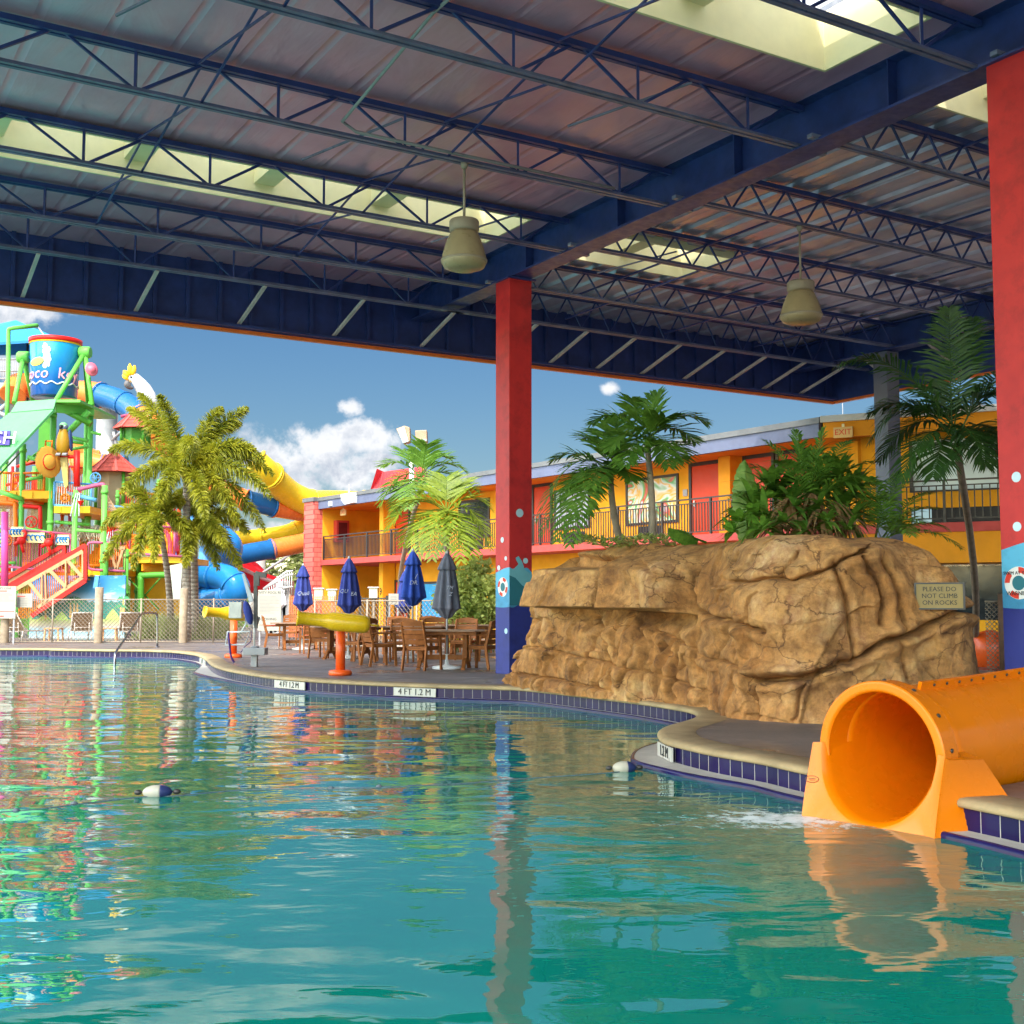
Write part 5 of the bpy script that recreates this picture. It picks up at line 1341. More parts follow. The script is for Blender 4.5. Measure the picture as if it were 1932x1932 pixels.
chainlink('chain_link_fence', 'chain link fence between wooden posts along the far side of the pool', -60, 478, 1211, 1131, YFN, (98, 265, 402))
chainlink('chain_link_fence', 'low chain link fence behind the dining tables in front of the hotel', 545, 935, 1193, 1134, 37.5, (600, 706, 800, 870), .15, 33)
for (x, yt, lb) in ((8, 1138, 'wooden fence post at the left edge under the white rules board'), (185, 1108, 'wooden fence post left of the grass tuft, between the loungers'), (345, 1110, 'wooden fence post in front of the thick foxtail palm trunk')):
    g = gz(x, 1213); h = at(x, yt, g.y).z
    mb = MB(); mb.tube([g, g + Z * h * .5, g + Z * h], [.135, .132, .13], 14); one(mb, 'fence_post', postw, lb, 'post', 'wooden fence posts', origin=g, bevel=.01)
board_m = pm('notice_board_white', (.34, .315, .26), .5, 0, .04)
red_i = pm('red_ink', (.65, .06, .05), .6)
grey_i = pm('grey_ink', (.22, .21, .20), .7)
def board(x0, y0, x1, y1, Y, label, title, lines, extra=(), posts=True):
    a, b = at(x0, y1, Y), at(x1, y0, Y); w, h = b.x - a.x, b.z - a.z; c = (a + b) / 2; c.y = Y
    th = thing('notice_board', label, 'sign', V((c.x, Y, 0)), None)
    mb = MB(); mb.box(c, (w, .03, h)); mb.build('panel', board_m, th)
    if posts:
        for s in (-1, 1):
            mb = MB(); mb.box((c.x + s * w * .42, Y + .04, (c.z + h / 2) / 2 - .02), (.05, .04, c.z + h / 2 - .04)); mb.build('post', greyp, th)
    f = V((c.x, Y - .0165, c.z))
    if title: text_mesh(title, h * .085, f + Z * (h * .43), (1, 0, 0), Z, inkm, 'lettering', th, .002)
    mb = MB(); rnd = random.Random(int(x0))
    for (u, hh, wd, mi, x) in lines: mb.box(f + V(((x - .5 + wd / 2) * w, 0, (.5 - u) * h)), (wd * w, .004, hh * h), None, mi)
    mb.build('small_print', [grey_i, red_i, inkm], th)
    for (s, sz, u, v) in extra: text_mesh(s, sz * h, f + V(((u - .5) * w, 0, (.5 - v) * h)), (1, 0, 0), Z, inkm, 'lettering', th, .002)
rnd = random.Random(5)
board(486, 1113, 531, 1190, 37.0, 'tall white activity pool rules board between the pool lift and the tables', 'ACTIVITY POOL RULES', [(.16 + .034 * k, .010, rnd.uniform(.45, .88), 0, .06) for k in range(13)] + [(.86, .012, .8, 1, .06)], [('NO DIVING', .09, .40, .72)])
board(-14, 1106, 31, 1167, 39.2, 'white key cove rules board at the left edge of the picture', 'KEY COVE', [(.15, .03, .5, 1, .1)] + [(.22 + .035 * k, .010, rnd.uniform(.6, .9), 0, .06) for k in range(8)] + [(.78, .02, .88, 1, .06), (.93, .04, .2, 1, .3)])
board(31, 1120, 62, 1146, 39.5, 'smaller white notice with a red line beside the key cove board', '', [(.2, .06, .5, 1, .05)] + [(.36 + .12 * k, .03, rnd.uniform(.6, .9), 0, .06) for k in range(5)], (), False)
# iron gate, orange barrier netting, bin, little white boxes
a, b = at(679, 1190, 36.5), at(730, 1190, 36.2)
gate = thing('iron_gate', 'dark iron gate with thin bars behind the dining tables', 'gate', V((a.x, a.y, 0)))
d = V((b.x - a.x, b.y - a.y, 0)); H = at(700, 1124, 36.5).z
for k in (0, 1):
    mb = MB(); p = V((a.x, a.y, 0)) + d * k; mb.box(p + Z * (H / 2), (.08, .08, H)); mb.build('post', dkmet, gate)
mb = MB()
for z in (.12, H - .08): mb.bar(V((a.x, a.y, z)) + d * .06, V((a.x, a.y, z)) + d * .94, .04)
for k in range(1, 9): p = V((a.x, a.y, 0)) + d * (k / 9); mb.box(p + Z * (H / 2), (.022, .022, H - .2))
mb.build('bars', dkmet, gate)
netm = pm('orange_netting', (.82, .17, .05), .7)
a, b = at(546, 1165, 37.2), at(632, 1165, 36.9)
nett = thing('barrier_netting', 'orange plastic barrier netting behind the left umbrellas', 'barrier', V((a.x, a.y, 0)))
d = (b - a).normalized(); L = (b - a).length; z0, z1 = .25, at(560, 1124, 37).z
mb = MB(); k = 0
while k <= L: mb.bar(V((a.x, a.y, z0)) + V((d.x, d.y, 0)) * k, V((a.x, a.y, z1)) + V((d.x, d.y, 0)) * k, .022, .012); k += .065
z = z0
while z <= z1: mb.bar(V((a.x, a.y, z)), V((b.x, b.y, z)), .012, .018); z += .06
mb.build('mesh', netm, nett)
for k in (0, .5, 1):
    mb = MB(); p = V((a.x, a.y + .03, 0)).lerp(V((b.x, b.y + .03, 0)), k); mb.tube([p, p + Z * (z1 + .05)], .025, 8); mb.build('post', postw, nett)
g = gz(858, 1222); YB = g.y; k = pxm(YB)
binn = thing('litter_bin', 'yellow domed litter bin behind the nearest dining tables', 'bin', g)
mb = MB(); mb.lathe(g, [(.24, 0), (.25, .05), (.25, .70), (.24, .74)], 24); mb.build('body', yel, binn)
mb = MB(); mb.lathe(g, [(.29, .74), (.30, .78), (.22, .86), (.19, .98), (.14, 1.06), (.01, 1.09)], 24); mb.build('dome_lid', yel, binn)
mb = MB()
for i in range(20): q = 2 * math.pi * i / 20; mb.box(g + V((math.cos(q) * .252, math.sin(q) * .252, .40)), (.02, .02, .55))
mb.build('slats', yel2, binn)
for (x, y, lb) in ((602, 1122, 'small white lantern shaped box on the fence left of the navy umbrella'), (627, 1124, 'small white lantern shaped box on the fence beside the navy umbrella'), (705, 1120, 'small white lantern shaped box above the iron gate')):
    c = at(x, y, 38.4); th = thing('lantern_box', lb, 'box', V((c.x, c.y, 0)), 'white lantern boxes on posts')
    mb = MB(); mb.box(c, (.26, .22, .34)); mb.build('body', creamp, th, bevel=.015)
    mb = MB(); mb.box(c + Z * .19, (.34, .30, .04)); mb.build('cap', whitep, th, bevel=.01)
    mb = MB(); mb.box(V((c.x, c.y, (c.z - .17) / 2)), (.07, .07, c.z - .17)); mb.build('post', postw, th)
mb = MB(); c = at(462 + 400, 0, 30); 
# small notice on the fence by the blue umbrella
board(733, 1120, 752, 1141, 35.8, 'small pale notice on the fence left of the blue umbrellas', '', [(.3 + .2 * k, .06, .6, 0, .2) for k in range(3)], (), True)
# ---------------------------------------------------------------- sun loungers and side tables behind the fence
sling = pm('brown_sling_mesh', (.24, .14, .07), .8, 0, .2, 8)
lfr = pm('lounger_frame', (.55, .47, .40), .4)
def lounger(label, first=[None], px=0, py=0, rz=0):
    if first[0] is None:
        th = thing('sun_lounger', label, 'sun lounger', (0, 0, 0), 'sun loungers behind the fence'); first[0] = th
        W = .66
        for s in (-1, 1):
            mb = MB(); mb.tube([V((s * W / 2, -.62, .95)), V((s * W / 2, -.20, .33)), V((s * W / 2, 1.15, .31))], .022, 8); mb.tube([V((s * W / 2, -.3, .33)), V((s * W / 2, -.36, 0))], .02, 8); mb.tube([V((s * W / 2, .95, .31)), V((s * W / 2, 1.0, 0))], .02, 8); mb.build('side_frame', lfr, th)
        mb = MB(); mb.tube([V((-W / 2, -.62, .95)), V((W / 2, -.62, .95))], .022, 8)
        for (y, z) in ((-.42, .45), (-.40, .30)): mb.tube([V((-W * .36, y, z)), V((W * .36, y, z))], .016, 6)
        for s in (-1, 1): mb.tube([V((s * W * .36, -.44, .62)), V((s * W * .36, -.40, .18))], .016, 6)
        mb.build('back_frame', lfr, th)
        mb = MB(); mb.prism([V((-W / 2 + .02, -.61, .93)), V((W / 2 - .02, -.61, .93)), V((W / 2 - .02, -.20, .335)), V((-W / 2 + .02, -.20, .335))], (0, .012, .01)); mb.build('backrest', sling, th)
        mb = MB(); mb.box((0, .47, .325), (W - .04, 1.32, .014)); mb.build('seat', pm('pale_sling', (.60, .50, .42), .8), th)
        th.location = gz(px, py); th.rotation_euler = (0, 0, R(rz))
    else: copy_tree(first[0], gz(px, py), R(rz), label)
lounger('sun lounger behind the fence beside the key cove board', px=42, py=1208, rz=-24)
lounger('sun lounger behind the fence left of the middle wooden post', px=152, py=1208, rz=24)
lounger('sun lounger behind the fence beside the bent handrail', px=243, py=1208, rz=22)
lounger('sun lounger behind the fence at the left edge of the picture', px=-40, py=1208, rz=-15)
stb = pm('side_table_resin', (.62, .30, .12), .5)
def sidetable(px, py, label, first=[None]):
    if first[0] is None:
        th = thing('side_table', label, 'side table', (0, 0, 0), 'small side tables between the loungers'); first[0] = th
        mb = MB(); mb.box((0, 0, .42), (.52, .50, .04)); mb.build('tabletop', stb, th, bevel=.01)
        for sx in (-1, 1):
            for sy in (-1, 1): mb = MB(); mb.bar((sx * .24, sy * .22, 0), (sx * .22, sy * .2, .40), .05); mb.build('leg', stb, th)
        th.location = gz(px, py)
    else: copy_tree(first[0], gz(px, py), R(10), label)
sidetable(101, 1209, 'small orange brown side table left of the middle wooden post')
sidetable(206, 1209, 'small orange brown side table right of the middle wooden post')
# ---------------------------------------------------------------- hotel
H0 = V((-8.26, 52.5, 0)); H1 = V((.5776, -.8163, 0)).normalized(); HN = V((-H1.y * -1 * -1, 0, 0)); HN = V((H1.y, -H1.x, 0))   # HN points to the pool
HX = (H1, -HN, Z)
def hq(t, off, z): return H0 + H1 * t - HN * off + Z * z
def ht(px, off=0, y=HOR): return (onp(px, y, H0 - HN * off, HN) - H0).dot(H1)
def hz(px, py, off=0): return onp(px, py, H0 - HN * off, HN).z
hotel = thing('hotel_building', 'two storey yellow hotel with a grey blue roof band and balcony rail', 'building', hq(14, 0, 0))
def hbox(mb, t0, t1, o0, o1, z0, z1, mi=0): mb.box(hq((t0 + t1) / 2, (o0 + o1) / 2, (z0 + z1) / 2), (abs(t1 - t0), abs(o1 - o0), z1 - z0), HX, mi); return mb
ZS0, ZS1, ZR0, ZR1, ZC = 2.93, 3.15, 5.37, 5.69, 5.84
tp = ht(728, .9); tc = 27.6; OW = 1.35
# walls
mb = MB()
hbox(mb, tp, tc, OW, OW + .25, 0, ZS0); hbox(mb, tp, tc, OW, OW + .25, ZS1, ZR0); mb.build('wall', hot_y, hotel)
mb = MB(); hbox(mb, 0, tp, 4.2, 4.4, 0, ZS0); hbox(mb, 0, tp, 4.2, 4.4, ZS1, ZR0); hbox(mb, tp, tp + .25, OW + .26, 4.2, 0, ZS0); hbox(mb, tp, tp + .25, OW + .26, 4.2, ZS1, ZR0); hbox(mb, -.25, 0, .102, 4.4, 0, ZR0); mb.build('wall', hot_y, hotel, label='recessed yellow wall of the stair landing')
mb = MB(); hbox(mb, tp - .32, tp, .75, 1.3, 0, ZS0); mb.build('pilaster', hot_y, hotel); mb = MB(); hbox(mb, tp - .32, tp, .75, 1.3, ZS1, ZR0); mb.build('pilaster', hot_y, hotel)
mb = MB(); hbox(mb, 0, tc, 0, OW - .003, ZS0, ZS1); hbox(mb, 0, tp, OW, 4.2, ZS0, ZS1); mb.build('floor_slab', salmon, hotel)
mb = MB(); hbox(mb, 0, tc, -.02, 4.3, ZR0, ZR0 + .06); mb.build('soffit', hot_o, hotel)
mb = MB(); hbox(mb, 0, tc, -.12, .0, ZR0 - .02, ZR1); mb.build('fascia', fasc, hotel)
mb = MB(); hbox(mb, -.02, tc + .05, -.16, 9, ZR1, ZC); mb.build('roof', capm, hotel)
mb = MB(); hbox(mb, tp, tc, OW + .3, 9, 0, .02); mb.build('ground_floor', concr, hotel)
mb = MB(); hbox(mb, -1.02, -.02, -.30, .10, 0, ZR1); hbox(mb, -1.02, -.26, .10, 1.9, 0, ZR1); mb.build('brick_pier', brick_mat(), hotel); mb = MB(); hbox(mb, -1.08, .02, -.36, 1.96, ZR1 + .002, ZC + .02); mb.build('pier_cap', capm, hotel)
# balcony rail
rail = MB(); o = .10
hbox(rail, .1, tc, o - .03, o + .03, 4.14, 4.18); hbox(rail, .1, tc, o - .015, o + .015, 4.02, 4.05); hbox(rail, .1, tc, o - .015, o + .015, 3.22, 3.25)
rl = rail.build('balcony_railing', dkmet, hotel)
npan = 14; w = (tc - .2) / npan
for k in range(npan):
    mb = MB(); hbox(mb, .1 + k * w - .03, .1 + k * w + .03, o - .03, o + .03, ZS1, 4.16); mb.build('rail_post', dkmet, rl)
    mb = MB(); m = int(w / .115)
    for i in range(1, m): t = .1 + k * w + i * w / m; hbox(mb, t - .012, t + .012, o - .012, o + .012, 3.24, 4.03)
    mb.build('baluster_panel', dkmet, rl)
# doors and windows
def door(px0, px1, z0, label=None):
    t0, t1 = ht(px0, OW), ht(px1, OW); zt = z0 + 2.12
    if t1 - t0 < .85: t1 = t0 + .95
    mb = MB(); hbox(mb, t0 - .10, t0, OW - .06, OW + .02, z0, zt + .10); hbox(mb, t1, t1 + .10, OW - .06, OW + .02, z0, zt + .10); hbox(mb, t0, t1, OW - .06, OW + .02, zt, zt + .10)
    f = mb.build('door_frame', dkmet, hotel)
    mb = MB(); hbox(mb, t0 + .002, t1 - .002, OW - .025, OW + .015, z0 + .01, zt - .002); d = mb.build('door', doorm, hotel, label=label)
    mb = MB(); c = hq(t0 + .12, OW - .05, z0 + 1.02); mb.box(c, (.05, .03, .18), HX); mb.box(c - (-HN) * 0 + HN * .03 + H1 * .06, (.14, .02, .025), HX); mb.build('handle', steel, d)
def window(px0, px1, z0, z1, mat, name='window'):
    t0, t1 = ht(px0, OW), ht(px1, OW)
    mb = MB()
    for (a, b, c, d) in ((t0 - .08, t0, z0 - .08, z1 + .08), (t1, t1 + .08, z0 - .08, z1 + .08), (t0, t1, z0 - .08, z0), (t0, t1, z1, z1 + .08)): hbox(mb, a, b, OW - .05, OW + .02, c, d)
    w_ = mb.build(name, dkmet, hotel)
    mb = MB(); hbox(mb, t0 + .002, t1 - .002, OW - .02, OW + .015, z0 + .002, z1 - .002); mb.build('pane', mat, w_)
    return w_
def art_mat():
    m, t, b, o = nt('swirl_print')
    n = noi(t, .9, 2, .5, None, 2.2)
    c = ramp(t, n.outputs['Fac'], [(.28, (.12, .38, .10)), (.38, (.70, .74, .70)), (.46, (.78, .42, .04)), (.52, (.60, .70, .62)), (.58, (.12, .42, .12)), (.64, (.62, .08, .05)), (.70, (.66, .70, .74))])
    t.links.new(c, b.inputs['Base Color']); b.inputs['Roughness'].default_value = .15; return m
artm = art_mat()
door(746, 771, ZS1); door(1009, 1033, ZS1); door(1309, 1364, ZS1); door(1412, 1462, ZS1); door(1475, 1530, ZS1)
door(748, 771, .02); door(1009, 1033, .02)
window(1187, 1280, 3.75, 5.05, artm); window(868, 922, 3.75, 5.05, glassd); window(1050, 1112, 3.8, 5.0, pm('curtain_pane', (.40, .44, .48), .15))
window(797, 838, .75, 2.05, pm('blue_print_pane', (.03, .28, .55), .2)); window(868, 915, .75, 2.05, glassd)
for (x0, x1) in ((1193, 1222), (1000, 1024)): pass
for px in (1230, 1085, 895):
    t = ht(px, OW); mb = MB(); hbox(mb, t - .55, t + .55, OW - .05, OW + .02, 3.22, 3.62)
    g_ = mb.build('vent_grille', black, hotel)
t = ht(1296, OW); mb = MB(); hbox(mb, t - .09, t + .09, OW - .03, OW + .0, 4.42, 4.62); mb.build('room_number_plate', greyp, hotel)
t = ht(1390, OW); mb = MB(); hbox(mb, t - .2, t + .25, OW - .45, OW - .002, ZS1, ZR0); mb.build('pilaster', hot_o, hotel)
text_mesh('9', .42, hq(tp - .16, .74, 1.75), H1, Z, inkm, 'lettering', hotel, .004)
# exit sign, extinguisher cabinet, floodlight and camera on the band
exm = pm('exit_sign_cream', (.70, .45, .16), .5); exr = pm('exit_red', (.70, .05, .02), .5)
def exit_sign(c, rt, nn, label):
    th = thing('exit_sign', label, 'sign', c, 'exit signs under the hotel roof')
    ax = (rt, -nn, Z); mb = MB(); mb.box(c, (.46, .05, .26), ax); mb.build('panel', exm, th); text_mesh('EXIT', .20, c + nn * .028, rt, Z, exr, 'lettering', th, .003)
    mb = MB(); mb.box(c + Z * .17, (.06, .03, .08), ax); mb.build('bracket', creamp, th)
exit_sign(hq(ht(646, .4), .4, 5.15), H1, HN, 'exit sign hanging under the roof near the brick pier')
c = onp(641, 1003, H0, H1) + H1 * .152
th = thing('extinguisher_cabinet', 'dark red extinguisher cabinet on the yellow landing wall', 'cabinet', c - Z * .4)
mb = MB(); mb.box(c, (.30, .62, .95), HX); mb.build('case', pm('cabinet_red', (.42, .03, .02), .4), th, bevel=.02); mb = MB(); mb.box(c + H1 * .155, (.012, .42, .75), HX); mb.build('glass_door', pm('cabinet_glass', (.10, .012, .012), .1), th)
c = hq(ht(653, -.3), -.32, 5.60); th = thing('floodlight', 'white square floodlight fixed on the roof band', 'floodlight', c - Z * .15)
mb = MB(); mb.prism([c + H1 * -.55 + Z * .2, c + H1 * .55 + Z * .2, c + H1 * .5 + Z * -.22, c + H1 * -.2 + Z * -.25, c + H1 * -.5 + Z * -.05], HN * -.22); mb.build('body', whitep, th); mb = MB(); mb.bar(c + Z * .2 + HN * -.1, c + Z * .55 + HN * -.1, .05); mb.build('bracket', whitep, th)
c = hq(ht(622, -.13), -.14, 5.50); mb = MB(); mb.box(c, (.24, .10, .20), HX); mb.lathe(c + HN * .05, [(.05, 0), (.06, .04)], 12, HN); one(mb, 'security_camera', whitep, 'tiny white camera box on the roof band by the brick pier', 'camera')
t = ht(672, 1.2); c = hq(t, .9, 2.55); th = thing('small_sign', 'small cream sign hanging under the balcony on the landing', 'sign', c, None); mb = MB(); mb.box(c, (.95, .04, .42), HX); mb.build('panel', exm, th); mb = MB()
for k in range(3): mb.box(c + HN * .021 + Z * (.1 - .1 * k), (.7, .004, .03), HX)
mb.build('small_print', exr, th)
# ---- wing on the right
W0 = hq(tc, 0, 0); W1 = V((.892, -.451, 0)).normalized(); WN = V((W1.y, -W1.x, 0)); WX = (W1, -WN, Z)
def wq(t, off, z): return W0 + W1 * t - WN * off + Z * z
def wt(px, off=0): return (onp(px, HOR, W0 - WN * off, WN) - W0).dot(W1)
def wbox(mb, t0, t1, o0, o1, z0, z1, mi=0): mb.box(wq((t0 + t1) / 2, (o0 + o1) / 2, (z0 + z1) / 2), (abs(t1 - t0), abs(o1 - o0), z1 - z0), WX, mi); return mb
TW = 8.0; ta = wt(1722, 1.3)
mb = MB(); wbox(mb, .05, TW, 0, 1.3, ZS0, ZS1); mb.build('floor_slab', salmon, hotel)
mb = MB(); wbox(mb, .05, TW, .05, 1.5, 2.2, ZS0 - .002); mb.build('wall', hot_o, hotel, label='orange band under the wing balcony')
mb = MB(); wbox(mb, .05, TW, -.10, .15, ZR0 - .05, 5.70); mb.build('fascia', hot_o, hotel, label='orange roof band of the wing')
mb = MB(); wbox(mb, .0, TW, -.18, 4, 5.702, 5.86); mb.build('roof', pm('silver_roof_edge', (.42, .44, .46), .4, .3), hotel)
mb = MB(); wbox(mb, .05, ta, 1.3, 1.5, ZS1, 5.70); wbox(mb, ta, TW, 1.3, 1.5, ZS1 + .45, 4.0); wbox(mb, ta, TW, 1.3, 1.5, 5.3, 5.70); mb.build('wall', hot_y, hotel)
win = MB(); wbox(win, ta, ta + .08, 1.28, 1.5, 4.0, 5.3); wbox(win, TW - .1, TW, 1.28, 1.5, 4.0, 5.3); wbox(win, ta, TW, 1.28, 1.5, 4.0, 4.04); w_ = win.build('window', dkmet, hotel)
skg = pm('painted_sky_glass', (.50, .60, .64), .08, 0, .12, .6)  # pale sky reflection put into the pane colour
mb = MB(); wbox(mb, ta + .082, TW - .102, 1.36, 1.40, 4.042, 5.298); mb.build('pane', skg, w_)
mb = MB(); wbox(mb, ta + .5, TW, 1.34, 1.38, ZS1, ZS1 + .45); mb.build('opening_shade_panel', black, hotel)  # black sheet standing in for the shade inside the opening
mb = MB(); wbox(mb, .1, TW, .07, .13, 4.14, 4.18); wbox(mb, .1, TW, .085, .115, 4.02, 4.05); wbox(mb, .1, TW, .085, .115, 3.24, 3.27); rl2 = mb.build('balcony_railing', dkmet, hotel)
k = .1
while k < TW - .3:
    mb = MB(); wbox(mb, k - .03, k + .03, .07, .13, ZS1, 4.16); mb.build('rail_post', dkmet, rl2)
    mb = MB()
    for i in range(1, 8): t = k + i * .17; wbox(mb, t - .014, t + .014, .088, .112, 3.26, 4.03)
    mb.build('baluster_panel', dkmet, rl2); k += 1.36
# ground floor of the wing
mb = MB(); wbox(mb, .05, TW, 1.2, 1.45, 0, .85); mb.build('wall', hot_y, hotel)
mb = MB(); wbox(mb, .05, TW, 1.25, 1.45, .85, 2.2); sw = mb.build('window', glassd, hotel, label='dark ground floor window of the wing')
mb = MB(); wbox(mb, .05, TW, 1.18, 1.25, 2.15, 2.22); mb.build('sill', steel, sw)
c = wq(wt(1602, .2), .16, 5.62) - (-WN) * 0; c = wq(.55, -.16, 5.42); exit_sign(c, W1, WN, 'exit sign on the orange wing near the roof corner')
# vertical antenna on the roof, red metal roof and floodlight pole behind
b = hq(26.2, 2.5, ZC); mb = MB(); mb.tube([b, b + Z * .8], .012, 5); one(mb, 'roof_aerial', greyp, 'thin aerial on the hotel roof near the canopy corner', 'aerial', origin=b)
Yr = 64; redroof = thing('metal_roof_tower', 'red ribbed metal roof showing above the hotel', 'roof', at(735, 1143, Yr) * 1)
pa = [at(697, 930, Yr), at(711, 884, Yr), at(724, 890, Yr + 1), at(772, 892, Yr + 2), at(800, 880, Yr + 2), at(800, 935, Yr)]
mb = MB(); mb.prism(pa, (0, 3, 0)); base = mb.build('roof_sheet', pm('red_metal_roof', (.62, .045, .05), .4, 0, .1), redroof)
mb = MB()
for k in range(12): x = 722 + k * 6.5; mb.bar(at(x - 8, 935, Yr - .06), at(x + (0), 891, Yr - .06), .06)
mb.build('seam_ribs', pm('red_metal_rib', (.50, .03, .04), .4), redroof)
mb = MB(); cc = at(750, 950, Yr + 1); mb.box((cc.x, Yr + 1.5, cc.z / 2), (4, 2, cc.z)); mb.build('wall', hot_o, redroof)
Yp = 57
pole = thing('floodlight_pole', 'tall pole with two tan floodlights behind the hotel palms', 'light pole', at(777, 1143, Yp) - Z * CAMZ)
mb = MB(); a = at(777, 852, Yp); mb.tube([V((a.x, Yp, 0)), a], [.16, .11], 10); mb.build('pole', whitep, pole)
mb = MB(); mb.tube(catmull([at(776, 856, Yp), at(773, 846, Yp), at(767, 838, Yp)], 4), .05, 6); mb.tube([at(777, 852, Yp), at(795, 838, Yp)], .05, 6); mb.build('bracket', greyp, pole)
fl = pm('floodlight_tan', (.34, .22, .13), .5); fg = pm('floodlight_glass', (.35, .38, .34), .1)
def flood(pp, f):
    mb = MB(); mb.prism([at(*q, Yp - .1) for q in pp], (0, .7, 0)); h_ = mb.build('lamp_head', fl, pole, bevel=.03)
    mb = MB(); mb.prism([at(*q, Yp - .14) for q in f], (0, .03, 0)); mb.build('lamp_glass', fg, h_)
flood([(747, 809), (763, 803), (773, 806), (774, 832), (761, 837)], [(749, 810), (763, 805), (771, 833), (760, 836)])
flood([(783, 812), (805, 811), (806, 833), (784, 834)], [(785, 829), (805, 828), (805, 832), (785, 833)])
# wooden post, mesh and umbrella seen between the rock and the right pillar
g = V((at(1897, 1190, 19).x, 19, 0)); h = at(1897, 1120, 19).z
mb = MB(); mb.tube([g, g + Z * h], .10, 12); one(mb, 'fence_post', pm('dark_timber_post', (.16, .085, .05), .8, 0, .3, 5, .4), 'dark wooden post between the rock and the right red pillar', 'post', origin=g)
chainlink('chain_link_fence', 'short piece of chain link fence right of the rock', 1862, 1935, 1255, 1135, 19.2, (), .075)
c = at(1868, 1215, 24); mb = MB(); mb.lathe(V((c.x, c.y, 0)), [(.30, 0), (.34, .3), (.36, .62), (.05, .72)], 20); one(mb, 'plastic_barrel', can_o, 'orange plastic barrel behind the right end of the rock', 'barrel')
umbrella(1846, 1196, 1072, 'dark blue closed umbrella behind the right end of the rock', navycloth, (), 1, 1.0, None)
# ---------------------------------------------------------------- water play tower
YA, YB_ = 46.5, 50.0     # front and back column rows
tower = thing('play_tower', 'lime green water play tower with yellow decks and a sloping ribbed roof', 'play tower', V((at(110, 1143, 47).x, 47, 0)))
def T(name, pts, Y, r, mat, parent=None, n=8, bend=0):
    Ys = Y if isinstance(Y, (list, tuple)) else [Y] * len(pts)
    P_ = [at(x, y, yy) for (x, y), yy in zip(pts, Ys)]
    if bend: P_ = catmull(P_, bend)
    mb = MB(); mb.tube(P_, r, n); return mb.build(name, mat, parent or tower)
def post(x, yt, yb, Y, r=.10, mat=None):
    a = at(x, yt, Y); b = at(x, yb, Y) if yb else V((a.x, a.y, 0))
    mb = MB(); mb.tube([V((a.x, a.y, b.z)), a], r, 10)
    for z in (a.z - .25, (a.z + b.z) / 2): mb.lathe(V((a.x, a.y, z)), [(r * 1.3, -.06), (r * 1.3, .06)], 10)
    return mb.build('post', mat or lime, tower)
for (x, yt, yb, Y, r, m) in ((44, 838, None, YA, .11, lime), (101, 772, None, YA, .11, lime), (172, 758, None, YA + 1.5, .11, lime), (165, 760, None, YB_, .11, lime), (143, 925, None, YA - .4, .10, lime), (198, 916, None, YA - .6, .11, lime), (238, 1036, None, YA - .4, .11, lime), (188, 1000, None, YB_, .10, lime), (300, 905, None, YB_, .09, lime), (187, 890, None, 51.5, .15, lime_d), (262, 1030, None, YA + 1, .12, lime_d), (10, 860, None, YB_, .11, lime), (66, 880, None, YB_, .10, lime)):
    post(x, yt, yb, Y, r, m)
a = at(91, 770, 48.5); mb = MB(); mb.box((a.x, a.y, a.z / 2), (.52, .5, a.z)); mb.build('service_shaft', lime_d, tower)
# decks (yellow) with fascia
def slab(name, x0, x1, y, Y0, Y1, h, mat, parent=None):
    a, b = at(x0, y, Y0), at(x1, y, Y0); mb = MB(); mb.box(((a.x + b.x) / 2, (Y0 + Y1) / 2, a.z - h / 2), (b.x - a.x, Y1 - Y0, h))
    k = a.x + .25
    while k < b.x - .2: mb.box((k, Y0 - .02, a.z - h * .5), (.05, .04, h * .8)); k += .62
    return mb.build(name, mat, parent or tower)
slab('deck', 18, 98, 926, YA - .1, 50.5, .30, yel); slab('deck', 102, 170, 955, YA - .3, 50, .26, yel); slab('deck', 150, 238, 1074, YA - .3, 50, .26, yel); slab('deck', 240, 345, 1050, YA, 50.5, .24, yel); slab('deck', -60, 140, 1078, YA + .2, 50.5, .22, ora); slab('deck', 200, 340, 985, 49, 51.5, .22, yel); slab('deck', -60, 60, 935, YA + .5, 50.5, .25, ora)
# top platform
mb = MB(); mb.prism([at(20, 778, YA - .6), at(101, 771, YA - .6), at(106, 753, YA - .4), at(32, 758, YA - .4)], (0, .12, 0)); mb.build('roof_fascia', mint, tower)
a, b = at(103, 757, YA), at(176, 770, YA + 1.2)
mb = MB(); c = (a + b) / 2; mb.box((c.x, 48.2, c.z - .02), (b.x - a.x + .1, 4.2, .10)); mb.bar(at(104, 770, YA - .2), at(176, 776, YA + 1.2), .12, .34); mb.bar(at(104, 762, 50.2), at(170, 768, 50.2), .12, .30); mb.build('top_platform', lime, tower)
# grating teeth
mb = MB(); rp0, rp1, rp2, rp3 = at(18, 780, YA - .5), at(102, 773, YA - .5), at(-2, 884, YA - 3.2), at(-112, 884, YA - 3.2)
nr = 26; vs = []
for i in range(nr * 2 + 1):
    t = i / (nr * 2); off = V((0, -.03, .05)) if i % 2 else V((0, 0, 0)); vs += [rp0.lerp(rp3, t) + off, rp1.lerp(rp2, t) + off]
mb.add(vs, [(2 * i, 2 * i + 1, 2 * i + 3, 2 * i + 2) for i in range(nr * 2)])
mb.bar(rp1, rp2, .06, .10); mb.build('ribbed_roof', mint, tower)
T('roof_strut', [(-5, 900), (37, 855)], [YA - 2.4, YA - 1.2], .03, lime_d)
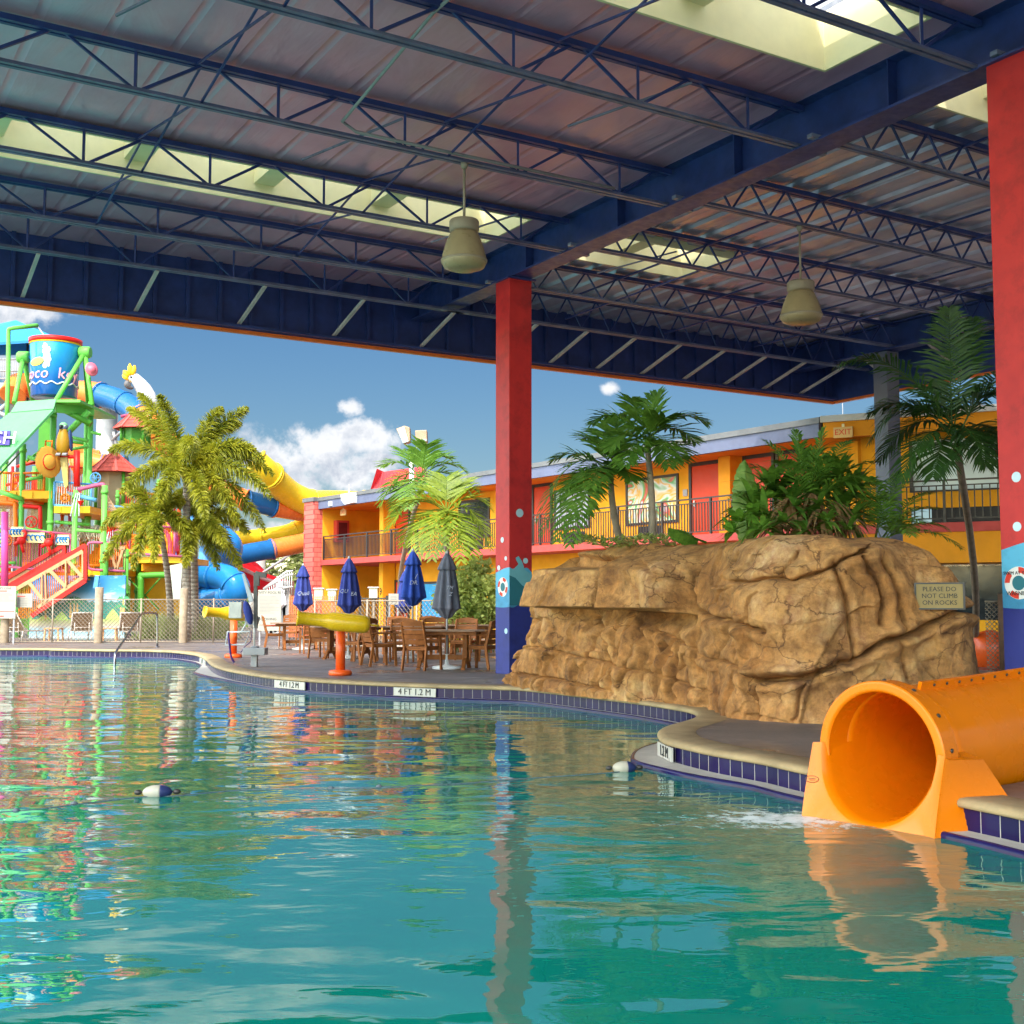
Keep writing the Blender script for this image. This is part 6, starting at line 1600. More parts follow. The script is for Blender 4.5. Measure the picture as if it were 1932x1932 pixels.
# sign on the roof edge
c0, c1 = at(-36, 813, YA - 1.9), at(21, 839, YA - 2.1)
mb = MB(); mb.prism([at(-40, 814, YA - 2.0), at(21, 813, YA - 2.0), at(19, 840, YA - 2.3), at(-40, 840, YA - 2.3)], (0, -.08, 0)); sg = mb.build('roof_sign', paint('sign_purple', (.06, .04, .26)), tower)
text_mesh('SPLASH BEACH', .66, at(-50, 827, YA - 2.28), (1, 0, 0), V((0, .3, 1)), whitep, 'lettering', tower, .02, 'CENTER') if False else text_mesh('CH', .72, at(5, 827, YA - 2.30), (1, 0, 0), V((0, .3, 1)), whitep, 'lettering', tower, .02)
# cross pipes
for (p, Y, r, m) in (([(50, 905), (80, 900)], YA - .1, .07, lime), ([(0, 928), (42, 942)], YA - .2, .09, lime), ([(50, 997), (100, 1008)], YA - .2, .09, lime), ([(133, 825), (166, 832)], YA + 1, .07, lime), ([(133, 848), (166, 842)], YA + 1, .07, lime), ([(105, 765), (172, 800)], YA + .5, .12, lime_d), ([(129, 815), (168, 776)], YA + .6, .13, lime),
                     ([(105, 862), (147, 862)], YA - .2, .07, redp), ([(32, 880), (86, 868)], YA + .5, .06, redp), ([(53, 862), (82, 872)], YA, .08, lime), ([(50, 870), (84, 845)], YA + .3, .06, lime)):
    T('pipe', p, Y, r, m)
T('red_pole', [(145, 850), (145, 918)], YA - .3, .12, redp, None, 12)
# railings: top/bottom rails with bars
def railing(x0, y0, x1, y1, h, Y0, Y1, mat, bars, n, rr=.045, name='railing'):
    mb = MB(); a, b = at(x0, y0, Y0), at(x1, y1, Y1)
    H = h * pxm((Y0 + Y1) / 2)
    mb.tube([a, b], rr, 8); mb.tube([a - Z * H, b - Z * H], rr, 8); mb.tube([a, a - Z * H], rr, 8); mb.tube([b, b - Z * H], rr, 8)
    for k in range(1, n): q = a.lerp(b, k / n); mb.tube([q, q - Z * H], .016, 4, 1, False)
    return mb.build(name, [mat, bars], tower)
railing(25, 893, 84, 892, 34, YA - .05, YA - .05, ora, ora, 15); railing(103, 909, 172, 914, 44, YA - .2, YA + .4, blu_r, whitep, 15)
railing(14, 997, 133, 1008, 72, YA - .3, YA - .3, rose, rose, 24); railing(152, 1014, 190, 1015, 52, YA + .6, YA + .6, ora, ora, 9)
railing(246, 990, 330, 995, 52, YA + .2, YA + .2, rose, ora, 20); railing(200, 930, 260, 932, 48, YB_, YB_, ora, redp, 14); railing(130, 880, 166, 884, 46, YB_, YB_, redp, ora, 9)
railing(-30, 996, 14, 997, 72, YA - .3, YA - .3, rose, rose, 9); railing(-20, 890, 25, 893, 36, YA, YA, ora, ora, 10); railing(262, 930, 330, 936, 48, 51, 51, redp, ora, 14)
for (x0, x1, y) in ((18, 46, 1000), (47, 86, 1011), (106, 132, 1015)):
    mb = MB(); a, b = at(x0 + 2, y + 13, YA - .42), at(x1 - 2, y - 6, YA - .42); mb.prism([a, V((b.x, a.y, a.z)), b, V((a.x, a.y, b.z))], (0, .04, 0))
    for k in range(4):
        u = a.x + (b.x - a.x) * (k + .5) / 4; mb.tube([V((u + .09 * math.cos(q * .9), a.y - .012, (a.z + b.z) / 2 + .11 * math.sin(q * .9))) for q in range(6)], .028, 5, 1)
    mb.build('wave_panel', [paint('panel_cream', (.78, .66, .30)), sky_b], tower)
# pink loops and purple rail
T('loop_rail', [(195, 1024), (170, 1024), (166, 1032), (166, 1065), (172, 1074), (196, 1076)], YA - .7, .05, rose, None, 8, 3)
T('loop_rail', [(202, 1024), (236, 1026)], YA - .6, .05, rose); T('loop_rail', [(202, 1076), (236, 1078)], YA - .6, .05, rose)
T('loop_rail', [(244, 1044), (345, 1050)], YA - .1, .05, rose)
mb = MB(); 
for k in range(9): mb.tube([at(204 + 4 * k, 1026, YA - .55), at(204 + 4 * k, 1077, YA - .55)], .016, 4)
mb.bar(at(204, 1032, YA - .58), at(236, 1034, YA - .58), .05, .14); mb.bar(at(208, 1036, YA - .58), at(219, 1074, YA - .58), .05, .09); mb.bar(at(232, 1036, YA - .58), at(220, 1074, YA - .58), .05, .09); mb.build('timber_gate', tanw, tower)
T('pink_post', [(9, 966), (9, 1107)], YA - 1.5, .13, pink, None, 12)
T('rope_pipe', [(147, 924), (190, 914), (196, 918), (198, 930)], YA - .5, .08, rose, None, 8, 3); T('blue_pipe', [(153, 937), (182, 944)], YA - .4, .08, blu_r)
T('red_arch', [(75, 1050), (76, 965), (70, 957), (36, 954)], YA, .08, redp, None, 8, 3); T('orange_arch', [(30, 1050), (29, 958), (24, 950), (-20, 948)], YA - .1, .09, ora, None, 8, 3)
T('spray_pipe', [(200, 1024), (199, 1110)], YA - .9, .10, lime); mb = MB(); q = at(200, 1045, YA - 1.0); mb.tube([q, q + V((.05, -.35, .02))], .10, 12); mb.tube([q + V((.05, -.352, .02)), q + V((.05, -.36, .02))], .07, 12, 1); mb.build('spray_nozzle', [lime, black], tower)
# tan nets
netw = pm('tan_net_rope', (.55, .40, .24), .8)
def net(quad, n, m, mat=None, r=.014):
    a, b, c, d = quad; mb = MB()
    for i in range(n + m + 1):
        for s in (0, 1):
            # diagonal lattice in (u, v)
            seg = []
            u0 = (i - m) / n; pts = []
            for v in (0, 1):
                u = u0 + v * m / n if s == 0 else u0 + (1 - v) * m / n; pts.append((u, v))
            (ua, va), (ub, vb) = pts
            if ua > ub: ua, va, ub, vb = ub, vb, ua, va
            lo, hi = max(0, (0 - ua) / (ub - ua)), min(1, (1 - ua) / (ub - ua))
            if hi - lo < .02: continue
            f = lambda u, v: a.lerp(b, u).lerp(d.lerp(c, u), v)
            mb.tube([f(ua + (ub - ua) * lo, va + (vb - va) * lo), f(ua + (ub - ua) * hi, va + (vb - va) * hi)], r, 3, 0, False, False)
    return mb.build('rope_net', mat or netw, tower)
net([at(52, 960, YA + .1), at(74, 960, YA + .1), at(74, 1060, YA + .1), at(40, 1060, YA + .1)], 8, 26)
net([at(-5, 955, YA), at(28, 955, YA), at(28, 1060, YA), at(-5, 1060, YA)], 9, 26)
net([at(200, 930, YB_ - 1), at(235, 985, YB_ - 1), at(232, 1000, YB_ - 1), at(200, 985, YB_ - 1)], 8, 10)
# funnels and toys
def funnel(x, y, r, h, Y, mat, name='spray_funnel'):
    c = at(x, y, Y); mb = MB(); k = pxm(Y); mb.lathe(c, [(r * k * .15, -h * k), (r * k * .3, -h * k * .8), (r * k, -h * k * .1), (r * k * 1.05, 0), (r * k * .9, 0)], 16); return mb.build(name, mat, tower)
funnel(42, 898, 12, 26, YA + .6, redp); funnel(209, 995, 10, 24, YA + .4, redp); funnel(152, 945, 6, 10, YA - .8, redp)
for (x, y) in ((40, 1020), (91, 1024)):
    mb = MB(); c = at(x, y, YA - .6)
    mb.ell(c, (.18, .12, .16)); mb.tube([c, c + V((-.24, -.05, -.16))], .07, 8); mb.tube([c + V((.1, 0, 0)), c + V((.18, 0, .30)), c + V((.05, 0, .38))], .06, 8); mb.tube([c + V((0, 0, -.1)), c + V((.1, 0, -.45))], .06, 8); mb.build('spray_gun', redp, tower)
mb = MB(); c = at(117, 998, YA - .1)
# fence of vertical tan reeds / thatch hut under the deck
mb = MB(); rnd = random.Random(71)
for k in range(260):
    x = rnd.uniform(150, 320) * .5 + rnd.uniform(150, 170) * .5 - 60 + rnd.uniform(0, 40); p = at(105 + rnd.uniform(0, 85), 990 + rnd.uniform(0, 10), YA + .3 + rnd.uniform(0, .6)); mb.tube([p, p + V((rnd.uniform(-.25, .25), -.1, -rnd.uniform(.3, .55)))], .014, 3, 0, False)
mb.build('thatch_fringe', pm('thatch_straw', (.55, .48, .33), .9, 0, .3, 8), tower)
# more pipework, panels, wheels and stacked toys on the tower
rnd = random.Random(101)
cols = [lime, ora, redp, rose, blu_r, yel, lime_d, pink]
for (x0, y0, x1, y1, Y, r, m) in ((46, 870, 98, 880, YA + 1.8, .06, ora), (104, 985, 170, 990, YA + .2, .07, lime), (172, 815, 190, 820, YA + 1.2, .06, lime), (103, 830, 170, 838, YB_, .07, lime), (12, 915, 60, 905, YB_ - 1, .06, redp), (60, 1060, 140, 1066, YA + .4, .07, rose), (-10, 1085, 60, 1083, YA, .07, rose), (0, 1062, 30, 1062, YA - .3, .06, lime), (104, 1030, 142, 1034, YA - .2, .06, lime_d), (145, 1000, 196, 1004, YA - .5, .06, lime), (240, 1010, 300, 1014, YA + .2, .06, ora), (205, 955, 262, 960, YB_ - .5, .06, blu_r)):
    T('pipe', [(x0, y0), (x1, y1)], Y, r, m)
for (x, yt, yb, Y, r, m) in ((24, 880, 1078, YB_ - 1, .06, redp), (118, 960, 1078, YB_ - .6, .07, ora), (76, 930, 1050, YB_ - .5, .06, lime), (132, 955, 1075, YA + .6, .06, rose), (222, 925, 990, YB_ - .3, .07, lime), (250, 900, 1050, YB_ + .2, .08, lime), (320, 930, 1050, 50.6, .08, ora), (338, 960, 1060, 47.4, .07, redp), (58, 1078, 1120, YA + 1, .09, lime_d), (128, 1080, 1130, YA + 2, .09, lime_d)):
    post(x, yt, yb, Y, r, m)
for (x0, y0, x1, y1, Y, m) in ((22, 900, 40, 924, YB_ - .5, ora), (60, 898, 78, 925, YB_ - .3, redp), (108, 918, 126, 953, YB_ - .5, ora), (150, 1030, 165, 1070, YA + 2.0, yel), (204, 1036, 232, 1070, YA + 2.2, ora), (110, 1010, 130, 1074, YA + 2.6, yel), (262, 1000, 300, 1046, 48.8, ora), (0, 1010, 20, 1060, YA + 2, yel), (34, 1012, 60, 1070, YA + 2.4, ora), (78, 1010, 104, 1072, YA + 2.4, tanw), (210, 900, 240, 928, YB_ + .6, yel), (300, 1005, 330, 1045, 48.5, yel)):
    a, b = at(x0, y1, Y), at(x1, y0, Y); mb = MB(); mb.box(((a.x + b.x) / 2, Y, (a.z + b.z) / 2), (b.x - a.x, .06, b.z - a.z)); mb.build('side_panel', m, tower, bevel=.02)
for k, m in enumerate((sky_b, lime, blu_r, sky_b, lime, blu_r)):
    mb = MB(); mb.lathe(at(2, 1030 - 7 * k, YA - 1.3), [(.05, -.07), (.16, -.05), (.19, 0), (.16, .05), (.05, .07)], 16); mb.build('stacked_float', m, tower)
for (x, y, Y, r, m) in ((181, 902, YA + .8, .20, blu_r), (60, 985, YA - .2, .22, redp), (222, 1010, YA + .4, .20, pink), (124, 940, YA - .4, .16, ora), (252, 1028, YA + .3, .22, redp), (14, 1020, YA - .5, .2, ora)):
    mb = MB(); c = at(x, y, Y); mb.tube([c + V((math.cos(q * .524) * r, -.05, math.sin(q * .524) * r)) for q in range(12)], .028, 6, 0, False, True, True)
    for q in range(3): a_ = q * 1.05; mb.tube([c + V((math.cos(a_) * r, -.05, math.sin(a_) * r)), c - V((math.cos(a_) * r, .05, math.sin(a_) * r))], .018, 5)
    mb.build('valve_wheel', m, tower)
for (x, y0, y1, Y) in ((210, 998, 1040, YA + .3), (147, 930, 975, YA - .5), (42, 900, 925, YA + .5)):
    for q in range(3): mb = MB(); a = at(x + 3 * q - 3, y0, Y); mb.tube([a, a + V((.05 * (q - 1), -.15, -.4)), V((a.x + .1 * (q - 1), a.y - .25, at(x, y1, Y).z))], [.012, .02, .03], 5); mb.build('water_trickle', paint('falling_water_white', (.62, .70, .74)), tower)
for k in range(7):
    c = at(170 + 5 * k, 1072 - 6 * k, YA + 1.6 + .1 * k); mb = MB(); mb.box((c.x, c.y, c.z), (.5, 1.2, .07)); mb.box((c.x, c.y - .58, c.z - .1), (.5, .04, .18)); mb.build('step', yel, tower)
for k in range(6):
    c = at(216 + 7 * k, 1048 - 7 * k, YA + 2.4); mb = MB(); mb.box((c.x, c.y, c.z), (.5, 1.2, .07)); mb.box((c.x, c.y - .58, c.z - .1), (.5, .04, .18)); mb.build('step', ora, tower)
# huts with red shingle roofs
red_sh = pm('red_shingle', (.50, .075, .05), .7, 0, .25, 5, .3)
def hut(px, yt, ye, x0, x1, Y, ybase, label, wall):
    th = thing('red_roof_hut', label, 'hut', V((at(px, 1143, Y).x, Y, at(px, ybase, Y).z)), 'red roofed huts of the play tower')
    ap = at(px, yt, Y); e = at(px, ye, Y).z; r = (x1 - x0) / 2 * pxm(Y); c = V((at((x0 + x1) / 2, ye, Y).x, Y, e)); mb = MB(); n = 8; rows = 5
    for j in range(rows):
        t0, t1 = j / rows, (j + 1) / rows
        vs = []
        for k in range(n):
            q = 2 * math.pi * (k + .5) / n; d = V((math.cos(q), math.sin(q), 0)) * r
            vs.append(ap.lerp(c + d, t0) + d * .012); 
        for k in range(n):
            q = 2 * math.pi * (k + .5) / n; d = V((math.cos(q), math.sin(q), 0)) * r
            vs.append(ap.lerp(c + d, t1) + d * .03)
        mb.add(vs, [(k, (k + 1) % n, n + (k + 1) % n, n + k) for k in range(n)])
    mb.build('roof', red_sh, th)
    mb = MB()
    for k in range(n): q = 2 * math.pi * (k + .5) / n; mb.bar(ap, c + V((math.cos(q), math.sin(q), 0)) * r * 1.03, .09, .06)
    mb.build('hip_batten', pm('hip_batten_red', (.58, .10, .08), .6), th)
    zb = at(px, ybase, Y).z
    mb = MB(); mb.lathe(V((c.x, c.y, zb)), [(r * .62, 0), (r * .62, e - zb)], 8, None, 0, False); mb.build('wall', wall, th)
    for k in range(4): q = math.pi / 4 + k * math.pi / 2; mb = MB(); p = V((c.x, c.y, zb)) + V((math.cos(q), math.sin(q), 0)) * r * .72; mb.tube([p, V((p.x, p.y, e))], .07, 8); mb.build('post', lime_d, th)
hut(256, 772, 810, 216, 296, 52.5, 838, 'small hut with a red shingle roof under the white cockatoo', lime_d)
hut(215, 850, 893, 166, 266, 50.5, 960, 'wider red shingle roofed hut left of the foxtail palms', pm('hut_tan', (.30, .22, .12), .6))
# ---------------------------------------------------------------- tipping bucket and its frame
YK2 = 48.3; kk = pxm(YK2)
bc = at(102, 751, YK2)
bucket = thing('tipping_bucket', 'huge blue tipping bucket with a red rim on top of the play tower', 'bucket', bc)
bt, bb = at(102, 642, YK2).z - bc.z, 0
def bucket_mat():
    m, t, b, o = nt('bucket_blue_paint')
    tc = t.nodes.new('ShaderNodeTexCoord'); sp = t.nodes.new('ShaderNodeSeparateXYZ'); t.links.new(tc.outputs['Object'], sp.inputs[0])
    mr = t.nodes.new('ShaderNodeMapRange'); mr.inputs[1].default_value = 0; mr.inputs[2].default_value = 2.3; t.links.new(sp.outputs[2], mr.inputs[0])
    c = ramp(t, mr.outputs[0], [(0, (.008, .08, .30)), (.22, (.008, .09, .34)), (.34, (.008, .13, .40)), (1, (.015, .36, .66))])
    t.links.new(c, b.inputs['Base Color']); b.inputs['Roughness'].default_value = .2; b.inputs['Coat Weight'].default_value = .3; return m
mb = MB(); r0, r1 = 42 * kk, 47 * kk
mb.lathe(bc, [(.01, 0), (r0 * .97, 0), (r0, .03), (r1 * .985, bt * .93), (r1 * .99, bt)], 40); mb.lathe(bc, [(r1 * .93, bt), (r0 * .9, .15)], 40); mb.build('body', bucket_mat(), bucket)
mb = MB(); mb.lathe(bc, [(r1 * .995, bt * .925), (r1 * 1.03, bt * .93), (r1 * 1.04, bt), (r1 * .93, bt)], 40); mb.build('rim', redp, bucket)
mb = MB(); mb.lathe(bc, [(r1 * .99, bt * .90), (r1 * 1.01, bt * .902), (r1 * 1.012, bt * .924), (r1 * .99, bt * .926)], 40); mb.build('rim_stripe', yel, bucket)
# white wave line round the foot
mb = MB(); wp = []
for k in range(80):
    a = 2 * math.pi * k / 80; z = bt * .20 + .05 * math.sin(a * 13); r = r0 + (r1 - r0) * (z / bt) + .012; wp.append(bc + V((math.cos(a) * r, math.sin(a) * r, z)))
mb.tube(wp, .028, 5, 0, False, True, True); mb.build('wave_stripe', whitep, bucket)
def curved_text(s, size, ang0, z, parent, c, mat, dep=.012, step=None):
    r = r0 + (r1 - r0) * (z / bt) + .006; a = ang0
    for ch in s:
        if ch != ' ':
            p = c + V((math.sin(a) * r, -math.cos(a) * r, z)); text_mesh(ch, size, p, V((math.cos(a), math.sin(a), 0)), Z, mat, 'lettering', parent, dep, shear=.12)
        a += (step or size * .52) / r
pinkl = paint('lettering_pink', (.85, .35, .42))
curved_text('coco key', .62, -1.12, bt * .36, bucket, bc, pinkl); 
# splash motif without any figure
mb = MB(); rnd = random.Random(77)
sp_ = []
for k in range(14):
    a = -.36 + .12 * rnd.uniform(-1, 1) + .1; z = bt * (.48 + .38 * k / 14); r = r0 + (r1 - r0) * (z / bt)
    for j in range(2): a2 = .02 + .12 * rnd.uniform(-1, 1); mb.ell(bc + V((math.sin(a2) * r, -math.cos(a2) * r, z)), (.06 + .03 * rnd.random(), .012, .07 + .04 * rnd.random()), None, 10, 6)
mb.build('splash_print', paint('splash_pale', (.55, .75, .80)), bucket)
mb = MB()
a2 = -.42; r = r0 + (r1 - r0) * .56; mb.ell(bc + V((math.sin(a2) * r, -math.cos(a2) * r, bt * .56)), (.34, .02, .17), (V((math.cos(a2), math.sin(a2), .1)), V((math.sin(a2), -math.cos(a2), 0)), Z), 18, 8); mb.build('ring_print', paint('print_lime', (.66, .66, .10)), bucket)
frame = thing('bucket_frame', 'lime green legs holding the tipping bucket', 'frame', at(100, 757, YK2))
for (hub, feet) in (((160, 665), ((105, 757, 46.6), (174, 765, 47.6), (166, 762, 50.0))), ((44, 674), ((27, 760, 46.6), (62, 757, 50.0)))):
    h = at(*hub, YK2)
    mb = MB(); mb.lathe(h - V((.22, 0, 0)), [(.20, 0), (.24, .05), (.24, .40), (.20, .46)], 18, V((1, 0, 0))); mb.build('bearing_hub', lime, frame)
    for f in feet: mb = MB(); mb.tube([h, at(*f)], .095, 10); mb.build('leg', lime, frame)
mb = MB(); mb.tube([at(44, 674, YK2), at(56, 674, YK2)], .07, 8); mb.tube([at(147, 664, YK2), at(160, 665, YK2)], .07, 8); mb.build('axle', blu_r, frame)
mb = MB(); c = at(172, 697, YK2 - .6); nn = V((.75, -.66, .1)).normalized(); mb.lathe(c, [(.27, 0), (.28, .03), (.22, .05), (.14, .07), (.11, .16), (.01, .17)], 22, nn); mb.build('pink_cap', paint('cap_rose', (.75, .16, .22)), frame)
spout = thing('water_spout', 'lime green water pipe pouring into the tipping bucket', 'pipe', at(14, 782, 47.2))
mb = MB(); mb.tube(catmull([at(13, 790, 47.2), at(15.5, 700, 47.2), at(16, 655, 47.2), at(16, 626, 47.2), at(20, 620, 47.2), at(44, 617, 47.5), at(70, 614, 48.2)], 3), .085, 10); mb.build('pipe', lime, spout)
watm = pm('falling_water', (.72, .80, .86), .1, 0, .1)
mb = MB(); mb.tube(catmull([at(71, 616, 48.2), at(77, 624, 48.25), at(82, 632, 48.3), at(86, 640, 48.3)], 4), [.03] * 13, 6); mb.build('water_jet', watm, spout)
# hat-shaped disc hanging on the tower
hatm = paint('hat_straw', (.66, .33, .05))
hat = thing('hat_ornament', 'big yellow straw hat ornament hanging on the tower post', 'ornament', at(91, 903, YA - .8))
c = at(91, 872, YA - .7); nn = V((.88, -.48, .05)).normalized()
rr = 30 * pxm(YA)
mb = MB(); mb.lathe(c, [(rr * .97, -.02), (rr, .02), (rr * .95, .05), (rr * .6, .03), (rr * .48, .06), (rr * .40, .14), (rr * .1, .17), (.01, .17)], 34, nn, 0, True, lambda a, h: 1 + .03 * math.sin(14 * a)); mb.build('brim', hatm, hat)
mb = MB(); mb.lathe(c, [(rr * .50, .045), (rr * .52, .065), (rr * .46, .085)], 30, nn); mb.build('band', redp, hat)
mb = MB(); mb.tube([c + Z * rr * .95 + V((-.12, 0, 0)), c + Z * (rr + .2) + V((-.12, 0, 0)), c + Z * (rr + .2) + V((.12, 0, 0)), c + Z * rr * .95 + V((.12, 0, 0))], .04, 6); mb.build('hanger', ora, hat)
# ---------------------------------------------------------------- bird statues
def bird_body(mb, c, axis, L, r, n=20, mi=0, head=None):
    pts = []; 
    return mb
# parrot: upright, grey-blue head with green crown, mustard breast, dark wings, long tail
YP = YA - .35; k = pxm(YP)
par = thing('parrot_statue', 'big upright parrot statue with a mustard breast perched on the tower', 'statue', at(119, 862, YP))
mb = MB(); c = at(119, 832, YP); prof = [(.02, -28), (7, -26), (11.5, -18), (13, -8), (12.5, 2), (10, 12), (7.5, 19), (7.2, 22)]
mb.lathe(c, [(r * k, z * k) for r, z in prof], 24); mb.build('body', paint('parrot_mustard', (.36, .19, .012)), par)
mb = MB(); hc = at(120, 806, YP); mb.ell(hc, (8.2 * k, 8.4 * k, 8.6 * k)); mb.build('head', paint('parrot_slate', (.12, .15, .20)), par)
mb = MB(); mb.ell(hc + V((0, -.01, 3 * k)), (7.6 * k, 8 * k, 6.6 * k)); mb.build('crown', paint('parrot_green', (.18, .42, .20)), par)
mb = MB(); mb.tube(catmull([hc + V((-1 * k, -7 * k, 1 * k)), hc + V((-2 * k, -11.5 * k, -1 * k)), hc + V((-2.5 * k, -11 * k, -6 * k))], 4), [3.4 * k, 3.3 * k, 3.1 * k, 2.9 * k, 2.6 * k, 2.2 * k, 1.7 * k, 1.0 * k, .2 * k], 10); mb.build('beak', black, par)
for s in (-1, 1):
    mb = MB(); mb.ell(hc + V((s * 4.5 * k, -6.3 * k, 1.5 * k)), (1.3 * k, 1 * k, 1.3 * k), None, 10, 8); mb.build('eye', whitep, par)
    mb = MB(); mb.ell(at(119 + s * 12, 830, YP) + V((0, .12, 0)), (3.6 * k, 8 * k, 22 * k), (V((1, 0, s * .10)).normalized(), V((0, 1, 0)), V((-s * .10, 0, 1)).normalized())); mb.build('wing', paint('parrot_wing', (.03, .06, .16)), par)
    for q in (-1, 0, 1): mb = MB(); p = at(119 + s * 6, 858, YP) + V((q * .055, -.10, 0)); mb.tube([p + V((0, .1, .04)), p + V((0, -.08, .02)), p + V((0, -.14, -.05))], .035, 7); mb.build('toe', greyp, par)
mb = MB(); mb.add([at(113, 858, YP + .15), at(126, 858, YP + .15), at(130, 918, YP + .1), at(121, 921, YP + .1)], [(0, 1, 2, 3)]); 
mb = MB(); mb.prism([at(112, 856, YP + .1), at(127, 856, YP + .1), at(128, 915, YP), at(124, 921, YP), at(120, 915, YP)], (0, .12, 0)); mb.build('tail', paint('parrot_tail', (.45, .34, .10)), par)
# cockatoo: leaning forward to the left, white with yellow crest
YC_ = 53.0; k = pxm(YC_)
coc = thing('cockatoo_statue', 'white cockatoo statue with a yellow crest leaning left above the palms', 'statue', at(288, 760, YC_))
mb = MB(); ax = (at(292, 762, YC_) - at(252, 708, YC_)); L = ax.length; ax.normalize(); c = at(250, 706, YC_)
mb.lathe(c, [(.02, -.12), (6 * k, 0), (9.5 * k, L * .12), (12.5 * k, L * .32), (14.5 * k, L * .55), (13.5 * k, L * .78), (9 * k, L * .98), (2 * k, L * 1.12)], 24, ax, 0, True, lambda a, h: 1 + .02 * math.sin(9 * a + h * 30)); mb.build('body', pm('cockatoo_white', (.55, .55, .56), .6, 0, .06, 5, .6, 12), coc)
mb = MB(); mb.ell(at(248, 713, YC_), (9.5 * k, 9 * k, 9 * k)); mb.build('head', whitep, coc)
cy_ = paint('crest_yellow', (.86, .50, .02))
for (p, q, r) in (((250, 708), (254, 691), 4.8), ((246, 709), (245, 688), 4.8), ((243, 712), (234, 700), 5.0), ((242, 716), (232, 708), 4.4), ((244, 720), (240, 728), 5.2)):
    mb = MB(); a, b = at(*p, YC_ - .15), at(*q, YC_ - .15); mb.tube([a, a.lerp(b, .4), a.lerp(b, .8), b + (b - a) * .12], [r * .6 * k, r * k, r * .95 * k, r * .2 * k], 10); mb.build('crest_feather', cy_, coc)
mb = MB(); a = at(242, 722, YC_ - .2); mb.tube(catmull([a, a + V((-.02, -.06, -.10)), a + V((.10, -.04, -.22)), a + V((.24, 0, -.24))], 4), [.14, .15, .15, .15, .14, .14, .13, .12, .10, .09, .07, .05, .02], 10); mb.build('beak', pm('beak_dark', (.10, .09, .09), .4), coc)
mb = MB(); mb.ell(at(250, 713, YC_) + V((0, -9 * k, 0)), (.045, .03, .045)); mb.build('eye', black, coc)
mb = MB(); mb.ell(at(274, 742, YC_) + V((0, -12 * k, 0)), (9 * k, 4 * k, 22 * k), (V((.75, 0, .6)).normalized(), V((0, 1, 0)), V((-.6, 0, .8)).normalized())); mb.build('wing', pm('cockatoo_white2', (.50, .51, .53), .6, 0, .06, 5, .6, 14), coc)
mb = MB(); mb.tube([at(228, 786, YC_ - .2), at(300, 770, YC_ + .2)], .07, 8); mb.build('perch', paint('perch_maroon', (.30, .05, .12)), coc)
mb = MB(); mb.tube([at(284, 764, YC_), V((at(284, 764, YC_).x, YC_, at(284, 812, YC_).z))], .05, 8); mb.build('perch_post', greyp, coc)
# ---------------------------------------------------------------- red stairs
YSt = 44.6
st = thing('staircase', 'red framed orange staircase climbing to the play tower', 'stairs', V((at(90, 1143, YSt).x, YSt, 0)))
def S(*pts): return [at(x, y, YSt) for x, y in pts]
mb = MB(); o_ = S((24, 1108), (162, 1029), (162, 1095), (60, 1162)); 
for a, b in ((0, 1), (1, 2), (2, 3)): mb.bar(o_[a], o_[b], .10, .16)
mb.build('outer_frame', redp, st)
mb = MB(); ow = S((30, 1112), (157, 1040), (157, 1089), (72, 1146))
for a, b in ((0, 1), (1, 2), (2, 3)): mb.bar(ow[a] - V((0, .03, 0)), ow[b] - V((0, .03, 0)), .06, .13)
for p, q in (((128, 1058), (155, 1088)), ((125, 1058), (125, 1108)), ((93, 1075), (125, 1108)), ((86, 1080), (88, 1136)), ((55, 1099), (86, 1138)), ((80, 1083), (80, 1140))): mb.bar(at(*p, YSt - .04), at(*q, YSt - .04), .05, .13)
mb.build('timber_truss', tanw, st)
mb = MB()
for k in range(34):
    x = 36 + k * 3.7; y0 = 1108 - (x - 24) * .572; y1 = min(1095 + (162 - x) * .66, 1168); mb.tube([at(x, y0 + 2, YSt + .08), at(x, y1 - 1, YSt + .08)], .017, 4, 0, False)
mb.build('balusters', ora, st)
mb = MB(); i_ = S((-20, 1110), (122, 1028), (124, 1044), (-10, 1124))
mb.bar(at(-20, 1110, YSt + 1.6), at(122, 1028, YSt + 1.6), .10, .15); mb.bar(at(-12, 1122, YSt + 1.6), at(122, 1043, YSt + 1.6), .10, .14); mb.bar(at(122, 1026, YSt + 1.6), at(122, 1046, YSt + 1.6), .10, .12); mb.build('inner_frame', redp, st)
mb = MB(); mb.prism([at(-14, 1112, YSt + 1.62), at(119, 1033, YSt + 1.62), at(119, 1041, YSt + 1.62), at(-12, 1119, YSt + 1.62)], (0, .05, 0)); mb.build('side_board', tanw, st)
for k in range(11):
    t = k / 10; x = 66 + 92 * t; y = 1152 - 66 * t; mb = MB(); c = at(x, y, YSt); mb.box((c.x, YSt + .85, c.z), (.36, 1.5, .06)); mb.box((c.x - .16, YSt + .85, c.z - .1), (.03, 1.5, .2)); mb.build('step', yel, st)
